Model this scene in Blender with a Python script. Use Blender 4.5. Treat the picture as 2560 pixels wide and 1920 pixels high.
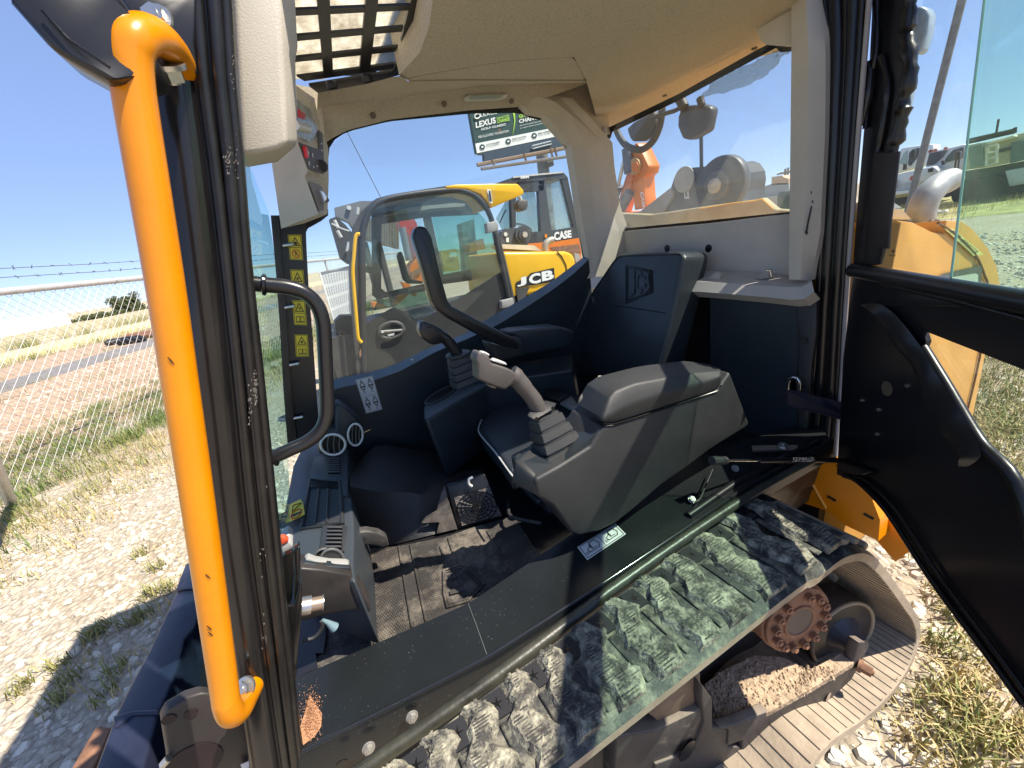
import bpy, bmesh, math, random
from mathutils import Vector, Matrix, noise as mnoise
random.seed(7)
sc = bpy.context.scene
for o in list(bpy.data.objects): bpy.data.objects.remove(o, do_unlink=True)
col = sc.collection

# ---------------------------------------------------------------- camera
FPX, CAMH = 965.0, 1.65                      # focal length in photo pixels (2560 wide), camera height in metres
def _basis(yaw=3.0):
    down = Vector((0.165, 1.0, 362.2/965)).normalized()
    y = Vector((-590, -265, 965.0)); y -= down*y.dot(down); y.normalize()
    x = down.cross(y).normalized()
    a = math.radians(yaw)
    return x*math.cos(a)-y*math.sin(a), y*math.cos(a)+x*math.sin(a), -down
BX, BY, BU = _basis()
cam_d = bpy.data.cameras.new('camera'); cam = bpy.data.objects.new('camera', cam_d); col.objects.link(cam)
cam_d.sensor_width = 36.0; cam_d.lens = FPX/2560*36.0; cam_d.clip_start = 0.02; cam_d.clip_end = 3000
cam.matrix_world = Matrix(((BX[0], -BX[1], -BX[2], 0), (BY[0], -BY[1], -BY[2], 0), (BU[0], -BU[1], -BU[2], CAMH), (0, 0, 0, 1)))
sc.camera = cam

# ---------------------------------------------------------------- sky, sun, exposure
SUN = Vector((1.25, -0.85, 2.2)).normalized()          # towards the sun
elev = math.asin(SUN.z); azim = math.atan2(SUN.x, SUN.y)
w = bpy.data.worlds.new('World'); sc.world = w; w.use_nodes = True
nt = w.node_tree; bg = nt.nodes['Background']
sky = nt.nodes.new('ShaderNodeTexSky'); sky.sky_type = 'NISHITA'; sky.sun_disc = False
sky.sun_elevation = elev; sky.sun_rotation = azim; sky.air_density = 0.5; sky.dust_density = 0.1; sky.ozone_density = 8.0; sky.altitude = 100
gm_ = nt.nodes.new('ShaderNodeGamma'); gm_.inputs[1].default_value = 0.36; hs_ = nt.nodes.new('ShaderNodeHueSaturation')      # the photo's soft, even, violet-blue sky
hs_.inputs['Hue'].default_value = 0.518; hs_.inputs['Saturation'].default_value = 1.5; hs_.inputs['Value'].default_value = 2.35
nt.links.new(sky.outputs[0], gm_.inputs[0]); nt.links.new(gm_.outputs[0], hs_.inputs['Color']); nt.links.new(hs_.outputs[0], bg.inputs[0]); bg.inputs[1].default_value = 0.15
sun_d = bpy.data.lights.new('sun', 'SUN'); sun_d.energy = 5.0; sun_d.angle = math.radians(0.5); sun_d.color = (1.0, 0.92, 0.79)
sun = bpy.data.objects.new('sun', sun_d); col.objects.link(sun); sun.location = (6, -4, 12)
sun.rotation_euler = (-SUN).to_track_quat('-Z', 'Y').to_euler()
sc.view_settings.view_transform = 'Standard'; sc.view_settings.look = 'None'; sc.view_settings.gamma = 1.0
sc.view_settings.exposure = 0.85; sc.view_settings.use_curve_mapping = False
sc.render.engine = 'CYCLES'; sc.cycles.max_bounces = 10; sc.cycles.transparent_max_bounces = 24; sc.cycles.use_denoising = True
sc.cycles.caustics_reflective = False; sc.cycles.caustics_refractive = False

# ---------------------------------------------------------------- measuring: a photo pixel and one known coordinate give a point of the place
def zm(ox, oy, s): return lambda x, y: (ox+x/s, oy+y/s)
S0 = zm(0, 0, 1); Z1 = zm(0, 0, 2.37); Z2 = zm(700, 0, 2.5925); Z3 = zm(1400, 0, 2.766); Z4 = zm(1900, 0, 2.37)
Z5 = zm(0, 640, 2.514); Z6 = zm(600, 560, 2.766); Z7 = zm(1200, 560, 2.592); Z8 = zm(1860, 600, 2.37)
B1 = zm(0, 1220, 2.37); B2 = zm(640, 1000, 2.592); B3 = zm(700, 1400, 2.765); B4 = zm(1300, 1200, 2.304)
B5 = zm(1800, 1200, 2.304); B6 = zm(1150, 260, 3.771); B7 = zm(700, 540, 4.147); B8 = zm(1500, 100, 3.606)
C1 = zm(820, 420, 3.456); C2 = zm(1180, 840, 4.147); C3 = zm(680, 200, 4.147); C4 = zm(660, 980, 4.147)
C5 = zm(640, 1340, 4.147); C6 = zm(2150, 300, 4.88); C7 = zm(1720, 1080, 5.027); C8 = zm(0, 560, 4.88)
CP = Vector((0, 0, CAMH))
def ray(px, py):
    v = Vector((px-1280, py-960, FPX)); return Vector((v.dot(BX), v.dot(BY), v.dot(BU)))
def U(px, py, X=None, Y=None, Z=None, pl=None):
    d = ray(px, py)
    if X is not None: t = X/d.x
    elif Y is not None: t = Y/d.y
    elif Z is not None: t = (Z-CAMH)/d.z
    else:
        p, n = pl; t = (p-CP).dot(n)/d.dot(n)
    return CP+d*t
def P(z, pts, **k): return [U(*z(*p[:2]), **k) for p in pts]
def PY(z, pts): return [U(*z(p[0], p[1]), Y=p[2]) for p in pts]       # third number: the Y of that point
def plane3(a, b, c): return (a.copy(), (b-a).cross(c-a).normalized())
def resamp(poly, n):
    L = [0.0]
    for a, b in zip(poly, poly[1:]): L.append(L[-1]+math.dist(a, b))
    out = []
    for i in range(n):
        s = L[-1]*i/(n-1); k = 0
        while k < len(L)-2 and L[k+1] < s: k += 1
        f = (s-L[k])/max(L[k+1]-L[k], 1e-9)
        out.append(tuple(a+(b-a)*f for a, b in zip(poly[k], poly[k+1])))
    return out
def smooth_path(pts, n=6):
    out = []
    for i in range(len(pts)-1):
        p0 = pts[max(i-1, 0)]; p1 = pts[i]; p2 = pts[i+1]; p3 = pts[min(i+2, len(pts)-1)]
        for j in range(n):
            t = j/n
            out.append(0.5*((2*p1)+(p2-p0)*t+(2*p0-5*p1+4*p2-p3)*t*t+(3*p1-p0-3*p2+p3)*t**3))
    out.append(pts[-1].copy()); return out

# ---------------------------------------------------------------- materials
MATS = {}
def M(name, c, rough=0.5, metal=0.0, var=0.15, vs=6.0, bump=0.0, bs=60.0, dust=0.0, ds=30.0, dc=(0.42, 0.36, 0.27), coat=0.0, detail=6.0, spec=0.5, speck=0.0, up=0.0):
    if name in MATS: return MATS[name]
    m = bpy.data.materials.new(name); m.use_nodes = True; n = m.node_tree.nodes; l = m.node_tree.links
    b = n['Principled BSDF']; b.inputs['Roughness'].default_value = rough; b.inputs['Metallic'].default_value = metal
    b.inputs['Specular IOR Level'].default_value = spec
    if coat: b.inputs['Coat Weight'].default_value = coat; b.inputs['Coat Roughness'].default_value = 0.12
    tc = n.new('ShaderNodeTexCoord'); out = None
    nz = n.new('ShaderNodeTexNoise'); nz.inputs['Scale'].default_value = vs; nz.inputs['Detail'].default_value = detail; nz.inputs['Roughness'].default_value = 0.65
    l.new(tc.outputs['Object'], nz.inputs['Vector'])
    r = n.new('ShaderNodeValToRGB'); r.color_ramp.elements[0].position = 0.3; r.color_ramp.elements[1].position = 0.7
    r.color_ramp.elements[0].color = (*[x*(1-var) for x in c], 1); r.color_ramp.elements[1].color = (*[min(1, x*(1+var)) for x in c], 1)
    l.new(nz.outputs['Fac'], r.inputs['Fac']); out = r.outputs['Color']
    if dust > 0 or up > 0:
        dn = n.new('ShaderNodeTexNoise'); dn.inputs['Scale'].default_value = ds; dn.inputs['Detail'].default_value = 8; dn.inputs['Roughness'].default_value = 0.75
        l.new(tc.outputs['Object'], dn.inputs['Vector'])
        dr = n.new('ShaderNodeMapRange'); dr.inputs[1].default_value = 0.72-0.4*dust; dr.inputs[2].default_value = 0.86-0.25*dust; dr.inputs[4].default_value = min(1, 0.35+0.65*dust)
        l.new(dn.outputs['Fac'], dr.inputs[0]); fac = dr.outputs[0]
        if up > 0:      # loose dirt lies where a face points up
            g = n.new('ShaderNodeNewGeometry'); sx = n.new('ShaderNodeSeparateXYZ'); l.new(g.outputs['True Normal'], sx.inputs[0])
            mr = n.new('ShaderNodeMapRange'); mr.inputs[1].default_value = 0.5; mr.inputs[2].default_value = 0.95; mr.inputs[4].default_value = up
            l.new(sx.outputs['Z'], mr.inputs[0]); mm = n.new('ShaderNodeMath'); mm.operation = 'MAXIMUM'
            m2 = n.new('ShaderNodeMath'); m2.operation = 'MULTIPLY'; l.new(dn.outputs['Fac'], m2.inputs[0]); l.new(mr.outputs[0], m2.inputs[1])
            m3 = n.new('ShaderNodeMath'); m3.operation = 'MULTIPLY'; m3.inputs[1].default_value = 1.7; m3.use_clamp = True; l.new(m2.outputs[0], m3.inputs[0])
            l.new(fac, mm.inputs[0]); l.new(m3.outputs[0], mm.inputs[1]); fac = mm.outputs[0]
        mx = n.new('ShaderNodeMix'); mx.data_type = 'RGBA'; mx.inputs['B'].default_value = (*dc, 1)
        l.new(fac, mx.inputs['Factor']); l.new(out, mx.inputs['A']); out = mx.outputs['Result']
        ma = n.new('ShaderNodeMapRange'); ma.inputs[3].default_value = rough; ma.inputs[4].default_value = max(rough, 0.85); l.new(fac, ma.inputs[0]); l.new(ma.outputs[0], b.inputs['Roughness'])
    if speck > 0:
        v = n.new('ShaderNodeTexVoronoi'); v.inputs['Scale'].default_value = 110; l.new(tc.outputs['Object'], v.inputs['Vector'])
        sn = n.new('ShaderNodeTexNoise'); sn.inputs['Scale'].default_value = 7; l.new(tc.outputs['Object'], sn.inputs['Vector'])
        sr = n.new('ShaderNodeMapRange'); sr.inputs[1].default_value = 0.10*speck; sr.inputs[2].default_value = 0.07*speck; l.new(v.outputs['Distance'], sr.inputs[0])
        sm = n.new('ShaderNodeMath'); sm.operation = 'MULTIPLY'; l.new(sr.outputs[0], sm.inputs[0]); sn.inputs['Detail'].default_value = 5
        s2 = n.new('ShaderNodeMapRange'); s2.inputs[1].default_value = 0.45; s2.inputs[2].default_value = 0.6; l.new(sn.outputs['Fac'], s2.inputs[0]); l.new(s2.outputs[0], sm.inputs[1])
        mx = n.new('ShaderNodeMix'); mx.data_type = 'RGBA'; mx.inputs['B'].default_value = (0.5, 0.47, 0.4, 1)
        l.new(sm.outputs[0], mx.inputs['Factor']); l.new(out, mx.inputs['A']); out = mx.outputs['Result']
    l.new(out, b.inputs['Base Color'])
    if bump > 0:
        bn = n.new('ShaderNodeTexNoise'); bn.inputs['Scale'].default_value = bs; bn.inputs['Detail'].default_value = 4
        l.new(tc.outputs['Object'], bn.inputs['Vector'])
        bp = n.new('ShaderNodeBump'); bp.inputs['Strength'].default_value = bump; bp.inputs['Distance'].default_value = 0.01
        l.new(bn.outputs['Fac'], bp.inputs['Height']); l.new(bp.outputs[0], b.inputs['Normal'])
    MATS[name] = m; return m
def glass(name, tint, refl=0.06, dirt=0.05, rough=0.02, dirtcol=(0.6, 0.6, 0.55)):
    m = bpy.data.materials.new(name); m.use_nodes = True; n = m.node_tree.nodes; l = m.node_tree.links
    n.remove(n['Principled BSDF']); out = n['Material Output']
    tr = n.new('ShaderNodeBsdfTransparent'); tr.inputs[0].default_value = (*tint, 1)
    gl = n.new('ShaderNodeBsdfGlossy'); gl.inputs['Roughness'].default_value = rough; gl.inputs[0].default_value = (0.9, 0.95, 0.95, 1)
    df = n.new('ShaderNodeBsdfDiffuse'); df.inputs[0].default_value = (*dirtcol, 1)
    fr = n.new('ShaderNodeLayerWeight'); fr.inputs[0].default_value = 0.5
    pw = n.new('ShaderNodeMath'); pw.operation = 'POWER'; pw.inputs[1].default_value = 4.0; l.new(fr.outputs['Facing'], pw.inputs[0])
    mu = n.new('ShaderNodeMath'); mu.operation = 'MULTIPLY_ADD'; mu.inputs[1].default_value = 0.5; mu.inputs[2].default_value = refl*0.5; mu.use_clamp = True; l.new(pw.outputs[0], mu.inputs[0])
    a = n.new('ShaderNodeMixShader'); l.new(mu.outputs[0], a.inputs[0]); l.new(tr.outputs[0], a.inputs[1]); l.new(gl.outputs[0], a.inputs[2])
    tc = n.new('ShaderNodeTexCoord'); nz = n.new('ShaderNodeTexNoise'); nz.inputs['Scale'].default_value = 9; nz.inputs['Detail'].default_value = 9; nz.inputs['Roughness'].default_value = 0.75
    l.new(tc.outputs['Object'], nz.inputs['Vector']); mr = n.new('ShaderNodeMapRange'); mr.inputs[1].default_value = 0.30; mr.inputs[2].default_value = 0.75; mr.inputs[3].default_value = dirt*0.5; mr.inputs[4].default_value = dirt*1.6
    l.new(nz.outputs['Fac'], mr.inputs[0])
    tl = n.new('ShaderNodeBsdfTranslucent'); tl.inputs[0].default_value = (*dirtcol, 1); dm = n.new('ShaderNodeMixShader'); dm.inputs[0].default_value = 0.5; l.new(df.outputs[0], dm.inputs[1]); l.new(tl.outputs[0], dm.inputs[2]); df = dm
    c = n.new('ShaderNodeMixShader'); l.new(mr.outputs[0], c.inputs[0]); l.new(a.outputs[0], c.inputs[1]); l.new(df.outputs[0], c.inputs[2]); l.new(c.outputs[0], out.inputs[0])
    MATS[name] = m; return m

black = M('black_paint', (0.013, 0.013, 0.015), 0.28, var=0.3, vs=3, bump=0.03, bs=25, dust=0.04, ds=45)
blacksill = M('sill_paint', (0.012, 0.014, 0.015), 0.30, spec=0.35, var=0.25, vs=3, bump=0.015, bs=12, speck=0.7)
pillar_m = M('worn_pillar_paint', (0.011, 0.010, 0.011), 0.20, var=0.35, vs=8, bump=0.02, bs=14, dust=0.02, ds=40, dc=(0.30, 0.26, 0.22))
rubber = M('black_rubber', (0.011, 0.010, 0.010), 0.34, var=0.5, vs=22, bump=0.08, bs=30, dust=0.05, ds=70, dc=(0.2, 0.18, 0.16))
plastic = M('dark_plastic', (0.030, 0.031, 0.032), 0.48, var=0.15, vs=20, bump=0.18, bs=700, dust=0.05, ds=60)
plastic_b = M('dark_blue_plastic', (0.019, 0.026, 0.032), 0.42, var=0.2, vs=5, bump=0.08, bs=300, dust=0.05, ds=30)
vinyl = M('seat_vinyl', (0.028, 0.034, 0.040), 0.36, var=0.2, vs=8, bump=0.08, bs=260)
beige = M('beige_trim', (0.52, 0.475, 0.40), 0.6, var=0.07, vs=5, bump=0.10, bs=400, dust=0.03, ds=40, dc=(0.2, 0.17, 0.13))
greige = M('grey_beige_trim', (0.46, 0.435, 0.395), 0.55, var=0.08, vs=4, bump=0.08, bs=400, dust=0.05, ds=26, dc=(0.15, 0.13, 0.11))
liner = M('headliner_felt', (0.50, 0.445, 0.35), 0.95, var=0.15, vs=160, bump=0.2, bs=300, spec=0.1, detail=3, dust=0.03, ds=5, dc=(0.22, 0.17, 0.12))
yellow = M('yellow_paint', (0.73, 0.25, 0.0), 0.28, var=0.10, vs=7, coat=0.1, bump=0.03, bs=60, dust=0.09, ds=34, dc=(0.30, 0.12, 0.01))
orange_y = M('orange_yellow_paint', (0.70, 0.345, 0.055), 0.42, var=0.10, vs=4, dust=0.07, ds=12, dc=(0.45, 0.3, 0.12))
sunyellow = M('bright_yellow_paint', (0.80, 0.44, 0.008), 0.3, var=0.06, vs=2, dust=0.04, ds=6)
orange = M('orange_paint', (0.72, 0.19, 0.02), 0.4, var=0.12, vs=3, dust=0.10, ds=5, dc=(0.3, 0.14, 0.06))
red = M('red_paint', (0.5, 0.03, 0.025), 0.4, var=0.15, vs=3)
steel = M('zinc_steel', (0.55, 0.54, 0.50), 0.32, metal=0.9, var=0.15, vs=60, bump=0.05, bs=200)
dsteel = M('dull_steel', (0.38, 0.37, 0.35), 0.55, metal=0.6, var=0.2, vs=60)
galv = M('galvanised_steel', (0.55, 0.53, 0.52), 0.45, metal=0.35, var=0.15, vs=12, dust=0.08, ds=20, dc=(0.45, 0.35, 0.28))
rusty = M('rusty_dusty_steel', (0.25, 0.125, 0.07), 0.75, var=0.35, vs=18, bump=0.25, bs=60, dust=0.3, ds=14, dc=(0.40, 0.27, 0.18))
dusty = M('dusty_dark_steel', (0.045, 0.04, 0.04), 0.55, var=0.3, vs=8, bump=0.15, bs=50, dust=0.35, ds=12, dc=(0.30, 0.24, 0.18), up=0.75)
darkblue = M('worn_dark_blue_paint', (0.016, 0.019, 0.038), 0.33, var=0.35, vs=8, bump=0.10, bs=30, dust=0.12, ds=18, dc=(0.30, 0.25, 0.22))
belttop = M('dusty_belt_rubber', (0.035, 0.035, 0.034), 0.6, var=0.4, vs=14, bump=0.25, bs=60, dust=0.62, ds=24, dc=(0.40, 0.37, 0.27))
dirt = M('dry_dirt', (0.42, 0.32, 0.22), 0.95, var=0.35, vs=40, bump=1.0, bs=70, spec=0.1)
trackrub = M('track_rubber', (0.020, 0.020, 0.023), 0.5, var=0.4, vs=20, bump=0.10, bs=40, dust=0.10, ds=16, dc=(0.34, 0.31, 0.25))
trackmud = M('mud_caked_rubber', (0.06, 0.056, 0.05), 0.85, var=0.5, vs=40, bump=0.6, bs=140, dust=0.73, ds=30, dc=(0.62, 0.58, 0.43))
trackin = M('dusty_track_inside', (0.36, 0.29, 0.21), 0.8, var=0.22, vs=14, bump=0.2, bs=60, dust=0.2, ds=8, dc=(0.42, 0.35, 0.26))
matrub = M('floor_mat_rubber', (0.040, 0.036, 0.033), 0.7, var=0.4, vs=12, bump=0.15, bs=150, dust=0.60, ds=8, dc=(0.34, 0.29, 0.23))
chrome = M('bright_metal', (0.75, 0.74, 0.72), 0.18, metal=1.0, var=0.05)
silver = M('silver_trim', (0.62, 0.62, 0.60), 0.35, metal=0.2, var=0.05)
white = M('white_print', (0.78, 0.78, 0.76), 0.5, var=0.05)
offwhite = M('label_white', (0.62, 0.61, 0.60), 0.45, var=0.05)
stickyel = M('sticker_yellow', (0.78, 0.60, 0.03), 0.4, var=0.05)
inkblack = M('print_black', (0.012, 0.012, 0.012), 0.5, var=0.1)
inkred = M('print_red', (0.55, 0.03, 0.02), 0.5, var=0.1)
emboss = M('embossed_vinyl', (0.010, 0.011, 0.013), 0.32, var=0.1)
frit = M('black_glass_border', (0.006, 0.006, 0.006), 0.25, var=0.1)
gl_clear = glass('clear_glass', (0.93, 0.97, 0.96), 0.045, 0.02)
gl_rear = glass('dusty_rear_glass', (0.92, 0.96, 0.96), 0.04, 0.075, dirtcol=(0.75, 0.75, 0.70))
gl_green = glass('green_tinted_glass', (0.83, 0.955, 0.885), 0.05, 0.02)
gl_front = glass('teal_windscreen', (0.55, 0.86, 0.84), 0.05, 0.02)
gl_dark = glass('smoky_glass', (0.30, 0.42, 0.42), 0.10, 0.04)
def skylight_mat():
    m = bpy.data.materials.new('skylight_polycarbonate'); m.use_nodes = True; n = m.node_tree.nodes; l = m.node_tree.links
    n.remove(n['Principled BSDF']); tl = n.new('ShaderNodeBsdfTranslucent'); tr = n.new('ShaderNodeBsdfTransparent'); mx = n.new('ShaderNodeMixShader')
    tc = n.new('ShaderNodeTexCoord'); nz = n.new('ShaderNodeTexNoise'); nz.inputs['Scale'].default_value = 18; nz.inputs['Detail'].default_value = 10; nz.inputs['Roughness'].default_value = 0.8
    l.new(tc.outputs['Object'], nz.inputs[0]); r = n.new('ShaderNodeValToRGB'); r.color_ramp.elements[0].color = (0.30, 0.24, 0.16, 1); r.color_ramp.elements[1].color = (0.85, 0.82, 0.72, 1)
    r.color_ramp.elements[0].position = 0.3; r.color_ramp.elements[1].position = 0.62
    l.new(nz.outputs[0], r.inputs[0]); l.new(r.outputs[0], tl.inputs[0]); tr.inputs[0].default_value = (0.7, 0.68, 0.6, 1)
    mx.inputs[0].default_value = 0.25; l.new(tl.outputs[0], mx.inputs[1]); l.new(tr.outputs[0], mx.inputs[2]); l.new(mx.outputs[0], n['Material Output'].inputs[0]); return m
gl_sky = skylight_mat()

# ---------------------------------------------------------------- mesh helpers
def O(name, verts, faces, mat, parent=None, smooth=None, bevel=0.0, seg=2, flip=True, kind=None):
    me = bpy.data.meshes.new(name); me.from_pydata([tuple(v) for v in verts], [], faces)
    if flip:
        bm = bmesh.new(); bm.from_mesh(me); bmesh.ops.remove_doubles(bm, verts=bm.verts, dist=1e-6)
        bmesh.ops.recalc_face_normals(bm, faces=bm.faces); bm.to_mesh(me); bm.free()
    me.materials.append(mat); ob = bpy.data.objects.new(name, me); col.objects.link(ob)
    if parent: ob.parent = parent
    if bevel:
        b = ob.modifiers.new('bevel', 'BEVEL'); b.width = bevel; b.segments = seg; b.limit_method = 'ANGLE'; b.angle_limit = math.radians(28)
        if smooth is None: smooth = 45
    if smooth is not None:
        me.shade_smooth(); me.set_sharp_from_angle(angle=math.radians(smooth)) if not bevel else None
    if kind: ob['kind'] = kind
    return ob
def prism(name, pts, vec, mat, parent=None, **k):
    vec = Vector(vec); n = len(pts); v = list(pts)+[p+vec for p in pts]
    f = [list(range(n)), list(range(n, 2*n))[::-1]]+[[i, (i+1) % n, n+(i+1) % n, n+i] for i in range(n)]
    return O(name, v, f, mat, parent, **k)
def loft(name, rings, mat, parent=None, closed=True, caps=True, **k):
    n = len(rings[0]); v = [p for r in rings for p in r]; f = []
    for a in range(len(rings)-1):
        for i in range(n if closed else n-1):
            j = (i+1) % n; f.append([a*n+i, a*n+j, (a+1)*n+j, (a+1)*n+i])
    if caps and closed: f += [list(range(n))[::-1], list(range((len(rings)-1)*n, len(rings)*n))]
    return O(name, v, f, mat, parent, **k)
def ringpts(c, ax, r, n, up=None, ph=0.0):
    ax = ax.normalized(); u = (up or (Vector((0, 0, 1)) if abs(ax.z) < 0.9 else Vector((1, 0, 0)))); u = (u-ax*u.dot(ax)).normalized(); v = ax.cross(u)
    return [c+u*(r*math.cos(2*math.pi*i/n+ph))+v*(r*math.sin(2*math.pi*i/n+ph)) for i in range(n)]
def tubegeo(pts, r, n=12, closed=False):
    verts, faces = [], []; m = len(pts); rr = r if isinstance(r, (list, tuple)) else [r]*m; u = None
    for i, p in enumerate(pts):
        a = pts[(i-1) % m] if (closed or i) else pts[0]; b = pts[(i+1) % m] if (closed or i < m-1) else pts[-1]
        t = (b-a).normalized()
        if u is None: u = Vector((0, 0, 1)) if abs(t.z) < 0.9 else Vector((1, 0, 0))
        u = (u-t*u.dot(t)).normalized(); w_ = t.cross(u)
        for k in range(n):
            q = 2*math.pi*k/n; verts.append(p+u*(rr[i]*math.cos(q))+w_*(rr[i]*math.sin(q)))
    for i in range(m if closed else m-1):
        j = (i+1) % m
        for k in range(n): faces.append([i*n+k, i*n+(k+1) % n, j*n+(k+1) % n, j*n+k])
    if not closed: faces += [list(range(n))[::-1], list(range((m-1)*n, m*n))]
    return verts, faces
def tube(name, pts, r, mat, parent=None, n=12, closed=False, **k):
    v, f = tubegeo(pts, r, n, closed); k.setdefault('smooth', 50); return O(name, v, f, mat, parent, **k)
def many(name, geos, mat, parent=None, **k):
    V_, F_ = [], []
    for v, f in geos:
        b = len(V_); V_ += v; F_ += [[i+b for i in q] for q in f]
    return O(name, V_, F_, mat, parent, **k)
def boxgeo(c, sx, sy, sz, rot=None):
    v = [Vector((a*sx/2, b*sy/2, d*sz/2)) for a in (-1, 1) for b in (-1, 1) for d in (-1, 1)]
    if rot: v = [rot @ q for q in v]
    v = [q+Vector(c) for q in v]
    return v, [[0, 1, 3, 2], [4, 6, 7, 5], [0, 4, 5, 1], [2, 3, 7, 6], [0, 2, 6, 4], [1, 5, 7, 3]]
def box(name, lo, hi, mat, parent=None, **k):
    c = [(a+b)/2 for a, b in zip(lo, hi)]; v, f = boxgeo(c, *[b-a for a, b in zip(lo, hi)]); return O(name, v, f, mat, parent, **k)
def disc(name, c, ax, r, th, mat, parent=None, n=28, **k):
    ax = Vector(ax).normalized(); k.setdefault('smooth', 40); return loft(name, [ringpts(c, ax, r, n), ringpts(c+ax*th, ax, r, n)], mat, parent, **k)
def hexbolt(name, c, ax, r, th, mat, parent):
    ax = Vector(ax).normalized()
    v, f = [], []
    for (rr, n, a, b) in ((r*1.35, 16, 0, th*0.3), (r, 6, th*0.3, th), (r*0.55, 12, th, th*1.15)):
        q = ringpts(c+ax*a, ax, rr, n)+ringpts(c+ax*b, ax, rr*0.97, n); s = len(v); v += q
        f += [[s+i, s+(i+1) % n, s+n+(i+1) % n, s+n+i] for i in range(n)]+[[s+i for i in range(n)][::-1], [s+n+i for i in range(n)]]
    return O(name, v, f, mat, parent, flip=False, smooth=30)
def empty(name, loc, label=None, cat=None, group=None):
    o = bpy.data.objects.new(name, None); o.empty_display_size = 0.2; o.location = loc; col.objects.link(o)
    if label: o['label'] = label
    if cat: o['category'] = cat
    if group: o['group'] = group
    EMPTIES.append(o); return o
EMPTIES = []
def tag(o, label, cat, group=None):
    o['label'] = label; o['category'] = cat
    if group: o['group'] = group
    return o
# lettering: the built-in font turned to flat mesh and laid into a four-cornered patch (bl, br, tr, tl)
_tx = {}
def textgeo(s, bold=0.0):
    if (s, bold) in _tx: return _tx[(s, bold)]
    cu = bpy.data.curves.new('t', 'FONT'); cu.body = s; cu.offset = bold; cu.resolution_u = 3; cu.fill_mode = 'BOTH'
    ob = bpy.data.objects.new('t', cu); col.objects.link(ob); bpy.context.view_layer.update()
    me = bpy.data.meshes.new_from_object(ob.evaluated_get(bpy.context.evaluated_depsgraph_get()))
    vs = [v.co.copy() for v in me.vertices]; fs = [list(p.vertices) for p in me.polygons]
    bpy.data.objects.remove(ob, do_unlink=True); bpy.data.curves.remove(cu); bpy.data.meshes.remove(me)
    x0 = min(v.x for v in vs); x1 = max(v.x for v in vs); y0 = min(v.y for v in vs); y1 = max(v.y for v in vs)
    _tx[(s, bold)] = ([((v.x-x0)/(x1-x0), (v.y-y0)/(y1-y0)) for v in vs], fs); return _tx[(s, bold)]
def bil(q, u, v): return q[0]*((1-u)*(1-v))+q[1]*(u*(1-v))+q[2]*(u*v)+q[3]*((1-u)*v)
def lettering(name, s, quad, mat, parent, bold=0.012, off=0.002):
    uv, fs = textgeo(s, bold); n = (quad[1]-quad[0]).cross(quad[3]-quad[0]).normalized()
    if n.dot(CP-quad[0]) < 0: n = -n
    return O(name, [bil(quad, u, v)+n*off for u, v in uv], fs, mat, parent, flip=False)
def subquad(q, u0, v0, u1, v1): return [bil(q, u0, v0), bil(q, u1, v0), bil(q, u1, v1), bil(q, u0, v1)]
def flatpoly(name, quad, uv, mat, parent, off=0.001, hole=None):
    n = (quad[1]-quad[0]).cross(quad[3]-quad[0]).normalized()
    if n.dot(CP-quad[0]) < 0: n = -n
    if hole is None:
        return O(name, [bil(quad, *p)+n*off for p in uv], [list(range(len(uv)))], mat, parent, flip=False)
    k = len(uv); return O(name, [bil(quad, *p)+n*off for p in uv]+[bil(quad, *p)+n*off for p in hole], [[i, (i+1) % k, k+(i+1) % k, k+i] for i in range(k)], mat, parent, flip=False)

# ================================================================ THE TRACK LOADER
ld = empty('track_loader', (0.8, 1.0, 0.0), 'dark grey and yellow compact track loader with its cab door open in the foreground', 'loader')
VY = Vector((0, 1, 0)); VX = Vector((1, 0, 0)); VZ = Vector((0, 0, 1))
def edge_lerp(a, b, f): return [(p[0]+(q[0]-p[0])*f, p[1]+(q[1]-p[1])*f) for p, q in zip(a, b)]

# ---- roof (outside skin) and visor
skc = [U(*Z2(*p), Z=2.21) for p in ((20, -120), (1040, -140), (1010, 200), (800, 520), (300, 640), (60, 640))]
kx0, kx1, ky0, ky1 = max(-.20, min(p.x for p in skc)), max(p.x for p in skc)-.06, .66, max(p.y for p in skc)
print('skylight', kx0, kx1, ky0, ky1)
box('roof', (kx1, 0.54, 2.28), (1.75, 1.72, 2.35), black, ld, bevel=0.02)
box('roof_side_rail', (-.32, 0.54, 2.281), (kx1, ky0, 2.349), black, ld); box('roof_side_rail', (-.32, ky1, 2.281), (kx1, 1.72, 2.349), black, ld)
box('roof_front_overhang', (-0.32, ky0, 2.281), (kx0, ky1, 2.349), black, ld)
vis = PY(Z1, [(20, -50, .47), (45, 0, .47), (300, 290, .47), (400, 345, .47), (628, 472, .47), (700, 455, .47), (905, 440, .50), (925, 340, .50), (770, 80, .50), (690, -50, .49)])
prism('roof_visor', vis, (0, 0.05, 0.0), black, ld, bevel=0.008)
tube('visor_seam', PY(Z1, [(250, 60, .468), (400, 230, .468), (650, 400, .468)]), 0.0012, frit, ld, n=6)

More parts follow.
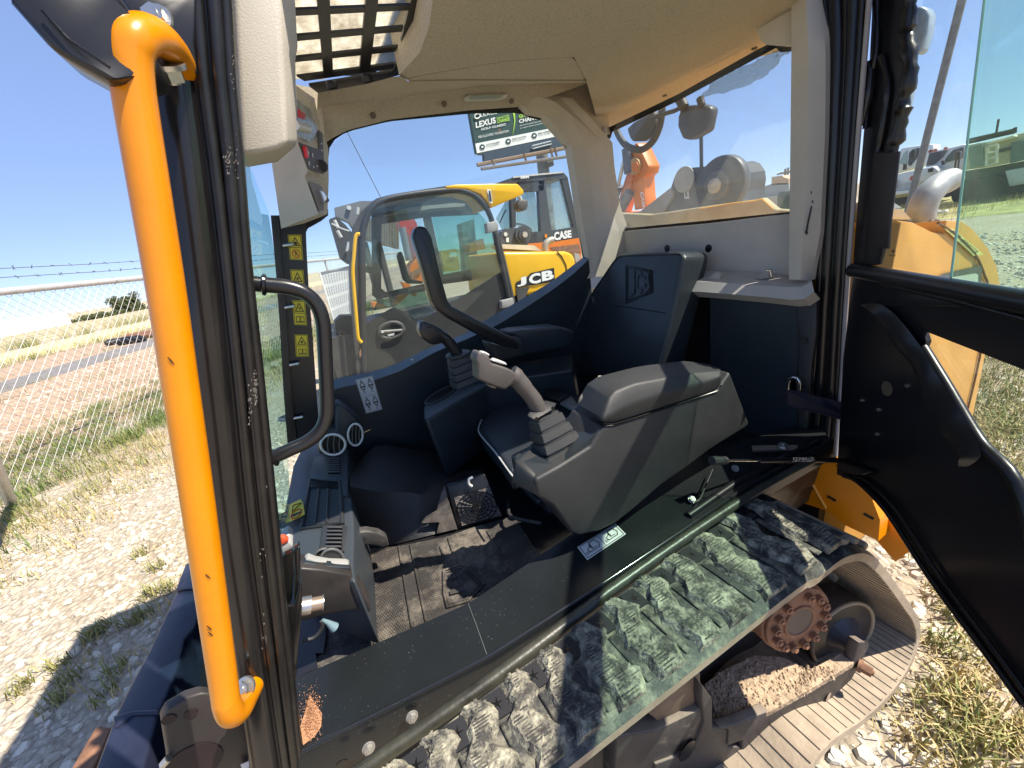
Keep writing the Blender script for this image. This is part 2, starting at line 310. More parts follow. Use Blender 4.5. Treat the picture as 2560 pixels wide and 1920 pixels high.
# ---- front pillar beside the door: round tube and the ribbed seal flange
pt = PY(S0, [(395, -150, .6), (415, 0, .6), (436, 200, .6), (468, 430, .6), (495, 640, .6), (535, 970, .6), (572, 1300, .6), (618, 1600, .6), (665, 1900, .6), (700, 2080, .6)])
fp = tube('front_pillar', smooth_path(pt, 4), 0.0228, pillar_m, ld, n=24)
eL = [(440, -150), (465, 0), (485, 200), (518, 430), (545, 640), (580, 970), (612, 1300), (655, 1600), (698, 1900), (728, 2080)]
eR = [(560, -150), (575, 0), (586, 200), (606, 420), (622, 640), (658, 970), (692, 1300), (722, 1600), (755, 1900), (780, 2080)]
for i, (f, r) in enumerate(((0.06, .0055), (0.24, .0075), (0.45, .005), (0.64, .008), (0.90, .0065))):
    tube('seal_rib', smooth_path([U(*p, Y=.592-(0.004 if i in (1, 3) else 0)) for p in edge_lerp(eL, eR, f)], 3), r*0.9, rubber, fp, n=10)
vv = [U(*p, Y=.600) for p in edge_lerp(eL, eR, -0.1)]+[U(*p, Y=.600) for p in edge_lerp(eL, eR, 0.97)][::-1]
prism('seal_flange', vv, (0, 0.045, 0), rubber, fp)
M('bare_grey', (0.19, 0.17, 0.15), 0.8, var=0.5, vs=120, dust=.1)
chips = []
for z, x, y, sx, sy, n in ((Z1, 1348, 960, 12, 50, 46), (Z1, 1400, 900, 10, 90, 18), (Z5, 1604, 840, 7, 55, 60), (Z5, 1570, 920, 6, 80, 30), (Z1, 1380, 300, 6, 130, 16), (B1, 1560, 500, 12, 300, 14)):
    for k in range(n):
        p = z(x+random.gauss(0, sx), y+random.gauss(0, sy)); r = random.uniform(.5, 2.2)
        chips.append(([U(p[0]+r*random.uniform(.4, 1.3)*math.cos(a), p[1]+1.9*r*random.uniform(.4, 1.3)*math.sin(a), Y=.5785) for a in [j*1.05 for j in range(6)]], [list(range(6))]))
many('paint_chips', chips, MATS['bare_grey'], fp, flip=False, kind='stuff')

# ---- yellow outside grab rail
hp = PY(S0, [(450, 168, .590), (430, 130, .565), (400, 98, .535), (366, 86, .515), (338, 100, .502), (327, 135, .500), (330, 190, .5), (346, 300, .5), (412, 700, .5), (451, 960, .5), (490, 1220, .5), (558, 1700, .5), (565, 1752, .5), (578, 1782, .505), (598, 1778, .52), (615, 1748, .55), (630, 1718, .575)])
gr = tube('grab_rail', smooth_path(hp, 5), 0.0154, yellow, ld, n=24)
prism('rail_bracket', PY(Z1, [(690, -40, .56), (790, 95, .55), (900, 112, .55), (995, 150, .56), (1002, 205, .56), (1040, 295, .57), (1095, 380, .575), (1172, 442, .58), (1150, 250, .58), (1165, -40, .58)]), (0, .008, 0), black, gr, bevel=.002)
hexbolt('bolt', U(*Z1(975, 375), Y=.545), U(*Z1(1010, 455), Y=.55)-U(*Z1(975, 375), Y=.545), .0125, .014, steel, gr)
hexbolt('bolt', U(*Z1(935, 118), Y=.55), Vector((-.3, -1, .3)), .010, .008, steel, gr)
prism('rail_foot', PY(B1, [(1420, 1130, .56), (1545, 1125, .59), (1590, 1110, .59), (1560, 1200, .59), (1500, 1290, .58), (1440, 1260, .56)]), (0.004, .004, -.006), yellow, gr, bevel=.002)
hexbolt('bolt', U(*B1(1460, 1175), Y=.553), Vector((-.35, -.75, .6)), .0105, .012, steel, gr)
for z, a, b in ((B1, 1232, 525), (B1, 1240, 830), (B1, 1247, 865), (Z5, 1075, 660)):
    c = U(*z(a, b), Y=.4838); q = [c+Vector((random.uniform(-.0012, .0012), 0, random.uniform(-.005, .005))) for _ in range(5)]
    O('scratch', [c+Vector((.0008*math.cos(t)-.0012*math.sin(t), 0, .005*math.sin(t))) for t in [j*1.05 for j in range(6)]], [list(range(6))], inkblack, gr, flip=False)

# ---- beige trim pod over the front pillar
N = P(Z1, [(1380, -80), (1655, -80), (1672, 300), (1690, 600), (1702, 850), (1640, 885), (1540, 905), (1432, 918)], Y=.655)
Fq = P(Z1, [(1360, -80), (1752, -80), (1772, 280), (1756, 330), (1766, 850), (1735, 890), (1650, 966), (1440, 1004)], Y=.71)
loft('trim_pod', [N, Fq], beige, ld, bevel=.006, seg=3)

# ---- headliner, skylight
skz = (U(*Z2(500, 200), Z=2.19), Vector((0, 0.13, 1)).normalized())
def SK(pts, dz=0.0): return [p+VZ*dz for p in P(Z2, pts, pl=skz)]
sg = prism('skylight_guard', SK([(860, -90), (850, 0), (825, 100), (790, 250), (750, 420), (735, 470), (190, 560), (245, 602), (560, 547), (772, 487), (905, 342), (970, 170), (1010, -90)]), (0, 0, .008), black, ld)
for q in ([(232, -90), (320, -90), (345, 470), (285, 505)], [(565, -90), (650, -90), (585, 455), (515, 465)]): prism('guard_bar', SK(q, .001), (0, 0, .007), black, sg)
for q in ([(60, 74), (850, 40), (848, 74), (60, 113)], [(60, 243), (800, 180), (792, 212), (60, 278)], [(60, 384), (775, 306), (765, 340), (60, 414)], [(110, 502), (745, 418), (735, 452), (160, 532)], [(50, -75), (860, -105), (860, -75), (50, -40)]):
    prism('guard_bar', SK(q, .002), (0, 0, .005), black, sg)
prism('skylight_panel', SK([(20, -120), (1040, -140), (1010, 200), (800, 520), (300, 640), (60, 640)], .05), (0, 0, .004), gl_sky, ld)
for q in ((330, 530), (562, 488)):
    c = SK([q])[0]; disc('clamp_knob', c+VZ*.001, (0, 0, -1), .017, .022, plastic, sg, n=8, bevel=.003)
ceil_px = [(1000, -90), (990, 0), (968, 170), (905, 342), (772, 487), (830, 505), (1100, 455), (1500, 392), (1905, 370), (1985, 520), (2075, 850), (2100, 850), (2345, 740), (2720, 545), (3000, 400), (3360, 300), (3480, -90)]
hl = prism('headliner', P(Z2, ceil_px, Z=2.13), (0, 0, .12), liner, ld)
rowB = [(770, 488), (835, 506), (1100, 457), (1500, 393), (1905, 371), (1985, 521)]
def row(z, pts, n, **k): return [U(*z(*p), **k) for p in resamp(pts, n)]
low = [(245, 602), (560, 545), (772, 487), (835, 528), (1200, 520), (1600, 522), (1988, 523)]
mid = [(240, 700), (560, 655), (900, 610), (1300, 560), (1640, 545), (1990, 540)]
bot = [(275, 940), (330, 900), (440, 843), (720, 772), (1240, 712), (1565, 690)]
loft('headliner_recess', [row(Z2, rowB, 30, Z=2.13), row(Z2, [(p[0], p[1]-2) for p in rowB], 30, Z=2.133), row(Z2, low[2:], 30, Z=2.127), row(Z2, low[2:], 30, Z=2.125)], liner, hl, closed=False)
vl = loft('headliner_valance', [row(Z2, low, 30, Z=2.125), row(Z2, mid, 30, Y=1.56), row(Z2, bot, 30, Y=1.60), [p+Vector((0, .08, .02)) for p in row(Z2, bot, 30, Y=1.60)]], liner, hl, closed=False, smooth=60)
prism('headliner_corner', [U(*Z2(*p), Y=1.69) for p in ((1560, 480), (2120, 480), (2140, 900), (2080, 880), (1860, 700), (1700, 700), (1540, 720))], (0, .02, 0), liner, hl)
prism('headliner_corner', [U(*Z2(*p), Y=1.56) for p in ((60, 540), (260, 575), (300, 960), (100, 960))], (0, .02, 0), liner, hl)
dl = prism('dome_light', P(Z2, [(1185, 635), (1220, 612), (1480, 605), (1460, 635), (1400, 650), (1200, 655)], Y=1.555), (0, -.006, -.004), silver, hl, bevel=.003)
prism('lens', P(Z2, [(1225, 632), (1250, 618), (1450, 612), (1435, 634), (1390, 644), (1225, 648)], Y=1.547), (0, -.004, 0), gl_rear, hl)
for q in ((602, 747), (1063, 672), (1500, 654)): disc('trim_plug', U(*Z2(*q), Y=1.565), (0, -.7, -.7), .010, .004, M('brown_plug', (.16, .13, .10), .6), hl, n=14)
for q in ((1345, 335), (725, 660), (325, 865)): disc('trim_plug', U(*Z3(*q), Z=2.128), (0, 0, -1), .009, .004, MATS['brown_plug'], hl, n=14)

# ---- switch console at the far front corner
I = [U(*C3(*p), Y=1.30) for p in ((255, 60), (270, 660), (372, 945), (338, 1000), (482, 1390))]
Oo = [U(*C3(*p), Y=1.50) for p in ((440, 190), (500, 510), (545, 590), (582, 700), (588, 1035), (575, 1390))]
Lf = [U(*C3(*p), Y=1.31) for p in ((-40, 60), (0, 880), (95, 1540))]
Bt = U(*C3(330, 1488), Y=1.5)
vs = I+Oo+Lf+[Bt]
O('switch_console', vs, [[0, 1, 6, 5], [1, 2, 8, 7, 6], [2, 3, 9, 8], [3, 4, 10, 9], [11, 12, 1, 0], [12, 13, 4, 3, 2, 1], [13, 14, 10, 4]], beige, ld, flip=True)
cs = bpy.data.objects['switch_console']
pA = plane3(I[1], I[2], Oo[3]); pB = plane3(I[3], I[4], Oo[4]); pC = plane3(I[0], I[1], Oo[1])
def tow(pl, d): n = pl[1] if pl[1].dot(CP-pl[0]) > 0 else -pl[1]; return (pl[0]+n*d, n)
prism('switch_panel', P(C3, [(285, 650), (488, 722), (484, 520), (522, 550), (545, 930), (535, 975), (382, 918)], pl=tow(pA, .003)), tow(pA, 0)[1]*-.002, M('switch_grey', (.09, .08, .075), .5), cs)
prism('display_window', P(C3, [(258, 195), (340, 268), (400, 300), (466, 500), (482, 690), (300, 602), (262, 590)], pl=tow(pC, .004)), tow(pC, 0)[1]*-.002, M('display_glass', (.33, .36, .36), .15, var=.4, vs=30), cs)
tube('hammer_handle', P(C3, [(235, 465), (365, 505)], pl=tow(pC, .02)), .011, silver, cs, n=16)
prism('red_lever', P(C3, [(265, 300), (330, 350), (325, 410), (268, 390)], pl=tow(pC, .012)), tow(pC, 0)[1]*.004, inkred, cs)
prism('hazard_switch', P(C3, [(312, 690), (325, 678), (352, 705), (365, 800), (350, 815), (335, 790)], pl=tow(pA, .005)), tow(pA, 0)[1]*.005, M('switch_red', (.75, .03, .04), .35), cs, bevel=.001)
for q in ((375, 760), (420, 780), (384, 865), (432, 902), (512, 660), (516, 730), (470, 892)):
    prism('icon', P(C3, [(q[0]-4, q[1]-22), (q[0]+4, q[1]-20), (q[0]+5, q[1]+22), (q[0]-3, q[1]+20)] if q[0] < 430 else [(q[0]-5, q[1]-8), (q[0]+5, q[1]-8), (q[0]+5, q[1]+8), (q[0]-5, q[1]+8)], pl=tow(pA, .0045)), tow(pA, 0)[1]*.0006, white, cs)
kx = U(*C3(510, 893), pl=tow(pA, .004)); kd = (U(*C3(590, 897), Y=1.47)-kx).normalized()
disc('fan_knob', kx, kd, .017, .010, plastic, cs, n=18); tube('knob_grip', [kx+kd*.008, kx+kd*.034], .007, M('brown_plastic', (.12, .10, .08), .45), cs, n=8)
prism('ignition_plate', P(C3, [(383, 1053), (500, 1090), (526, 1115), (540, 1345), (530, 1358), (492, 1356)], pl=tow(pB, .003)), tow(pB, 0)[1]*-.002, M('ignition_brown', (.20, .165, .125), .5), cs)
kx = U(*C3(485, 1215), pl=tow(pB, .004)); kd = (U(*C3(660, 1246), Y=1.46)-kx).normalized()
disc('ignition_ring', kx, kd, .019, .008, chrome, cs, n=20); disc('ignition_barrel', kx+kd*.007, kd, .013, .012, plastic, cs, n=16)
prism('key', [kx+kd*a+VZ*b for a, b in ((.015, -.006), (.05, -.012), (.075, -.006), (.078, 0), (.05, .008), (.015, .006))], (0, .006, 0), plastic, cs)

# ---- far front post with warning stickers, windscreen
ps = prism('front_post', P(Z6, [(262, -60), (452, -60), (462, 200), (478, 480), (505, 800), (530, 1180), (548, 1400), (400, 1530), (362, 1500), (330, 1000), (305, 600)], Y=1.55), (0, .06, 0), black, ld)
def sticker(parent, z, quad, Y, top, bottom):
    q = P(z, quad, Y=Y)
    prism('warning_sticker', q, (0, .0006, 0), stickyel, parent)
    flatpoly('sticker_print', q, [(.04, .02), (.96, .02), (.96, .98), (.04, .98)], inkblack, parent, .0006, hole=[(.08, .04), (.92, .04), (.92, .96), (.08, .96)])
    flatpoly('sticker_print', q, [(.04, .48), (.96, .48), (.96, .50), (.04, .50)], inkblack, parent, .0006)
    flatpoly('sticker_print', q, [(.14, .55), (.88, .55), (.51, .92)], inkblack, parent, .0007, hole=[(.25, .585), (.77, .585), (.51, .85)])
    if top == 0: flatpoly('sticker_print', q, [(.36, .62), (.62, .60), (.68, .66), (.58, .70), (.55, .74), (.46, .72), (.42, .66)], inkblack, parent, .0008)
    elif top == 1:
        flatpoly('sticker_print', q, [(.36, .70), (.66, .72), (.66, .69), (.54, .67), (.62, .60), (.57, .60), (.50, .65), (.42, .60), (.38, .61), (.47, .68), (.36, .68)], inkblack, parent, .0008)
    elif top == 2: flatpoly('sticker_print', q, [(.36, .71), (.50, .70), (.50, .62), (.54, .62), (.55, .68), (.64, .62), (.60, .72), (.40, .73)], inkblack, parent, .0008)
    else: flatpoly('sticker_print', q, [(.51+.10*math.cos(a*.7), .67+.055*math.sin(a*.7)) for a in range(9)], inkblack, parent, .0008)
    if bottom == 'no':
        c = [(.51+.32*math.cos(a*2*math.pi/24), .25+.175*math.sin(a*2*math.pi/24)) for a in range(24)]; h = [(.51+.26*math.cos(a*2*math.pi/24), .25+.14*math.sin(a*2*math.pi/24)) for a in range(24)]
        flatpoly('sticker_print', q, c, inkred, parent, .0009, hole=h); flatpoly('sticker_print', q, [(.30, .36), (.34, .39), (.72, .14), (.68, .12)], inkred, parent, .001)
        flatpoly('sticker_print', q, [(.42, .33), (.52, .35), (.56, .28), (.66, .20), (.60, .19), (.52, .25), (.47, .15), (.42, .16), (.46, .26), (.38, .27)], inkblack, parent, .0008)
    else:
        for u0, u1 in ((.20, .50), (.52, .82)):
            flatpoly('sticker_print', q, [(u0, .14), (u1, .14), (u1, .36), (u0, .36)], inkblack, parent, .0008, hole=[(u0+.04, .165), (u1-.04, .165), (u1-.04, .335), (u0+.04, .335)])
        flatpoly('sticker_print', q, [(.14, .10), (.88, .10), (.88, .125), (.14, .125)], inkblack, parent, .0008)
sticker(ps, Z6, [(345, 245), (437, 250), (423, 74), (330, 74)], 1.546, 0, 'no')
sticker(ps, Z6, [(365, 500), (452, 502), (438, 318), (346, 315)], 1.546, 1, 'no')
sticker(ps, Z6, [(374, 697), (464, 701), (450, 530), (360, 528)], 1.546, 2, 'book')
sticker(ps, Z6, [(388, 917), (479, 916), (468, 765), (377, 765)], 1.546, 3, 'book')
wf = prism('windscreen_frame', P(Z6, [(212, -60), (265, -60), (300, 350), (330, 800), (355, 1150), (392, 1500), (330, 1540), (300, 1150), (275, 700), (250, 350)], Y=1.53), (0, .03, 0), rubber, ld)
for q in ((300, 150), (312, 578), (345, 975), (376, 1343)):
    c = U(*Z6(*q), Y=1.535); tube('clamp_bolt', [c, c+Vector((.03, -.012, 0))], .006, steel, wf, n=8)
near = [(610, 380), (622, 640), (658, 970), (692, 1300), (735, 1700)]; far = [Z6(200, -80), Z6(250, 300), Z6(275, 620), Z6(325, 1180), Z6(335, 1520)]
nn = row(S0, near, 5, Y=.64); ff = row(S0, far, 5, Y=1.5)
loft('windscreen', [nn, ff], gl_front, ld, closed=False, flip=False)

# ---- inside grab handle
gp = P(S0, [(625, 708), (660, 712), (719, 718), (762, 733), (792, 762), (806, 800), (811, 850), (817, 1000), (813, 1050), (796, 1082), (765, 1106), (725, 1124), (683, 1143), (655, 1156)], Y=.66)
gh = tube('grab_handle', smooth_path(gp, 5), .0108, black, ld, n=18)
tube('weld_bead', ringpts(gp[1], gp[1]-gp[0], .0125, 14), .003, pillar_m, gh, n=6, closed=True); tube('weld_bead', ringpts(gp[-2], gp[-1]-gp[-2], .0125, 14), .003, pillar_m, gh, n=6, closed=True)

# ---- far side: beam under the side window, window with black border
T_ = [(800, 965), (837, 947), (933, 929), (983, 914), (1070, 871), (1160, 835), (1215, 799), (1296, 753), (1374, 707), (1416, 676), (1462, 640)]
I_ = [(800, 990), (837, 972), (925, 954), (998, 929), (1088, 880), (1164, 849), (1239, 815), (1316, 768), (1385, 722), (1431, 687), (1472, 648)]
Bm = [(800, 1140), (840, 1118), (918, 1077), (1057, 1012), (1130, 975), (1240, 930), (1330, 880), (1400, 840), (1450, 790), (1480, 740)]
sb = loft('side_beam', [row(S0, I_, 30, Y=1.59), row(S0, Bm, 30, Y=1.59)], plastic_b, ld, closed=False, smooth=25)
loft('beam_ledge', [row(S0, T_, 30, Y=1.66), row(S0, T_, 30, Y=1.638), row(S0, I_, 30, Y=1.589)], M('ledge_sky_sheen', (.12, .155, .19), .3, var=.15, vs=6, dust=.05), sb, closed=False)  # paler and bluer than the beam: grazing sky reflection put into the base colour
loft('side_panel', [row(S0, Bm, 12, Y=1.593), row(S0, [(780, 1300), (960, 1260), (1200, 1200), (1500, 1000)], 12, Y=1.593)], plastic_b, ld, closed=False)
for q in ((1195, 942), (1290, 965)): disc('bolt', U(*Z6(*q), Y=1.62), (0, 0, 1), .009, .006, steel if q[0] < 1200 else rusty, sb, n=12)
disc('bolt', U(*Z7(310, 515), Y=1.63), (0, -.3, 1), .012, .006, plastic, sb, n=12)
dq = P(Z6, [(872, 1312), (985, 1282), (917, 1048), (797, 1076)], Y=1.588)
lb = prism('instruction_label', dq, (0, .001, 0), offwhite, sb)
for k in range(2):
    v0 = .06+.5*(1-k)-.02
    for u0 in (.12, .58):
        flatpoly('label_print', dq, [(u0+.16+.15*math.cos(a*.6283), v0+.24+.12*math.sin(a*.6283)) for a in range(10)], inkblack, sb, .001, hole=[(u0+.16+.11*math.cos(a*.6283), v0+.24+.09*math.sin(a*.6283)) for a in range(10)])
        flatpoly('label_print', dq, [(u0+.06, v0+.20), (u0+.26, v0+.20), (u0+.26, v0+.24), (u0+.06, v0+.24)], inkblack, sb, .001)
        flatpoly('label_print', dq, [(u0+.10, v0+.02), (u0+.22, v0+.02), (u0+.20, v0+.12), (u0+.12, v0+.12)], inkblack, sb, .001, hole=[(u0+.12, v0+.03), (u0+.20, v0+.03), (u0+.18, v0+.11), (u0+.14, v0+.11)])
        flatpoly('label_print', dq, [(u0+.10, v0+.37), (u0+.22, v0+.37), (u0+.22, v0+.40), (u0+.10, v0+.40)], inkblack, sb, .001)
flatpoly('label_print', dq, [(.08, .485), (.92, .485), (.92, .492), (.08, .492)], inkblack, sb, .001)
flatpoly('label_print', dq, [(.02, .01), (.98, .01), (.98, .99), (.02, .99)], inkblack, sb, .001, hole=[(.035, .018), (.965, .018), (.965, .982), (.035, .982)])
Win = [(818, 420), (824, 368), (836, 350), (866, 330), (970, 304), (1178, 284), (1302, 282), (1318, 294), (1356, 301), (1417, 370), (1425, 424), (1441, 540), (1459, 652)]
Wout = [(808, 420), (811, 356), (826, 335), (860, 310), (965, 284), (1178, 262), (1306, 262), (1326, 280), (1362, 287), (1427, 362), (1437, 424), (1453, 540), (1474, 652)]
loft('window_border', [row(S0, Win, 40, Y=1.64), row(S0, Wout, 40, Y=1.63)], frit, ld, closed=False)
prism('window_border', P(Z6, [(455, 60), (470, 30), (560, -20), (610, -60), (610, -100), (520, -130), (440, -60)], Y=1.60), (0, .004, 0), frit, ld)
sw = prism('side_window', P(S0, [(760, 560), (790, 540), (824, 368), (866, 330), (970, 304), (1178, 280), (1306, 280), (1356, 299), (1420, 366), (1443, 540), (1462, 650), (1400, 720), (1215, 830), (983, 930), (800, 990)], Y=1.642), (0, .005, 0), gl_clear, ld)

# ---- far rear corner trim
cA = [U(*p, Y=1.60) for p in ((1304, 262), (1326, 280), (1363, 288), (1428, 362), (1438, 424), (1454, 540), (1473, 650), (1450, 702))]
cB = [U(*p, Y=1.58) for p in ((1345, 240), (1388, 255), (1425, 284), (1467, 370), (1476, 430), (1489, 560), (1497, 640), (1486, 692))]
cC = [U(*p, Y=1.60) for p in ((1345, 240), (1403, 246), (1462, 308), (1506, 358), (1512, 420), (1528, 520), (1548, 578), (1550, 690))]
loft('corner_trim', [[p+Vector((.0, .05, 0)) for p in cA], cA, cB, cC, [p+VX*.06 for p in cC]], beige, ld, closed=False)
ct = bpy.data.objects['corner_trim']
prism('corner_trim_cover', [U(*p, X=1.47) for p in ((1403, 248), (1462, 308), (1516, 318), (1518, 332), (1494, 350), (1509, 460), (1526, 560), (1545, 586), (1552, 720), (1490, 720), (1478, 450), (1466, 378))], (.05, .02, 0), greige, ld)
for q in (Z3(222, 1070), Z7(800, 150)): tube('screw_cap', ringpts(U(*q, X=1.468), VX, .018, 22), .0016, greige, ct, n=6, closed=True)

# ---- rear bulkhead, rear window, shelf
rwi = [(1507, 360), (1527, 344), (1531, 330), (1700, 250), (1900, 141), (1940, 120), (1952, 131), (1985, 128), (1978, 529), (1760, 552), (1550, 572), (1537, 560)]
rwo = [(1494, 352), (1515, 335), (1519, 320), (1694, 236), (1893, 124), (1930, 106), (1960, 113), (1995, 108), (1990, 534), (1762, 560), (1546, 583), (1526, 566)]
ra = [U(*p, X=1.505) for p in rwi]; rb = [U(*p, X=1.495) for p in rwo]
n_ = len(ra); O('rear_window_border', ra+rb, [[i, (i+1) % n_, n_+(i+1) % n_, n_+i] for i in range(n_)], frit, ld)
prism('rear_window', ra, (.005, 0, 0), gl_rear, ld)
bk = prism('rear_bulkhead', [U(*p, X=1.49) for p in ((1540, 580), (1760, 560), (1990, 533), (1990, 745), (1420, 730), (1440, 690))], (.05, 0, 0), greige, ld)
for q in (Z7(1480, 158), Z7(1212, 158)): disc('drain_hole', U(*q, X=1.4895), VX, .016, .001, frit, bk, n=18)
shf = [U(*Z7(*p), Z=1.335) for p in ((700, 345), (900, 330), (1450, 300), (1950, 330), (2190, 370), (2180, 420), (1440, 372), (640, 352))]
sh_f = row(Z7, [(610, 412), (760, 414), (1440, 440), (1760, 465), (1944, 482), (2050, 495), (2130, 480), (2165, 440)], 20, X=1.34)
sh_t = row(Z7, [(640, 350), (780, 345), (1440, 372), (1760, 395), (1944, 405), (2060, 415), (2120, 400), (2150, 370)], 20, X=1.37)
sh_b = row(Z7, [(640, 325), (780, 322), (1440, 300), (1760, 310), (1944, 330), (2060, 340), (2110, 345), (2140, 345)], 20, X=1.485)
sl = loft('rear_shelf', [[p+Vector((.04, 0, -.03)) for p in sh_f], sh_f, sh_t, sh_b], greige, ld, closed=False, smooth=20)
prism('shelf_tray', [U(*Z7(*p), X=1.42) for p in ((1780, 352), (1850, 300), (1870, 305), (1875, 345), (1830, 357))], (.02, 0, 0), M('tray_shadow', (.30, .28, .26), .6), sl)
prism('shelf_ramp', [U(*Z7(*p), X=1.40) for p in ((1450, 372), (1530, 310), (1560, 330), (1545, 385), (1450, 400))], (.02, 0, 0), greige, sl)
box('rear_lower_panel', (1.46, .64, .70), (1.50, 1.66, 1.30), black, ld)
rp = prism('door_side_panel', [U(*Z8(*p), X=1.40) for p in ((-200, 335), (310, 352), (320, 420), (325, 640), (315, 820), (265, 850), (250, 900), (320, 1000), (305, 1180), (250, 1215), (-200, 1150))], (.03, 0, 0), plastic_b, ld)
prism('panel_edge_trim', [U(*Z8(*p), X=1.395) for p in ((300, 355), (432, 318), (428, 560), (405, 700), (385, 900), (365, 1180), (305, 1200), (322, 980), (300, 830), (318, 800), (325, 560))], (.04, .01, 0), plastic, ld, bevel=.004)
for q in ((358, 595), (347, 872), (333, 1130)): disc('panel_screw', U(*Z8(*q), X=1.393), -VX, .011, .004, M('screw_black', (.03, .03, .03), .35), rp, n=14)
tube('latch_loop', smooth_path([U(*Z8(*p), X=1.38) for p in ((262, 890), (270, 830), (300, 815), (325, 835), (325, 890))], 4), .006, chrome, rp, n=8)

# ---- rear corner trim on the door side, and the door pillar with its ribs
tl = [(1978, -80), (1979, 90), (1976, 350), (1973, 600), (1972, 698)]; tm = [(2010, -80), (2018, 60), (2022, 160), (2018, 400), (2005, 600), (2000, 700)]; tr_ = [(2030, -80), (2046, 20), (2062, 90), (2064, 145), (2063, 325), (2050, 600), (2038, 640), (2025, 702)]
loft('door_corner_trim', [[p+Vector((.12, .0, 0)) for p in row(S0, tl, 20, X=1.40)], row(S0, tl, 20, X=1.40), row(S0, tm, 20, X=1.385), row(S0, tr_, 20, X=1.42), [p+Vector((.08, 0, 0)) for p in row(S0, tr_, 20, X=1.42)]], beige, ld, closed=False, smooth=30)
prism('corner_gusset', [U(*Z3(*p), X=1.43) for p in ((1210, -80), (1265, 0), (1395, 290), (1425, 310), (1540, 320), (1605, 312), (1620, -80)) ], (.03, 0, 0), beige, ld)
pm = bpy.data.objects['door_corner_trim']
for pts in ([(1735, 1420), (1745, 1430), (1735, 1480), (1722, 1540), (1712, 1600), (1716, 1615), (1702, 1625), (1692, 1605), (1700, 1590), (1712, 1520), (1728, 1450)], [(1733, 1325), (1742, 1320), (1741, 1342), (1734, 1340)], [(1742, 1385), (1752, 1384), (1750, 1408), (1742, 1404)]):
    O('scuff_mark', [U(*Z3(*p), X=1.383) for p in pts], [list(range(len(pts)))], inkblack, pm, flip=False)
qL = [(2040, -80), (2058, 60), (2064, 145), (2063, 325), (2048, 620), (2040, 760), (2028, 950), (2008, 1140)]; qR = [(2182, -80), (2170, 60), (2163, 145), (2148, 325), (2126, 620), (2116, 760), (2106, 950), (2090, 1140)]
dp = loft('door_pillar', [[p+Vector((.06, 0, 0)) for p in row(S0, qL, 20, X=1.46)], row(S0, qL, 20, X=1.46), row(S0, qR, 20, X=1.46), [p+Vector((.12, .05, 0)) for p in row(S0, qR, 20, X=1.46)]], black, ld, closed=False)
for f, r, m in ((.08, .011, black), (.30, .016, black), (.52, .009, rubber), (.66, .014, black), (.84, .008, rubber)):
    tube('pillar_rib', smooth_path(row(S0, edge_lerp(qL, qR, f), 12, X=1.455), 2), r, m, dp, n=12)
tube('pillar_edge', smooth_path(row(S0, edge_lerp(qL, qR, .985), 12, X=1.45), 2), .0065, M('lit_edge_grey', (.36, .34, .33), .6, dust=.1), dp, n=8)  # pale strip: light on the door-frame edge put in as colour

# ---- seat
spl = (Vector((1.12, 0, .95)), Vector((-.94, 0, .33)).normalized())
bf = P(Z7, [(600, 985), (583, 940), (590, 850), (625, 690), (700, 485), (800, 325), (868, 225), (905, 196), (960, 190), (1270, 178), (1312, 190), (1328, 225), (1290, 420), (1235, 660), (1175, 905), (1150, 985)], pl=spl)
seat = prism('seat_backrest', bf, Vector((.14, 0, -.02)), vinyl, ld, bevel=.034, seg=5)
spo = (spl[0]+spl[1]*.0015, spl[1])
tube('backrest_piping', smooth_path(P(Z7, [(590, 950), (588, 880), (632, 690), (705, 490), (805, 335), (872, 238), (905, 212), (960, 204), (1265, 194), (1302, 205), (1312, 235), (1275, 425), (1220, 660), (1160, 900)], pl=spo), 3), .0035, vinyl, seat, n=8)
tube('stitch_line', P(Z7, [(820, 520), (1000, 545), (1200, 576)], pl=spo), .002, emboss, seat, n=6)
em = P(Z7, [(945, 512), (1118, 442), (1112, 300), (945, 265)], pl=(spl[0]+spl[1]*.003, spl[1]))
for a in (0, .06):
    tube('emblem_outline', [bil(em, *p) for p in ((a, a), (1-a, a), (1-a, 1-a), (a, 1-a))], .0022, emboss, seat, n=6, closed=True)
for ch, u0, u1 in (('J', .10, .36), ('C', .40, .64), ('B', .68, .92)):
    lettering('emblem_letter', ch, subquad(em, u0, .12, u1, .90), emboss, seat, bold=.03, off=.002)
cu_px = [(1197, 1066), (1204, 1043), (1226, 1024), (1290, 997), (1360, 985), (1470, 985), (1480, 1060), (1400, 1110), (1330, 1140), (1276, 1177), (1240, 1125), (1203, 1084)]
cush = prism('seat_cushion', [U(*p, Z=1.005) for p in cu_px], (0, 0, -.085), vinyl, ld, bevel=.018, seg=4)
tube('cushion_piping', smooth_path([U(*p, Z=1.0)+Vector((-.003, -.003, -.008)) for p in ((1204, 1043), (1196, 1066), (1203, 1084), (1240, 1126), (1278, 1178), (1300, 1200))], 3), .003, silver, cush, n=6)
for k, (s, z) in enumerate(((0, .90), (-.02, .865), (-.005, .835), (-.03, .80))):
    q = [Vector((.44+s*-1, .93-s*-1, z)), Vector((.85, .93-s*-1, z)), Vector((.85, 1.30, z)), Vector((.44+s*-1, 1.30, z))]
    prism('suspension_bellow', q, (0, 0, .026), plastic_b, cush, bevel=.010, seg=3)
tube('adjuster_bar', smooth_path([U(*B2(*p), Z=.83) for p in ((1640, 660), (1640, 740), (1720, 775), (1850, 800))], 3), .006, plastic, cush, n=8)
prism('buckle', P(C2, [(910, 690), (1030, 615), (1110, 720), (1050, 765)], Z=1.04), (0, 0, -.012), M('buckle_grey', (.16, .16, .16), .35), cush, bevel=.003)
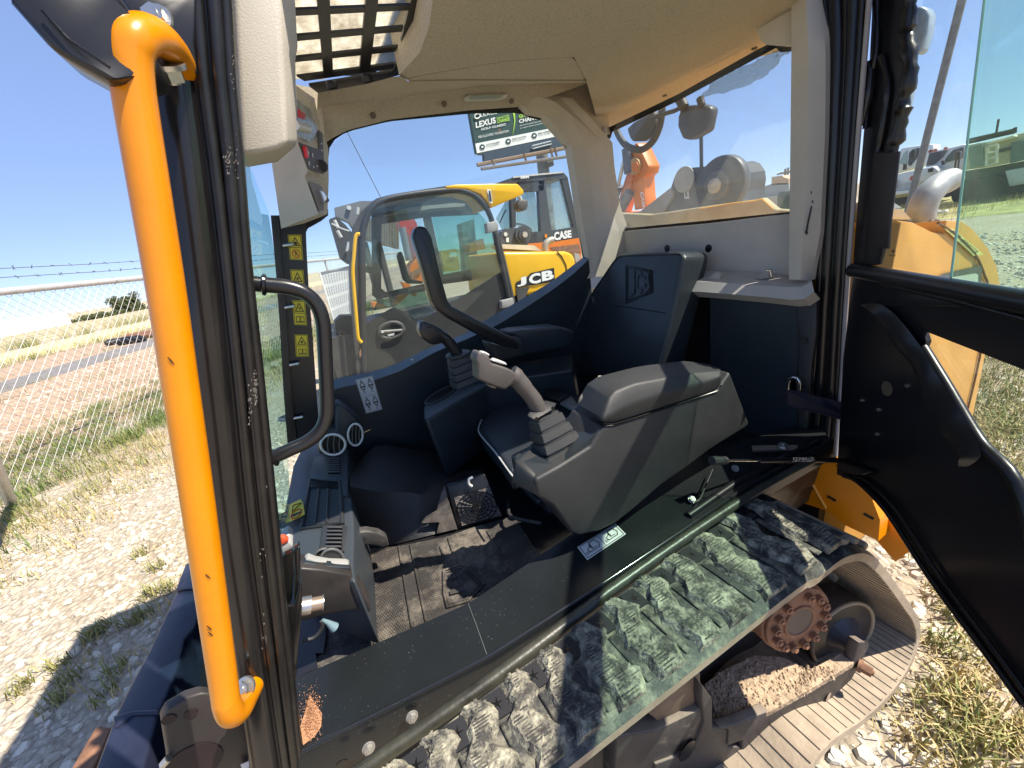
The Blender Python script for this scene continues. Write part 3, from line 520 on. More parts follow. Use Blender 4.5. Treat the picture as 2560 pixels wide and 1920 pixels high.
prism('belt_strap', P(C2, [(745, 540), (760, 470), (830, 520), (1000, 600), (905, 670), (780, 620)], Z=1.05), (0, 0, -.006), rubber, cush, bevel=.002)
for k in range(14):
    a = U(*C2(730+k*18, 470-random.uniform(0, 30)), Z=1.03); tube('straw', smooth_path([a, a+Vector((.02, .02, random.uniform(.005, .02))), a+Vector((.05, .03+random.uniform(-.02, .02), .012))], 2), .0012, M('straw_yellow', (.35, .24, .06), .7), cush, n=4)

# ---- near armrest console
NY = .66
cn = P(S0, [(1344, 1244), (1338, 1200), (1400, 1166), (1478, 1118), (1506, 1068), (1536, 1062), (1795, 977), (1826, 930), (1874, 1058), (1867, 1068), (1771, 1128), (1736, 1155), (1650, 1216), (1578, 1279), (1539, 1309), (1500, 1328), (1450, 1340), (1428, 1333), (1400, 1290), (1382, 1266)], Y=NY)
arm = prism('armrest_console', cn, (.004, .13, .004), plastic, ld, bevel=.010, seg=3)
prism('console_nose', [U(*p, Y=yy) for p, yy in (((1342, 1243), .661), ((1339, 1198), .664), ((1287, 1153), .730), ((1276, 1207), .725))], (.06, .03, 0), plastic, arm, bevel=.006, seg=2)
ct_ = [U(*p, Y=yy) for p, yy in (((1339, 1197), .667), ((1400, 1163), .667), ((1482, 1112), .670), ((1506, 1066), .672), ((1450, 1010), .80), ((1380, 1085), .80), ((1330, 1113), .78), ((1287, 1152), .735))]
O('console_top', ct_, [list(range(8))], plastic_b, arm)
A1 = [(800, 1288), (870, 1292), (1100, 1222), (1350, 1140), (1530, 1082), (1562, 1040)]
A2 = [(790, 1270), (930, 1185), (1100, 1122), (1350, 1055), (1550, 1000), (1564, 985)]
A3 = [(830, 1130), (880, 1082), (1000, 1035), (1240, 990), (1500, 952), (1562, 945)]
A4 = [(690, 1035), (760, 985), (1030, 917), (1340, 882), (1470, 905), (1558, 936)]
A0 = [(622, 1172), (650, 1120), (690, 1035)]
r1 = row(Z7, A1, 12, Y=NY+.002); r2 = row(Z7, A2, 12, Y=NY-.004); r3 = row(Z7, A3, 12, Y=NY+.015); r4 = row(Z7, A4, 12, Y=NY+.12)
f0 = U(*Z7(622, 1175), Y=NY+.12); f1 = U(*Z7(640, 1130), Y=NY+.13)
lidv = r1+r2+r3+r4+[f0, f1]; q = []
for a in range(3):
    for i in range(11): q.append([a*12+i, a*12+i+1, (a+1)*12+i+1, (a+1)*12+i])
q += [[0, 12, 48], [12, 24, 49, 48], [24, 36, 49], [11, 23, 35, 47], [0, 48]+[49, 36]+list(range(37, 48))+list(range(11, 0, -1))]
O('armrest_lid', lidv, q, plastic, arm, bevel=.006, seg=3)
tube('lid_gap', P(Z7, [(800, 1294), (870, 1297), (1100, 1228), (1350, 1146), (1535, 1084), (1562, 1045)], Y=NY-.001), .0022, frit, arm, n=6)

# ---- joysticks
def boot(parent, base, top, w0, w1, tiers, mat, depth=.85):
    ax = (top-base); L = ax.length; ax.normalize(); fx = Vector((1, 0, 0)); fx = (fx-ax*fx.dot(ax)).normalized(); fy = ax.cross(fx); rings = []
    for k in range(tiers):
        f0_ = k/tiers; f1_ = (k+.72)/tiers; wa = w0+(w1-w0)*f0_; wb = wa*.93
        for f, w_ in ((f0_, wa), (f1_, wb), (f1_+.02, wb*.84), (min(1, (k+1)/tiers), wb*.82)):
            c = base+ax*(L*f); rr = []
            for a in range(16):
                t = 2*math.pi*a/16; cx, sy = math.cos(t), math.sin(t); s = w_/2/max(abs(cx), abs(sy))**.75
                rr.append(c+fx*(cx*s)+fy*(sy*s*depth))
            rings.append(rr)
    return loft('gaiter', rings, mat, parent, smooth=35)
jb = U(*C2(905, 1235), Y=.735); jt = U(*C2(745, 815), Y=.77)
jy = tube('joystick', smooth_path(PY(C2, [(700, 780, .77), (640, 660, .772), (560, 560, .775), (470, 450, .78), (400, 400, .785)]), 4), [.020]*5+[.0195]*4+[.021]*4+[.024]*4, M('dusty_grip_plastic', (.085, .075, .072), .42, bump=.06, bs=500, dust=.03), ld, n=20)
gm = MATS['dusty_grip_plastic']
boot(jy, jb, jt, .125, .066, 4, plastic)
colr = loft('joystick_collar', [PY(C2, [(563, 830, .755), (600, 790, .80), (770, 672, .80), (885, 700, .775), (850, 765, .745), (650, 880, .735)]), PY(C2, [(600, 775, .765), (640, 740, .79), (750, 665, .79), (800, 680, .78), (770, 720, .76), (660, 800, .755)])], plastic, jy, bevel=.004)
for q in ((665, 858), (835, 748)): disc('collar_screw', U(*C2(*q), Y=.733 if q[0] < 700 else .742), -VY, .0045, .002, frit, jy, n=12)
hn = PY(C2, [(40, 260, .76), (65, 165, .76), (100, 168, .76), (150, 195, .76), (190, 230, .76), (205, 285, .76), (260, 300, .76), (370, 335, .76), (440, 370, .76), (470, 420, .76), (420, 500, .76), (350, 560, .76), (250, 530, .76), (150, 490, .76), (60, 450, .76), (62, 300, .76)])
prism('joystick_head', hn, (.0, .038, 0), gm, jy, bevel=.007, seg=3)
prism('rocker_button', PY(C2, [(215, 262, .768), (255, 240, .768), (350, 275, .768), (370, 305, .768), (300, 290, .768)]), (0, .022, 0), silver, jy, bevel=.002)
prism('thumb_button', PY(C2, [(95, 168, .766), (140, 165, .766), (185, 190, .766), (180, 215, .766)]), (0, .02, 0), silver, jy, bevel=.002)
prism('trigger', PY(C2, [(175, 505, .766), (250, 530, .766), (240, 545, .766), (190, 530, .766)]), (0, .02, 0), M('brown_trigger', (.20, .15, .11), .5), jy)
# far console with cup holder and the far joystick
fc = prism('far_console', P(Z6, [(1266, 1265), (1300, 1200), (1470, 1108), (1640, 1060), (1800, 1000), (1950, 950), (2300, 900), (2300, 1010), (1936, 1060), (1700, 1112), (1290, 1358), (1268, 1335)], Z=1.12), (.03, .02, -.26), plastic_b, ld, bevel=.010, seg=3)
cr = [U(*Z6(1388+108*math.cos(t)-8*math.sin(t), 1182-20*math.cos(t)+38*math.sin(t)-34*math.cos(t)), Z=1.1215) for t in [2*math.pi*i/28 for i in range(28)]]
O('cup_recess', cr, [list(range(28))], frit, fc, flip=False); tube('cup_rim', cr, .004, plastic, fc, n=8, closed=True)
fb = U(*Z6(1575, 1085), Y=1.30); ft = U(*Z6(1510, 905), Y=1.31)
fj = tube('joystick', smooth_path(PY(Z6, [(1505, 900, 1.31), (1470, 850, 1.31), (1430, 800, 1.31), (1380, 765, 1.31)]), 4), .021, black, ld, n=16)
boot(fj, fb, ft, .125, .080, 4, plastic); disc('joystick_collar', ft-VZ*.004, VZ, .046, .012, plastic, fj, n=16, bevel=.004)
prism('joystick_head', PY(Z6, [(1242, 745, 1.29), (1250, 680, 1.29), (1275, 672, 1.29), (1345, 700, 1.29), (1400, 730, 1.29), (1430, 765, 1.29), (1425, 815, 1.29), (1380, 830, 1.29), (1330, 838, 1.29), (1262, 790, 1.29)]), (0, .05, 0), black, fj, bevel=.008, seg=3)
for q in ([(1282, 690), (1320, 700), (1322, 722), (1288, 712)], [(1340, 712), (1392, 735), (1396, 752), (1345, 735)]): prism('thumb_button', [U(*Z6(*p), Y=1.286) for p in q], (0, .02, 0), plastic, fj, bevel=.003)
fa = prism('far_armrest', P(Z7, [(195, 705), (260, 690), (520, 664), (600, 685), (625, 700), (600, 800), (420, 830), (285, 855), (262, 760)], Y=1.34), (.0, .12, .0), plastic_b, ld, bevel=.014, seg=3)
prism('armrest_front', P(Z7, [(60, 770), (130, 790), (230, 725), (270, 740), (290, 850), (150, 885), (100, 870)], Y=1.33), (0, .08, 0), plastic, fa, bevel=.006)
# folding restraint bar
rb_o = PY(Z6, [(1235, 10, 1.26), (1290, 20, 1.26), (1330, 90, 1.26), (1385, 330, 1.26), (1440, 530, 1.26), (1470, 570, 1.26), (1600, 640, 1.26), (1760, 720, 1.26), (1900, 790, 1.26), (1936, 825, 1.26), (1930, 870, 1.26), (1800, 840, 1.26), (1640, 760, 1.26), (1440, 650, 1.26), (1370, 600, 1.26), (1330, 540, 1.26), (1270, 330, 1.26), (1200, 95, 1.26), (1205, 40, 1.26)])
prism('restraint_bar', rb_o, (-.0, .05, 0), black, ld, bevel=.009, seg=3)

# ---- footwell
box('cab_floor', (-.45, .62, .70), (1.46, 1.62, .775), black, ld)
mt = O('floor_mat', [U(*p, Z=.783) for p in ((700, 1720), (806, 1633), (815, 1560), (850, 1530), (880, 1450), (888, 1372), (995, 1366), (1122, 1340), (1192, 1315), (1285, 1290), (1352, 1392), (1180, 1510), (960, 1600))], [list(range(13))], matrub, ld)
for a, b in (((720, 1000), (772, 1585)), ((925, 950), (1012, 1475)), ((1000, 938), (1102, 1432)), ((1245, 895), (1302, 1065)), ((1500, 850), (1655, 1130)), ((1195, 950), (1240, 1090))):
    tube('mat_rib', [U(*B2(*a), Z=.785), U(*B2(*b), Z=.785)], .004, matrub, mt, n=8)
for pq in ([(505, 1010), (710, 1005), (760, 1560), (470, 1620)], [(735, 1000), (915, 960), (990, 1480), (785, 1570)], [(1015, 950), (1185, 925), (1225, 1370), (1110, 1425)]):
    q = P(B2, pq, Z=.7845); geos = []
    Lx = (q[1]-q[0]).length; Ly = (q[3]-q[0]).length; nx = int(Lx/.0075); ny = int(Ly/.0065)
    for i in range(nx):
        for j in range(ny):
            c = bil(q, (i+.5+.5*(j % 2))/(nx+1), (j+.5)/ny); r = ringpts(c, VZ, .0027, 6); geos.append(([c+VZ*.0016]+r, [[0, k+1, (k+1) % 6+1] for k in range(6)]))
    many('mat_studs', geos, matrub, mt, flip=False, kind='stuff')
me_ = P(B2, [(1250, 1340), (1232, 1085), (1340, 1070), (1470, 1210)], Z=.7855)   # J end near, B end far
eo = P(B2, [(1240, 1342), (1218, 1250), (1215, 1105), (1330, 1062), (1480, 1192), (1372, 1302)], Z=.787)
tube('mat_emblem', eo, .004, matrub, mt, n=8, closed=True)
tube('mat_emblem', [p+(sum(eo, Vector())/6-p)*.13 for p in eo], .0025, matrub, mt, n=8, closed=True)
eq = P(B2, [(1405, 1270), (1300, 1080), (1240, 1110), (1245, 1310)], Z=.787)
for ch, u0, u1 in (('J', .06, .32), ('C', .36, .63), ('B', .67, .92)): lettering('mat_letter', ch, subquad(eq, u0, .1, u1, .9), M('mat_letter_rubber', (.05, .045, .042), .5), mt, bold=.03, off=.003)
cz = [[U(*B2(*p), Y=y) if y else U(*B2(*p), Z=.782) for p in pts] for y, pts in ((None, resamp([(600, 975), (760, 955), (900, 935), (1170, 866), (1310, 836)], 16)), (1.17, resamp([(608, 560), (760, 590), (1000, 600), (1225, 640), (1330, 700)], 16)), (1.27, resamp([(606, 496), (760, 482), (1000, 490), (1230, 500), (1480, 440)], 16)), (1.50, resamp([(640, 430), (700, 360), (770, 300), (830, 290), (1100, 330), (1478, 410)], 16)))]
fw = loft('footwell_cover', cz, M('footwell_plastic', (.022, .022, .023), .5, var=.3, vs=5, bump=.1, bs=120, dust=.16, ds=7, dc=(.16, .13, .11)), ld, closed=False, smooth=50)
gb0, gb1 = U(*B2(1310, 838), Z=.782), U(*B2(1605, 762), Z=.782); gpl = (gb0, (gb1-gb0).cross(Vector((-.015, .05, .20))).normalized())
gq = P(B2, [(1310, 838), (1605, 762), (1485, 482), (1236, 562)], pl=gpl)
gp_ = prism('speaker_plate', gq, (0, .02, 0), black, ld, bevel=.003)
ins = subquad(gq, .10, .06, .97, .72); O('speaker_cone', [p-VY*.001 for p in ins], [[0, 1, 2, 3]], M('speaker_foam', (.16, .14, .125), .9, var=.7, vs=150, bump=.5, bs=200), gp_)
ge = []
for k in range(1, 6): ge.append(tubegeo([bil(gq, .53+.088*k*math.cos(t), .40+.068*k*math.sin(t))-VY*.004 for t in [2*math.pi*i/36 for i in range(36)]], .0018, 5, True))
for k in range(18): t = 2*math.pi*k/18; ge.append(tubegeo([bil(gq, .53+.06*math.cos(t), .40+.05*math.sin(t))-VY*.004, bil(gq, .53+.44*math.cos(t), .40+.34*math.sin(t))-VY*.004], .0016, 5))
many('speaker_grille', ge, black, gp_)
disc('speaker_hub', bil(gq, .53, .40), -VY, .016, .006, black, gp_, n=14)
prism('cover_dirt', P(B2, [(1225, 560), (1240, 630), (1305, 835), (1170, 866), (1190, 790), (1075, 798), (1100, 760), (1170, 720), (1205, 600)], pl=(gb0-VY*.004, gpl[1])), (0, .004, 0), M('pale_mud', (.13, .11, .095), .9, var=.5, vs=40, dust=.2), fw)
tube('plate_clip', smooth_path(P(B2, [(1405, 500), (1380, 515), (1380, 545), (1400, 560)], pl=(gb0-VY*.01, gpl[1])), 3), .005, silver, gp_, n=8)
prism('foot_pedal', [U(*B2(*p), Y=1.02) for p in ((640, 862), (720, 850), (800, 862), (852, 892), (866, 950), (820, 960), (740, 944), (650, 950))], (0, .03, 0), M('worn_pedal', (.05, .047, .045), .55, var=.6, vs=40, dust=.25, ds=20), ld, bevel=.006)

# ---- dashboard
DZ = 1.02
dtop = [U(*p, Z=DZ) for p in (C4(735, 128), C4(800, 135), C4(860, 190), C4(872, 560), C4(868, 1085), C4(905, 1088), C4(935, 1400), C5(1010, 330), C5(1025, 470), C5(470, 330), C4(160, 1520), C4(170, 1440), C4(300, 760), C4(430, 500))]
dashm = M('dash_plastic', (.040, .048, .056), .45, var=.15, vs=6, bump=.1, bs=400, dust=.06, ds=20)
db = prism('dashboard', dtop, (0, 0, -.20), dashm, ld, bevel=.008, seg=3)
def onz(z, pts, dz=0.0): return [U(*z(*p), Z=DZ+dz) for p in pts]
prism('dash_lip', onz(C4, [(530, 678), (870, 668), (868, 1080), (820, 1090), (800, 925), (480, 912), (500, 760)], .001), (0, 0, .004), dashm, db, bevel=.002)
tr = onz(C4, [(390, 1420), (815, 1372), (790, 928), (482, 915)], .002)
prism('tray_floor', subquad(tr, .07, .04, .95, .97), (0, 0, .001), plastic, db)
tube('tray_rim', tr, .006, plastic, db, n=10, closed=True)
for u in (.33, .62): tube('tray_rib', [bil(tr, u, .05)+VZ*.002, bil(tr, u, .78)+VZ*.002], .0035, plastic, db, n=8)
prism('tray_wall', subquad(tr, .05, .80, .95, .98), (0, 0, .004), frit, db)
for fr, op, ns in (([(620, 890), (825, 890), (800, 682), (655, 682)], [(665, 850), (790, 850), (788, 690), (672, 690)], 7), ([(575, 1659), (840, 1659), (868, 1395), (610, 1385)], [(640, 1640), (805, 1640), (815, 1400), (665, 1400)], 6)):
    prism('vent_frame', onz(C4, fr, .003), (0, 0, .003), plastic, db, bevel=.002)
    oq = onz(C4, op, .0065); O('vent_opening', oq, [[0, 1, 2, 3]], frit, db, flip=False)
    for k in range(ns):
        v0 = (k+.35)/ns; prism('vent_slat', [p+VZ*.002 for p in subquad(oq, 0, v0, 1, v0+.38/ns)], (0, 0, .004), M('slat_grey', (.07, .065, .065), .5), db, bevel=.001)
def vent_ring(c, rx, ry, Yp, nm):
    cc = [U(*C4(c[0]+rx*math.cos(t), c[1]+ry*math.sin(t)), Y=Yp) for t in [2*math.pi*i/36 for i in range(36)]]
    tube('vent_ring', cc, .0042, silver, db, n=10, closed=True); O('vent_opening', [p+VY*.004 for p in cc], [list(range(36))], frit, db, flip=False)
    for k in (-.45, .05, .5):
        tube('vent_fin', smooth_path([U(*C4(c[0]+rx*(k+.1*s*s), c[1]+ry*s*math.sqrt(1-k*k)*.95), Y=Yp) for s in (-1, -.5, 0, .5, 1)], 3), .0022, M('fin_grey', (.10, .10, .10), .4), db, n=6)
vent_ring((715, 545), 128, 106, 1.30, 'a'); vent_ring((948, 442), 76, 112, 1.42, 'b')
prism('dash_end', P(C4, [(742, 130), (800, 128), (862, 170), (960, 260), (1040, 380), (1045, 440), (1020, 540), (960, 560), (880, 560), (870, 700), (740, 690), (560, 640), (570, 400), (742, 400)], Y=1.44), (0, .08, 0), plastic_b, db, bevel=.012, seg=3)
prism('dash_sticker', onz(C4, [(222, 1370), (425, 1270), (405, 1150), (378, 1112), (275, 1165)], .012), (0, 0, .001), stickyel, db)
tube('sticker_print', onz(C4, [(290, 1240), (390, 1150), (300, 1175)], .014), .0012, inkblack, db, n=5, closed=True)
tube('sticker_print', onz(C4, [(335+62*math.cos(t)*.9, 1262-50*math.cos(t)*.6+40*math.sin(t)) for t in [i*.5236 for i in range(12)]], .014), .0016, inkred, db, n=5, closed=True)
prism('sticker_print', onz(C4, [(285, 1290), (300, 1270), (380, 1235), (385, 1250), (310, 1290)], .0135), (0, 0, .0005), inkblack, db)
bx_ = prism('front_valve_box', P(C5, [(455, 335), (700, 355), (965, 400), (1010, 440), (1070, 520), (1130, 610), (1175, 690), (1200, 770), (1115, 818), (1060, 762), (760, 815), (455, 897)], Y=.775), (0, .05, 0), M('scuffed_brown_black', (.035, .030, .028), .45, var=.4, vs=12, dust=.12, ds=14, dc=(.25, .21, .18)), ld, bevel=.004)
for k, (a, r) in enumerate((((790, 245), 118), ((715, 235), 110))):
    c = [U(*C5(a[0]+r*math.cos(t), a[1]-r*.92*math.sin(t)), Y=.82+.02*k) for t in [math.pi*i/16 for i in range(17)]]
    prism('dial_face', c, (0, .008, 0), plastic, bx_); tube('dial_rim', c, .003, M('dial_grey', (.10, .10, .10), .5), bx_, n=8)
prism('white_trim_ring', P(C5, [(500, 262), (545, 232), (620, 262), (760, 285), (940, 290), (975, 305), (965, 325), (840, 318), (640, 300), (510, 278)], Y=.80), (0, .02, 0), M('trim_grey', (.30, .30, .29), .5), bx_, bevel=.002)
prism('trim_band', P(C5, [(465, 300), (510, 280), (640, 302), (840, 322), (975, 330), (980, 380), (800, 360), (640, 340), (468, 328)], Y=.79), (0, .02, 0), plastic_b, bx_, bevel=.002)
st = P(C5, [(455, 735), (570, 715), (580, 712), (690, 692)], Y=.69)
tube('striker_pin', [st[0], st[1]], .0165, steel, bx_, n=20); tube('striker_pin', [st[1], st[3]], .0125, M('brown_brass', (.35, .26, .20), .4, metal=.6), bx_, n=20); tube('striker_pin', [st[3], st[3]+(st[3]-st[1])*.06], .0145, steel, bx_, n=20)
bp_ = prism('pillar_bracket', P(C5, [(385, 165), (450, 105), (462, 250), (458, 330), (440, 560), (420, 700), (385, 660), (400, 400)], Y=.665), (0, .02, 0), pillar_m, ld, bevel=.004)
prism('bracket_plate', P(C5, [(310, 742), (400, 720), (445, 520), (475, 520), (480, 700), (468, 900), (440, 1200), (415, 1475), (365, 1490), (340, 1100)], Y=.655), (0, .01, 0), pillar_m, bp_, bevel=.003)
prism('bracket_recess_shade', P(C5, [(262, 230), (300, 195), (385, 165), (390, 400), (370, 660), (335, 725), (300, 700)], Y=.675), (0, .01, 0), frit, bp_)  # black sheet in place of the shade inside the open bracket
rl = prism('work_lamp', P(C5, [(250, 90), (335, 45), (385, 95), (380, 125), (300, 195), (262, 205)], Y=.70), (0, .05, 0), M('lamp_grey', (.42, .41, .40), .4), ld, bevel=.005)
prism('lamp_lens', P(C5, [(238, 20), (290, 8), (338, 38), (335, 62), (255, 108), (238, 110)], Y=.698), (0, .01, 0), M('lamp_red', (.75, .10, .04), .25), rl, bevel=.003)
tube('wiring', smooth_path(P(C5, [(680, 880), (690, 930), (660, 1000), (590, 1060), (470, 1085)], Y=.74), 4), .004, plastic, ld, n=8)
tube('cable_end', P(C5, [(690, 870), (740, 895), (815, 950)], Y=.74), [.003, .005, .010], M('blue_grey_plug', (.16, .24, .28), .5), ld, n=10)
prism('kick_panel', P(C5, [(440, 890), (745, 830), (720, 1100), (700, 1220), (620, 1220), (645, 1375), (530, 1420), (410, 1480), (470, 1050)], Z=.79), (0, 0, .002), black, ld)

# ---- door sill
s_in = [(690, 1716), (738, 1695), (960, 1600), (1174, 1507), (1333, 1400), (1440, 1328), (1600, 1215), (1760, 1130), (1900, 1090), (2040, 1050)]
s_out = [(720, 1895), (765, 1870), (950, 1778), (1138, 1682), (1221, 1639), (1500, 1461), (1700, 1328), (1870, 1212), (1980, 1150), (2075, 1098)]
so = row(S0, s_out, 40, Z=.870); si = row(S0, s_in, 40, Z=.868); si2 = [p+Vector((0, .004, -.10)) for p in si]
lip = [p+Vector((0, -.006, .006)) for p in so]; dn = [p+Vector((0, -.012, -.004)) for p in so]; dn2 = [p+Vector((0, -.010, -.075)) for p in so]
sill = loft('door_sill', [si2, si, so, lip, dn, dn2], blacksill, ld, closed=False, smooth=40)
tube('sill_lip', [p+Vector((0, -.004, .003)) for p in so], .005, M('gloss_black', (.014, .016, .018), .14), sill, n=10)
for q in ((912, 1080), (612, 1297)): c = U(*B3(*q), Y=.552); hexbolt('bolt', c, Vector((0, -1, .2)), .0085, .008, dsteel, sill)
disc('bolt_hole', U(*B3(428, 1408), Y=.55), -VY, .010, .002, frit, sill, n=14)
for q in ((45, 850), (590, 460)): c = U(*C7(*q), Z=.878); hexbolt('bolt', c, Vector((-.1, -.6, .8)), .0085, .009, dsteel, sill)
tube('sill_seam', P(B3, [(1300, 300), (1360, 460), (1430, 655)], Z=.8705), .0007, M('seam_grey', (.12, .13, .12), .5), sill, n=5)
sr_o = [(880, 1945), (913, 1920), (1080, 1805), (1260, 1678), (1500, 1495), (1640, 1395), (1800, 1285), (1930, 1205), (2030, 1150)]
tube('sill_guard_rail', smooth_path(row(S0, sr_o, 14, Z=.862), 3), .0130, M('dusty_rail_paint', (.040, .040, .030), .38, var=.5, vs=20, bump=.1, bs=60, dust=.14, ds=16, dc=(.33, .30, .20)), sill, n=14)
O('sill_skirt', row(S0, [(860, 1950), (1260, 1690), (1500, 1510), (1800, 1300), (2030, 1165)], 20, Z=.835)+row(S0, [(860, 1950), (1260, 1690), (1500, 1510), (1800, 1300), (2030, 1165)], 20, Z=.835)[::-1] if False else [p for p in row(S0, s_out, 20, Z=.80)]+[p+Vector((0, .04, -.3)) for p in row(S0, s_out, 20, Z=.80)], [[i, i+1, 20+i+1, 20+i] for i in range(19)], black, sill)
lq = P(B4, [(388, 462), (610, 312), (550, 252), (330, 388)], Z=.8715)
prism('sill_label', lq, (0, 0, .0008), offwhite, sill)
flatpoly('label_print', lq, [(.03, .05), (.97, .05), (.97, .95), (.03, .95)], inkblack, sill, .0012, hole=[(.045, .09), (.955, .09), (.955, .91), (.045, .91)])
flatpoly('label_print', lq, [(.495, .05), (.505, .05), (.505, .95), (.495, .95)], inkblack, sill, .0012)
for u in (.0, .48):
    flatpoly('label_print', lq, [(u+.14, .25), (u+.38, .25), (u+.43, .5), (u+.38, .85), (u+.24, .85), (u+.2, .6), (u+.12, .5)], inkblack, sill, .0014, hole=[(u+.16, .30), (u+.365, .30), (u+.41, .5), (u+.365, .80), (u+.255, .80), (u+.215, .56), (u+.135, .47)])
    flatpoly('label_print', lq, [(u+.22, .38), (u+.34, .38), (u+.34, .42), (u+.25, .42), (u+.25, .70), (u+.22, .70)], inkblack, sill, .0014)
    flatpoly('label_print', lq, [(u+.07, .22), (u+.12, .22), (u+.12, .38), (u+.07, .38)], inkblack, sill, .0014, hole=[(u+.08, .25), (u+.11, .25), (u+.11, .35), (u+.08, .35)])
# spilled red-brown grit at the foot of the pillar
gv, gf = [], []
for k in range(900):
    a = random.gauss(0, 1); b = random.gauss(0, 1); c = U(*B3(215+a*32+b*4, 1060+b*85-a*10), Z=.872); s = random.uniform(.0006, .0022)
    base = len(gv); gv += [c+Vector((random.uniform(-s, s), random.uniform(-s, s), random.uniform(0, s))) for _ in range(3)]+[c+VZ*s*1.6]; gf += [[base, base+1, base+3], [base+1, base+2, base+3], [base+2, base, base+3]]
O('spilled_grit', gv, gf, M('red_brown_grit', (.42, .22, .12), .9, var=.4, vs=300), sill, flip=False, kind='stuff')
O('grit_patch', [U(*B3(*p), Z=.8712) for p in ((160, 1280), (140, 1150), (190, 1000), (205, 930), (235, 980), (290, 1060), (285, 1150), (240, 1220))], [list(range(8))], MATS['red_brown_grit'], sill, flip=False)

# ---- gas strut
g0, g1, g2, g3 = [U(*C7(*p), Y=y) for p, y in (((300, 360), .60), ((470, 358), .598), ((880, 360), .585), ((1850, 352), .53))]
gs = tube('gas_strut', [g2, g3], .0095, black, ld, n=20)
tube('strut_rod', [g1, g2], .0042, chrome, gs, n=14); tube('strut_socket', [g0, g1], .0115, plastic, gs, n=14)
tube('strut_end', [g3, g3+(g3-g2)*.09], [.008, .005], black, gs, n=12)
sq = [U(*C7(*p), Y=.535) for p in ((1300, 345), (1565, 345), (1565, 312), (1300, 312))]; lettering('strut_print', 'STABILUS', sq, offwhite, gs, off=.004)
sq = [U(*C7(*p), Y=.535) for p in ((1302, 362), (1578, 360), (1578, 332), (1302, 334))]
sq = [U(*C7(*p), Y=.535) for p in ((1302, 364), (1575, 362), (1575, 340), (1302, 342))]; lettering('strut_print', 'LIFT-O-MAT', [p-VZ*.002 for p in sq], offwhite, gs, off=.004)
tube('door_strut_link', smooth_path([U(*C7(*p), Z=.90) for p in ((310, 470), (220, 680), (150, 840), (80, 880))], 3), .002, plastic, gs, n=6)
prism('check_strap', [U(*Z8(*p), Y=y) for p, y in (((245, 890), .64), ((300, 890), .635), ((460, 930), .60), ((715, 1000), .52), ((708, 1085), .52), ((560, 1062), .56), ((258, 985), .64))], (0, .004, 0), M('navy_webbing', (.012, .014, .03), .6, bump=.2, bs=300), ld)
prism('floor_bracket', [U(*C7(*p), Z=.885) for p in ((800, 190), (1380, 180), (1370, 215), (1330, 240), (810, 252))], (0, 0, .006), dusty, ld)
hexbolt('bolt', U(*C7(1190, 190), Z=.892), VZ, .012, .012, steel, ld)
tube('lower_rail', [U(*C7(*p), Z=.87) for p in ((0, 1060), (600, 640), (1200, 330), (1620, 120))], .012, black, ld, n=12)

# ---- the open door
dn_ = Vector((.748, -.664, 0)).normalized(); dh = Vector((1.443, .59, 0)); dd = Vector((-.664, -.748, 0)).normalized(); dpl = (dh, dn_)
def D(z, pts, off=0.0): return P(z, pts, pl=(dh+dn_*off, dn_))
def DW(s, zz, off=0.0): return dh+dd*s+dn_*off+VZ*zz
door = prism('cab_door', D(Z8, [(645, 190), (830, 225), (1659, 405)])+[DW(1.02, 1.37), DW(1.02, 1.27)]+D(Z8, [(1659, 770), (1250, 610), (1060, 535), (1080, 600), (1065, 640), (1200, 870), (1390, 1190), (1659, 1560)])+[DW(.80, .79), DW(.86, .76), DW(.86, .67)]+D(S0, [(2560, 1773), (2450, 1617), (2320, 1443), (2212, 1278), (2140, 1203), (2092, 1186), (2108, 900)]), dn_*.010, black, ld)
prism('door_stile', D(Z4, [(660, -80), (905, -80), (878, 130), (884, 250), (895, 440), (850, 620), (838, 720), (790, 900), (770, 1100), (745, 1400), (700, 1570), (545, 1580), (575, 1200), (610, 790), (640, 460), (658, 100)]), dn_*.012, black, door, bevel=.004)
for pts, r in (([(905, -80), (880, 120), (872, 240), (893, 420), (850, 600), (842, 700), (800, 860)], .014), ([(720, 330), (760, 500), (740, 700), (700, 900)], .008), ([(690, -80), (690, 300), (650, 500), (625, 760)], .007)):
    q = smooth_path(D(Z4, pts, -.006), 5); tube('door_seal', q, [r*(1+.35*math.sin(i*1.7)*math.sin(i*.6)) for i in range(len(q))], rubber, door, n=10)
prism('seal_flap', D(Z4, [(672, 908), (740, 905), (820, 896), (795, 1100), (770, 1300), (757, 1475), (640, 1462), (655, 1150)], -.02), dn_*.006, M('brown_rubber', (.022, .017, .016), .5, var=.3, bump=.1), door, bevel=.002)
tube('hinge_pin', D(Z4, [(640, 380), (655, 440), (645, 560), (600, 745)], -.01), .012, black, door, n=10)
tube('belt_bar', D(Z8, [(648, 178), (1659, 368)])+[DW(1.15, 1.415)], .0205, black, door, n=18)
tube('belt_seal', D(Z8, [(825, 260), (1250, 358), (1659, 468)], -.004)+[DW(1.1, 1.33, -.004)], .006, rubber, door, n=10)
prism('door_lip', D(Z8, [(825, 262), (1250, 362), (1659, 476), (1659, 500), (1250, 400), (818, 395)], -.006), dn_*.006, black, door, bevel=.002)
ws = smooth_path(D(Z8, [(760, 395), (860, 455), (960, 560), (1060, 720), (1180, 930), (1290, 1110), (1365, 1260)], -.012), 5)
strip_r = [(720, 380), (800, 370), (890, 435), (965, 520), (1060, 650), (1120, 760), (1190, 870), (1290, 1035), (1390, 1180), (1408, 1290), (1330, 1342)]
strip_l = [(722, 384), (790, 480), (850, 560), (900, 640), (985, 730), (1030, 830), (1060, 900), (1035, 980), (1150, 1120), (1240, 1230), (1328, 1342)]
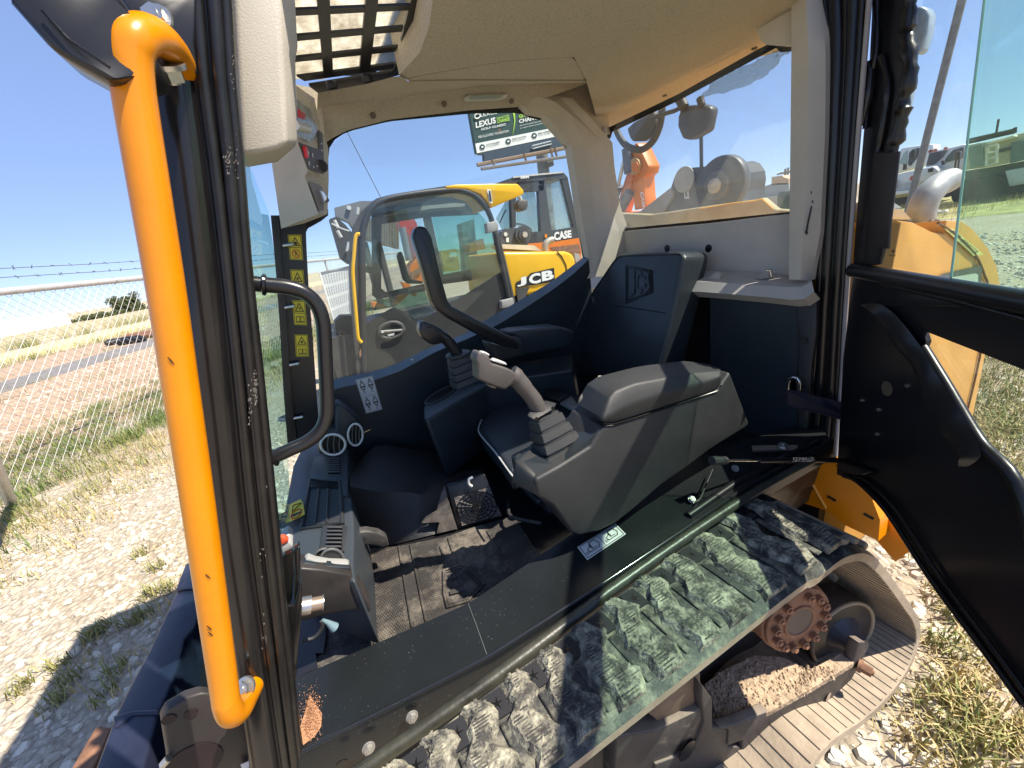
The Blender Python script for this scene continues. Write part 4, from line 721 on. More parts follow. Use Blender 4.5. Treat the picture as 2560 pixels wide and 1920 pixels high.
wr = row(Z8, strip_r, 26, pl=(dh-dn_*.016, dn_)); wl = row(Z8, strip_l, 26, pl=(dh-dn_*.016, dn_)); wm = [(a+b)/2-dn_*(.012+.006*math.sin(i*1.1)) for i, (a, b) in enumerate(zip(wr, wl))]
loft('loose_trim_strip', [wr, wm, wl], M('crumpled_rubber', (.018, .017, .017), .36, bump=.12, bs=22, dust=.1), door, closed=False, smooth=60)
q = smooth_path(D(Z8, [(1060, 640), (1200, 868), (1392, 1188), (1659, 1545)], -.004)+[DW(.80, .79, -.004)], 6); tube('lower_window_seal', q, .0115, rubber, door, n=12)
for off, r in ((0, .007), (26, .005)):
    tube('door_edge_seal', smooth_path(D(S0, [(2110+off, 1190), (2145+off, 1205), (2216+off, 1278), (2324+off, 1443), (2454+off, 1617), (2562+off, 1765)], -.008), 4), r, rubber, door, n=8)
disc('light_spot', U(*Z8(850, 880), pl=(dh-dn_*.001, dn_)), -dn_, .020, .003, M('light_spot_brown', (.10, .085, .06), .55), door, n=20)  # brownish disc standing in for a spot of reflected light on the panel
for q in ((970, 862), (800, 1005), (790, 1150), (700, 950)): disc('door_screw', U(*Z8(*q), pl=dpl), -dn_, .005, .004, steel, door, n=8)
prism('door_bracket', D(Z8, [(535, 1335), (600, 1315), (700, 1350), (740, 1375), (700, 1395), (590, 1370)], -.02), dn_*.02, black, door, bevel=.003)
# top rail and leading edge, out of the picture but part of the door
box_pts = [DW(.02, 2.10), DW(1.02, 2.10), DW(1.02, 2.04), DW(.02, 2.04)]; prism('door_top_rail', box_pts, dn_*.04, black, door)
prism('door_leading_edge', [DW(1.0, 2.09), DW(1.05, 2.09), DW(1.12, 1.38), DW(1.0, .70), DW(.80, .67), DW(.84, .75), DW(.95, .78), DW(1.06, 1.38)], dn_*.04, black, door)
prism('upper_pane', D(Z4, [(880, -80), (870, 250), (840, 700), (780, 1000), (730, 1570)])+[DW(.3, 1.42), DW(1.15, 1.42), DW(1.0, 2.06), DW(.12, 2.06)], dn_*.004, gl_clear, door) if False else None
prism('upper_pane', [DW(.06, 1.425, .022), DW(1.15, 1.425, .022), DW(1.0, 2.06, .022), DW(.06, 2.06, .022)], dn_*.004, gl_clear, door)
ep = D(S0, [(2372, 720), (2462, -10)], .006); e2 = [Vector((p.x, p.y, 0)) for p in ep]; sA = (ep[0]-dh).dot(dd); sB = (ep[1]-dh).dot(dd)
prism('sliding_pane', [DW(sA, 1.425, .006), DW(1.14, 1.425, .006), DW(1.0, 2.06, .006), DW(sB+(sB-sA)*((2.06-ep[1].z)/max(.01, ep[1].z-ep[0].z)), 2.06, .006)], dn_*.005, gl_green, door)
tube('pane_edge', [DW(sA, 1.425, .006), DW(sB+(sB-sA)*((2.06-ep[1].z)/max(.01, ep[1].z-ep[0].z)), 2.06, .006)], .0022, M('green_glass_edge', (.35, .62, .5), .2), door, n=6)
prism('lower_pane', D(Z8, [(1040, 520), (1659, 750)], .012)+[DW(1.04, 1.29, .012), DW(.95, .78, .012), DW(.80, .77, .012)]+D(Z8, [(1659, 1580), (1390, 1200), (1050, 640)], .012), dn_*.004, gl_clear, door)
gd = D(C6, [(385, 1625), (440, 1625), (440, 1575), (385, 1575)], .02)
flatpoly('glass_etching', gd, [(.5, 0), (1, .5), (.5, 1), (0, .5)], inkblack, door, .001, hole=[(.5, .15), (.85, .5), (.5, .85), (.15, .5)]); flatpoly('glass_etching', gd, [(.35, .3), (.65, .3), (.6, .7), (.4, .7)], inkblack, door, .001)
lettering('glass_etching', 'SECURIT', D(C6, [(365, 1660), (450, 1660), (450, 1640), (365, 1640)], .02), inkblack, door)

# ---- rear body seen past the door: hood, exhaust, mudguard
hood = prism('engine_hood', [U(*p, Y=.55) for p in ((2240, 551), (2282, 556), (2330, 580), (2362, 585), (2366, 551), (2405, 553), (2432, 572), (2470, 620), (2492, 665), (2500, 712), (2488, 800), (2461, 895), (2440, 1000), (2424, 1080))]+[Vector((2.75, .55, .25)), Vector((1.57, .55, .25)), Vector((1.57, .55, 1.52))], (0, 1.10, 0), orange_y, ld, bevel=.05, seg=4)
hp_ = [U(*p, Y=.545) for p in ((2345, 557), (2380, 580), (2408, 605), (2440, 640), (2462, 690), (2468, 730), (2450, 890), (2410, 1060))]
tube('hood_seam', smooth_path(hp_, 4), .004, M('brown_gap', (.16, .07, .01), .7), hood, n=6)
hq = [U(*C6(*p), Y=.543) for p in ((1390, 1659), (1510, 1640), (1130, 1320), (1030, 1325))]
prism('hood_sticker', hq, (0, .001, 0), M('pale_yellow_sticker', (.72, .68, .22), .5), hood)
for a, b in ((.12, .42), (.46, .60), (.70, .92)): flatpoly('sticker_print', hq, [(.25, a), (.75, a), (.75, b), (.25, b)], inkblack, hood, .002, hole=[(.33, a+.03), (.67, a+.03), (.67, b-.03), (.33, b-.03)])
prism('hood_window', [U(*Z8(*p), Y=.543) for p in ((1110, 240), (1180, 200), (1400, 150), (1415, 160), (1400, 265), (1300, 270))], (0, .001, 0), M('hood_vent_dark', (.05, .06, .05), .4), hood)
prism('hood_window_pane', [U(*Z8(*p), Y=.541) for p in ((1180, 230), (1370, 198), (1388, 205), (1385, 262), (1290, 262))], (0, .001, 0), M('hood_pane', (.55, .60, .50), .3), hood)
tube('exhaust_ring', [U(*C6(945+85*math.cos(t), 1315+70*math.sin(t)+45*math.cos(t)), Y=.60) for t in [i*.3142 for i in range(20)]], .008, M('burnt_brown', (.10, .04, .015), .6), hood, n=8, closed=True)
xp = [U(*C6(*p), Y=y) for p, y in (((740, 1420), .66), ((735, 1250), .66), ((760, 1080), .66), ((830, 920), .655), ((950, 800), .65), ((1080, 740), .64), ((1150, 715), .635))]
xs = smooth_path(xp, 5); tube('exhaust_pipe', xs, [.041]*(len(xs)-6)+[.040, .039, .036, .030, .020, .006], M('hazy_steel', (.40, .40, .39), .48, metal=.25, var=.25, vs=12, bump=.06, bs=60, dust=.22, ds=45, dc=(.35, .30, .24)), hood, n=24)
prism('hood_grille', [U(*C6(*p), Y=.62) for p in ((340, 1060), (420, 1080), (500, 1075), (640, 1238), (340, 1212))], (0, .12, 0), M('grille_grey', (.10, .10, .10), .5), hood)
for k in range(14): a = k/14; tube('grille_slat', [U(*C6(352+270*a, 1205), Y=.616), U(*C6(352+150*a, 1085), Y=.616)], .0035, silver, hood, n=4)
prism('hood_cowl', [U(*C6(*p), Y=.64) for p in ((340, 960), (370, 980), (510, 1070), (420, 1078), (340, 1060))], (0, .1, 0), M('cowl_grey', (.35, .36, .37), .4), hood)
mg = prism('mudguard', [U(*p, X=1.50) for p in (C7(900, 720), C7(1060, 650), C7(1520, 425), C7(1850, 330), C7(2300, 500), B5(880, 120), B5(922, 230), B5(912, 352), B5(720, 260), C7(1750, 990))], (.06, -.0, 0), yellow, ld)
prism('mudguard_flange', [U(*p, X=1.57) for p in (B5(800, 60), B5(900, 130), B5(950, 190), B5(1100, 405), B5(1010, 472), B5(905, 352), B5(700, 200))], (.03, 0, 0), yellow, mg)
tube('guard_crease', [U(*C7(*p), X=1.497) for p in ((1445, 470), (1560, 650), (1735, 960))], .005, orange_y, mg, n=8)
for q in ((1405, 635),): disc('guard_bolt', U(*C7(*q), X=1.498), -VX, .010, .004, rusty, mg, n=12)
for a, b in (((1755, 805), (1860, 868)), ): tube('guard_slot', [U(*C7(*a), X=1.499), U(*C7(*b), X=1.499)], .005, frit, mg, n=8)
tube('guard_slot', [U(*B5(830, 195), X=1.499), U(*B5(885, 225), X=1.499)], .005, frit, mg, n=8)
prism('yellow_edge', [U(*C7(*p), X=1.47) for p in ((1535, 255), (1690, 195), (1700, 205), (1550, 275))], (.02, 0, 0), yellow, ld)
box('rear_chassis', (1.52, .62, .35), (2.7, 1.7, .95), black, ld)
box('chassis', (-.6, .78, .25), (1.5, 1.6, .70), black, ld)
# boom tower behind the rear window, and what hangs behind the glass
tw = prism('boom_tower', P(B8, [(330, 1580), (480, 1470), (560, 1430), (640, 1335), (672, 1235), (700, 1190), (760, 1158), (920, 1145), (1010, 1138), (1050, 1125), (1090, 1120), (1150, 1145), (1195, 1215), (1205, 1290), (1195, 1380), (1215, 1480), (1215, 1620), (330, 1680)], X=2.3), (.30, 0, 0), M('tower_grey', (.035, .042, .050), .5, var=.2, vs=3, dust=.08), ld)
tp = U(*B8(1135, 1300), X=2.29)
disc('pivot_boss', tp, -VX, .15, .06, M('boss_grey', (.06, .065, .07), .45), tw, n=32, bevel=.01); disc('pivot_pin', tp-VX*.055, -VX, .075, .04, M('boss_rim', (.11, .11, .105), .5), tw, n=24, bevel=.008); disc('pivot_cap', tp-VX*.09, -VX, .04, .02, M('cap_pale', (.42, .39, .34), .6), tw, n=18, bevel=.006)
0 and tube('boss_rim', ringpts(U(*B8(1090, 1250), X=2.295), VX, .20, 32), .018, MATS['tower_grey'], tw, n=8, closed=True)
disc('lifting_eye', U(*B8(765, 1258), X=2.297), -VX, .075, .01, M('eye_pale', (.35, .33, .28), .7), tw, n=20)
wq = P(B8, [(762, 1430), (806, 1434), (802, 1328), (756, 1328)], X=2.296); prism('tower_label', wq, (-.002, 0, 0), offwhite, tw)
flatpoly('label_print', wq, [(.3, .2), (.7, .25), (.5, .5), (.75, .7), (.4, .8), (.3, .6)], inkblack, tw, .004)
prism('boom_arm', P(B8, [(330, 1570), (640, 1330), (660, 1400), (560, 1570)], X=2.28), (.1, 0, 0), M('arm_pale', (.36, .33, .29), .6), tw)
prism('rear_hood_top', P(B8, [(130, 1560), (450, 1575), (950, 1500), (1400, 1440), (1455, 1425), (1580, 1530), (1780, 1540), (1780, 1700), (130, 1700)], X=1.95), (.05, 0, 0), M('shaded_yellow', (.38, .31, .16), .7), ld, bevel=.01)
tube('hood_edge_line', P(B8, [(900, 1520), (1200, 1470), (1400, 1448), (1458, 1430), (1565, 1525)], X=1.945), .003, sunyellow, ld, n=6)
rm = prism('rear_mirror', P(B8, [(700, 690), (730, 610), (760, 590), (920, 580), (995, 605), (995, 640), (960, 820), (810, 905), (740, 890), (695, 780)], X=1.80), (.06, 0, 0), M('mirror_shell', (.06, .06, .06), .4, var=.5, vs=14), ld, bevel=.012)
tube('mirror_arm', smooth_path(P(B8, [(480, 700), (600, 660), (700, 625), (740, 560), (730, 540)], X=1.80), 4), .010, plastic, rm, n=8)
tube('mirror_clamp', P(B8, [(720, 530), (760, 610)], X=1.79), .022, dusty, rm, n=10); tube('mirror_clamp', P(B8, [(900, 520), (920, 590)], X=1.79), .016, dusty, rm, n=8)
tube('antenna_rod', P(B8, [(912, 850), (915, 1150)], X=2.2), .010, MATS['tower_grey'], rm, n=8)
tube('hose_loop', smooth_path(P(B8, [(140, 790), (180, 880), (250, 960), (370, 990), (470, 920), (530, 800), (555, 680), (560, 590)], X=1.85), 5), .018, M('grey_hose', (.05, .05, .048), .6), ld, n=10)
prism('fan_housing', P(B8, [(240, 800), (300, 740), (480, 640), (500, 760), (460, 860), (370, 915), (290, 915), (265, 880)], X=1.84), (.05, 0, 0), M('housing_grey', (.06, .065, .065), .6), ld, bevel=.01)
# crumpled film hanging at the top of the rear glass
fr_, fs_ = [], []
up_ = resamp([(1010, 375), (1300, 235), (1620, 78), (1715, 95)], 26); lo_ = resamp([(905, 515), (1010, 500), (1200, 455), (1380, 385), (1520, 300), (1610, 225), (1630, 150), (1720, 120)], 26)
for j in range(8):
    for i in range(26):
        a, b = up_[i], lo_[i]; f = j/7; p = U(*B8(a[0]+(b[0]-a[0])*f, a[1]+(b[1]-a[1])*f+8*math.sin(i*1.3)*f), X=1.545)
        fr_.append(p+Vector((random.uniform(-.012, .012), random.uniform(-.004, .004), 0)))
for j in range(7):
    for i in range(25): fs_.append([j*26+i, j*26+i+1, (j+1)*26+i+1, (j+1)*26+i])
O('crumpled_film', fr_, fs_, glass('dark_film', (.50, .54, .50), .10, .06, rough=.12), ld, flip=False)

# ---- rubber track and undercarriage
near_loop = [(1000, 2240, .33), (1200, 2080, .33), (1404, 1920, .33), (1700, 1690, .33), (2000, 1458, .33)]+[B5(*p)+(y,) for p, y in (((560, 545), .33), ((690, 445), .33), ((780, 408), .325), ((850, 408), .32), ((920, 455), .315), ((1010, 570), .305), ((1090, 690), .298), ((1140, 770), .29), ((1158, 850), .285), ((1145, 940), .28), ((1085, 1100), .28), ((960, 1280), .28), ((800, 1430), .28), ((580, 1600), .28))]
lp = [U(p[0], p[1], Y=p[2]) for p in near_loop]; lp = [q if q.z > .03 else U(p[0], p[1], Z=.03) for p, q in zip(near_loop, lp)]
lp += [Vector((.70, .27, .02)), Vector((.2, .28, .02)), Vector((-.5, .29, .02)), Vector((-.85, .30, .12)), Vector((-1.0, .31, .35)), Vector((-.95, .32, .62)), Vector((-.75, .33, .80)), Vector((-.4, .33, .87))]
m_ = len(lp); ctr = sum(lp, Vector())/m_
lps = smooth_path(lp+[lp[0]], 5)[:-1]; m_ = len(lps)
def inn(i, d):
    t = (lps[(i+1) % m_]-lps[(i-1) % m_]); t.y = 0; t.normalize(); nrm = Vector((t.z, 0, -t.x))
    if nrm.dot(ctr-lps[i]) < 0: nrm = -nrm
    return nrm*d
W_ = .42
def wid(p):
    if p.z < .55: return W_
    f = min(1, max(0, (p.x-.98)/.12)); b = min(.25, max(.10, .158+.092*(p.x-.13)))+.006; return b+(W_-b)*f
belt_v = []; 
for i in range(m_):
    a = lps[i]; n1 = inn(i, .032); belt_v += [a+Vector((0, .012, 0)), a+Vector((0, wid(a), 0)), a+n1+Vector((0, wid(a), 0)), a+n1, a+n1*.25+Vector((0, -.002, 0))]
belt_f = [];
for i in range(m_):
    j = (i+1) % m_
    for k in range(5): belt_f.append([i*5+k, i*5+(k+1) % 5, j*5+(k+1) % 5, j*5+k])
tk = O('track_belt', belt_v, belt_f, trackin, ld, smooth=40)
tk.data.materials.append(belttop)
for p in tk.data.polygons:
    if (p.index % 5) in (0, 4): p.material_index = 1
ge = []
for i in range(0, m_):      # drive-side ribs and lines on the inside of the belt
    for f in (0,) if (lps[i].x > 1.05 or lps[i].z < .5) else ():
        a = lps[i]+(lps[(i+1) % m_]-lps[i])*f; n1 = inn(i, .0335); ge.append(tubegeo([a+n1+Vector((0, .004, 0)), a+n1+Vector((0, W_*.62, 0))], .0015, 4))
many('belt_lines', ge, M('belt_line_dark', (.17, .14, .11), .8), tk, kind='stuff')
ge = []
# lugs on the top run
t0 = U(1404, 1920, Y=.33); t1 = U(2000, 1458, Y=.33); tdir = (t1-t0); tdir.y = 0; L_ = tdir.length; tdir.normalize(); tn = Vector((-tdir.z, 0, tdir.x));
if tn.z < 0: tn = -tn
def TP(s, y, h=0.0): return Vector((t0.x, 0, t0.z))+tdir*s+tn*h+Vector((0, .33+y, 0))
def toTP(px, py):
    pl = (t0, tn); p = U(px, py, pl=pl); return ((p-t0).dot(tdir), p.y-.33)
random.seed(11)
anchors = [toTP(*B4(480, 740)), toTP(*B4(830, 1150)), toTP(*B4(660, 600)), toTP(*B4(1020, 1000)), toTP(*B4(1000, 360)), toTP(*B4(1420, 680))]
print('lug anchors', anchors)
pitch = anchors[2][0]-anchors[0][0]
s_i = anchors[0][0]; dsk = anchors[1][0]-anchors[0][0]; ymax = anchors[0][1]
print('pitch', pitch, 'skew', dsk, 'ymax', ymax)
PITCH = .104
LUGS = [-.55, -.475, -.40, -.327, -.255, -.183, -.109, -.028, .053, .141, .238, .341, .440, .562, .690, .800, .905]
for k, sb_ in enumerate(LUGS[:-1]):
    sb_ += .02; PITCH = LUGS[k+1]-LUGS[k]; yin = .158+.092*sb_; lug_l, lug_r = [], []; nn_ = 15
    for i in range(nn_):
        f = i/(nn_-1); y = yin-(yin-.010)*f; zig = .012*math.sin(f*9.5)+.004*math.sin(f*23+k); wdt = (.30*PITCH if f < .16 else .50*PITCH)+.010*math.sin(f*9.5+1)*(f > .16)
        c = sb_-.004*f+zig; lug_l.append((c-wdt/2+random.uniform(-.003, .003), y)); lug_r.append((c+wdt/2+random.uniform(-.003, .003), y))
    bot_ = [TP(s-.012, y, 0) for s, y in lug_l]+[TP(s+.014, y, 0) for s, y in lug_r[::-1]]
    top_ = [TP(s, y, .015+random.uniform(-.0025, .0025)) for s, y in lug_l]+[TP(s, y, .015+random.uniform(-.0025, .0025)) for s, y in lug_r[::-1]]
    if TP(sb_, .1).x < 1.02 :
        n2 = len(bot_); v = bot_+top_; f_ = [[i, (i+1) % n2, n2+(i+1) % n2, n2+i] for i in range(n2)]
        for i in range(nn_-1): f_.append([n2+i, n2+i+1, 2*n2-2-i, 2*n2-1-i])
        lg = O('track_lug', v, f_, trackmud, tk, smooth=30)
        # caked mud lumps on the lug
        gg = []
        for q in range(46):
            f = random.random(); i = int(f*(nn_-1)); s = random.uniform(lug_l[i][0], lug_r[i][0]); r = random.uniform(.002, .0055); c = TP(s, lug_l[i][1], .014)
            rr = ringpts(c, tn, r, 5, ph=random.random()*6); rr = [c+(p-c)*random.uniform(.6, 1.3) for p in rr]; tp_ = c+tn*r*random.uniform(.4, 1.0)
            gg.append(([tp_]+rr, [[0, a+1, (a+1) % 5+1] for a in range(5)]))
        many('caked_mud', gg, trackmud, tk, flip=False, kind='stuff')
        # thin grooves across the lug face
        gg = []
        for q in range(26):
            y = .015+q*(yin-.02)/26; i = min(nn_-1, max(0, int((yin-y)/(yin-.01)*(nn_-1)))); a, b = lug_l[i][0], lug_r[i][0]
            if random.random() < .75: gg.append(tubegeo([TP(a+.004, y, .0162), TP(a+(b-a)*random.uniform(.4, .95), y, .0162)], .0012, 4))
        many('lug_grooves', gg, belttop, tk, flip=False, kind='stuff')
    # recess with a star-shaped slot beside each lug, near the rail
    c = (sb_+PITCH*.5, yin-.018)
    if TP(sb_, .1).x < 1.02 :
        prism('lug_recess', [TP(c[0]-.022, c[1]+.022, .001), TP(c[0]+.018, c[1]+.022, .001), TP(c[0]+.022, c[1]-.024, .001), TP(c[0]-.020, c[1]-.024, .001)], tn*.003, M('recess_black', (.014, .014, .017), .6), tk)
        sv = [TP(c[0]+(.013 if a % 2 == 0 else .003)*math.cos(a*math.pi/5), c[1]+(.013 if a % 2 == 0 else .003)*math.sin(a*math.pi/5), .0045) for a in range(10)]
        O('star_slot', sv, [list(range(10))], frit, tk, flip=False)
        rr = [TP(sb_+PITCH*.5+x, y, h) for x, y, h in ((-.010, yin-.05, .001), (.010, yin-.05, .001), (.012, .02, .001), (-.006, .02, .001))]
        prism('lug_web', rr, tn*.005, belttop, tk, bevel=.003)
for k in range(2, 12):     # lugs seen edge-on round the rear
    idx = 5*5+2+k*4
    if idx < m_-60:
        a = lps[idx]; o_ = -inn(idx, .020); t = (lps[idx+1]-lps[idx-1]).normalized()*.016
        prism('track_lug', [a-t+VY*.02, a+t+VY*.02, a+t*.7+o_+VY*.02, a-t*.7+o_+VY*.02], (0, .36, 0), trackin, tk, bevel=.006)
# hub with bolts, idler, frame
WN = Vector((.25, 1, -.08)).normalized(); hc = U(*B5(435, 795), Y=.45); VYs = VY; VY = WN
hub = disc('drive_hub', hc, VY, .125, .25, rusty, ld, n=40, bevel=.008)
disc('hub_face', hc-VY*.012, VY, .120, .014, rusty, hub, n=40, bevel=.004); disc('hub_recess', hc-VY*.0125, -VY, .052, .001, M('hub_dark', (.14, .10, .075), .7), hub, n=28); tube('hub_lip', ringpts(hc-VY*.013, VY, .054, 28), .005, rusty, hub, n=8, closed=True)
bm0 = None
for k in range(13):
    a = 2*math.pi*(k+.3)/14; c = ringpts(hc-VY*.012, VY, .094, 14, ph=.3)[k]
    if bm0 is None: bm0 = loft('hub_bolt', [ringpts(-VY*d_, -VY, r_, 6) for d_, r_ in ((0, .0135), (.016, .0135), (.017, .008), (.022, .0075))], rusty, hub); bm0.location = c
    else: b = bm0.copy(); col.objects.link(b); b.location = c
disc('hub_flange', hc+VY*.09, VY, .150, .05, rusty, hub, n=36, bevel=.01)
for k in range(0):
    a = .3+k*.35; c = hc+Vector((.15*math.cos(a), .12, .15*math.sin(a))); O('sprocket_tooth', *boxgeo(c, .05, .05, .05, Matrix.Rotation(-a, 3, 'Y')), trackin, hub, bevel=.01)
ic = U(*B5(705, 890), Y=.42)
idl = disc('idler_wheel', ic, VY, .142, .10, M('idler_dark', (.055, .048, .044), .35, var=.3, vs=10, dust=.2, ds=9, dc=(.28, .22, .16)), ld, n=48, bevel=.01)
tube('idler_rim', ringpts(ic-VY*.001, VY, .136, 48), .007, M('idler_rim_tan', (.36, .29, .2), .6), idl, n=8, closed=True)
loft('idler_hub', [ringpts(ic, VY, .075, 28), ringpts(ic-VY*.03, VY, .045, 28), ringpts(ic-VY*.06, VY, .038, 28)], M('idler_hub_grey', (.06, .06, .075), .35), idl, smooth=50)
VY = VYs
for k, q in enumerate(((690, 540), (745, 600))): c = U(*B5(*q), Y=.50); prism('drive_lug', [c+Vector((-.03, 0, .03)), c+Vector((.03, 0, .05)), c+Vector((.02, 0, -.03)), c+Vector((-.02, 0, -.04))], (0, .06, 0), trackin, tk, bevel=.008)
fA = U(*B5(0, 1432), Y=.43); fB = U(*B5(800, 1000), Y=.335); fD = (fB-fA); fD.z = 0; fD.normalize(); fN = Vector((-fD.y, fD.x, 0))
if fN.y < 0: fN = -fN
def FU(p, off=0.0): return U(*p, pl=(fA+fN*off, fN))
fpx = [B5(-320, 1250), B5(-280, 1340), B5(-190, 1530), B5(0, 1432), B5(90, 1410), B5(300, 1325), B5(560, 1180), B5(770, 1052), B5(800, 935), B5(840, 935), B5(836, 1010), B5(760, 1150), B5(640, 1262), B5(400, 1455), B5(230, 1602), B5(125, 1665), B5(135, 1500), B5(45, 1532), B5(52, 1440)]
fr1 = prism('track_frame', [FU(p) for p in fpx[3:]], (0, .03, 0), dusty, ld, bevel=.004)
zt = FU(B5(300, 1325)).z; print('frame z', zt, fA, fB)
dtp = [U(*p, Z=zt+.003) for p in (B5(-10, 1440), B5(90, 1412), B5(300, 1327), B5(560, 1182), B5(768, 1056), B5(835, 955), B5(800, 932), B5(640, 1030), B5(500, 1102), B5(440, 1060), B5(360, 1020), B5(200, 1010), B5(30, 1090), B4(1045, 1190), B4(1100, 1250), B4(1160, 1420))]
prism('frame_top_plate', dtp, (0, 0, -.02), dirt, fr1)
gg = []
for k in range(700):
    a, b = random.choice(((B5(60, 1380), B5(60, 1120)), (B5(250, 1320), B5(250, 1050)), (B5(420, 1230), B5(420, 1080)), (B5(560, 1150), B5(560, 1090)), (B4(1150, 1380), B4(1130, 1180)))); f = random.random()
    p = (a[0]+(b[0]-a[0])*f+random.uniform(-45, 45), a[1]+(b[1]-a[1])*f+random.uniform(-8, 8)); c = U(*p, Z=zt+.003); r = random.choice((.0015, .002, .003, .005, .007)); rr = [c+(q_-c)*random.uniform(.6, 1.3) for q_ in ringpts(c, VZ, r, 5)]
    gg.append(([c+VZ*r]+rr, [[0, i+1, (i+1) % 5+1] for i in range(5)]))
many('dirt_crumbs', gg, dirt, fr1, flip=False, kind='stuff')
hexbolt('frame_bolt', FU(B5(795, 1065), -.002), Vector((.2, -1, 0)), .016, .035, rusty, fr1); hexbolt('frame_bolt', FU(B5(365, 1500), -.002), Vector((.2, -1, 0)), .014, .03, rusty, fr1)
disc('frame_hole', FU(B5(625, 1250), -.001), -VY, .016, .001, M('hole_tan', (.35, .27, .19), .8), fr1, n=18)
prism('frame_post', [FU(B4(*p), .03) for p in ((730, 1345), (1040, 1075), (1045, 1260), (1000, 1330), (800, 1445), (780, 1380))], (.02, .12, 0), M('post_brown', (.16, .11, .075), .6, var=.3, vs=12, dust=.2), fr1, bevel=.006)
fr2 = prism('frame_side_plate', [FU(B4(*p), .005) for p in ((1045, 1260), (1050, 1180), (1110, 1260), (1110, 1440), (1160, 1425), (1200, 1440), (1200, 1540), (1280, 1540), (1275, 1700), (800, 1760), (780, 1640), (1000, 1560), (1060, 1400))], (0, .03, 0), dusty, fr1, bevel=.004)
prism('frame_lower', [FU(B4(*p), .012) for p in ((560, 1480), (800, 1440), (1050, 1320), (1090, 1290), (1080, 1400), (1040, 1500), (780, 1640), (700, 1760), (540, 1760))], (0, .05, 0), dusty, fr1, bevel=.006)
disc('roller_opening', FU(B4(965, 1560), .003), -VY, .034, .001, frit, fr2, n=24)
box('inner_frame', (-.6, .58, .08), (1.15, .74, .40), dusty, fr1)
# ---- front of the machine, low left: attachment beam, rusty block, plate
def box_beam(name, pts, mat, parent, **k): return O(name, *pts, mat, parent, **k)
beam_l = [B1(1145, 410), B1(1045, 605), B1(940, 830), B1(880, 960), B1(760, 1180), B1(680, 1340), B1(560, 1659), B1(500, 1800)]
beam_r = [B1(1260, 420), B1(1230, 620), B1(1150, 830), B1(1090, 890), B1(1060, 1050), B1(940, 1330), B1(850, 1659), B1(820, 1800)]
BZ = .80
ba = [U(*p, Z=BZ) for p in beam_l]; bb = [U(*p, Z=BZ) for p in beam_r]
fb_ = loft('attachment_beam', [[p-VZ*.22 for p in ba], ba, bb, [p+Vector((.01, 0, -.22)) for p in bb]], darkblue, ld, closed=False, bevel=.008, seg=2)
loft('beam_cheek', [[U(*p, Z=BZ-.004) for p in (B1(1120, 885), B1(1060, 1050), B1(960, 1290))], [U(*p, Z=BZ-.09) for p in (B1(1200, 980), B1(1130, 1180), B1(1010, 1420))]], darkblue, fb_, closed=False)
prism('beam_collar', [U(*p, Z=BZ+.006) for p in (B1(665, 1350), B1(800, 1315), B1(930, 1310), B1(940, 1335), B1(780, 1340), B1(680, 1420))], (0, 0, -.05), darkblue, fb_, bevel=.003)
prism('beam_cap', [U(*p, Z=BZ+.012) for p in (B1(1040, 605), B1(1075, 595), B1(1165, 590), B1(1165, 430), B1(1100, 450))], (0, 0, -.012), darkblue, fb_, bevel=.002)
prism('rusty_block', [U(*p, Z=BZ-.10) for p in (B1(420, 1659), B1(560, 1420), B1(590, 1405), B1(660, 1420), B1(600, 1560), B1(520, 1720), B1(380, 1760))], (0, 0, -.10), rusty, ld, bevel=.010)
fpl = prism('front_plate', [U(*p, Y=.62) for p in (B1(965, 1370), B1(1000, 1310), B1(1120, 1240), B1(1200, 1215), B1(1260, 1218), B1(1440, 1300), B1(1500, 1659), B1(1500, 1800), B1(1010, 1800), B1(1000, 1600), B1(975, 1450))], (-.01, .02, 0), M('plate_brown_black', (.035, .029, .027), .5, var=.3, vs=6, dust=.1), ld, bevel=.004)
for q, r in (((1130, 1338), .009), ((1000, 1370), .009), ((1150, 1632), .038)): disc('plate_hole', U(*B1(*q), Y=.6195), -VY, r, .001, M('hole_dark', (.02, .008, .012), .6), fpl, n=20)
cq = [U(*B1(*p), Y=.612) for p in ((1425, 1640), (1520, 1600), (1540, 1659), (1540, 1720), (1450, 1720))]; prism('torn_label', cq, (0, .001, 0), white, fpl)
flatpoly('label_print', [cq[4], cq[3], cq[1], cq[0]], [(.3, .5), (.6, .55), (.9, .4), (.9, .5), (.6, .68), (.5, .85), (.45, .65), (.3, .6)], inkblack, fpl, .001)
tube('label_clip', [U(*B1(965, 1640), Y=.615), U(*B1(1000, 1600), Y=.615)], .006, steel, fpl, n=8)

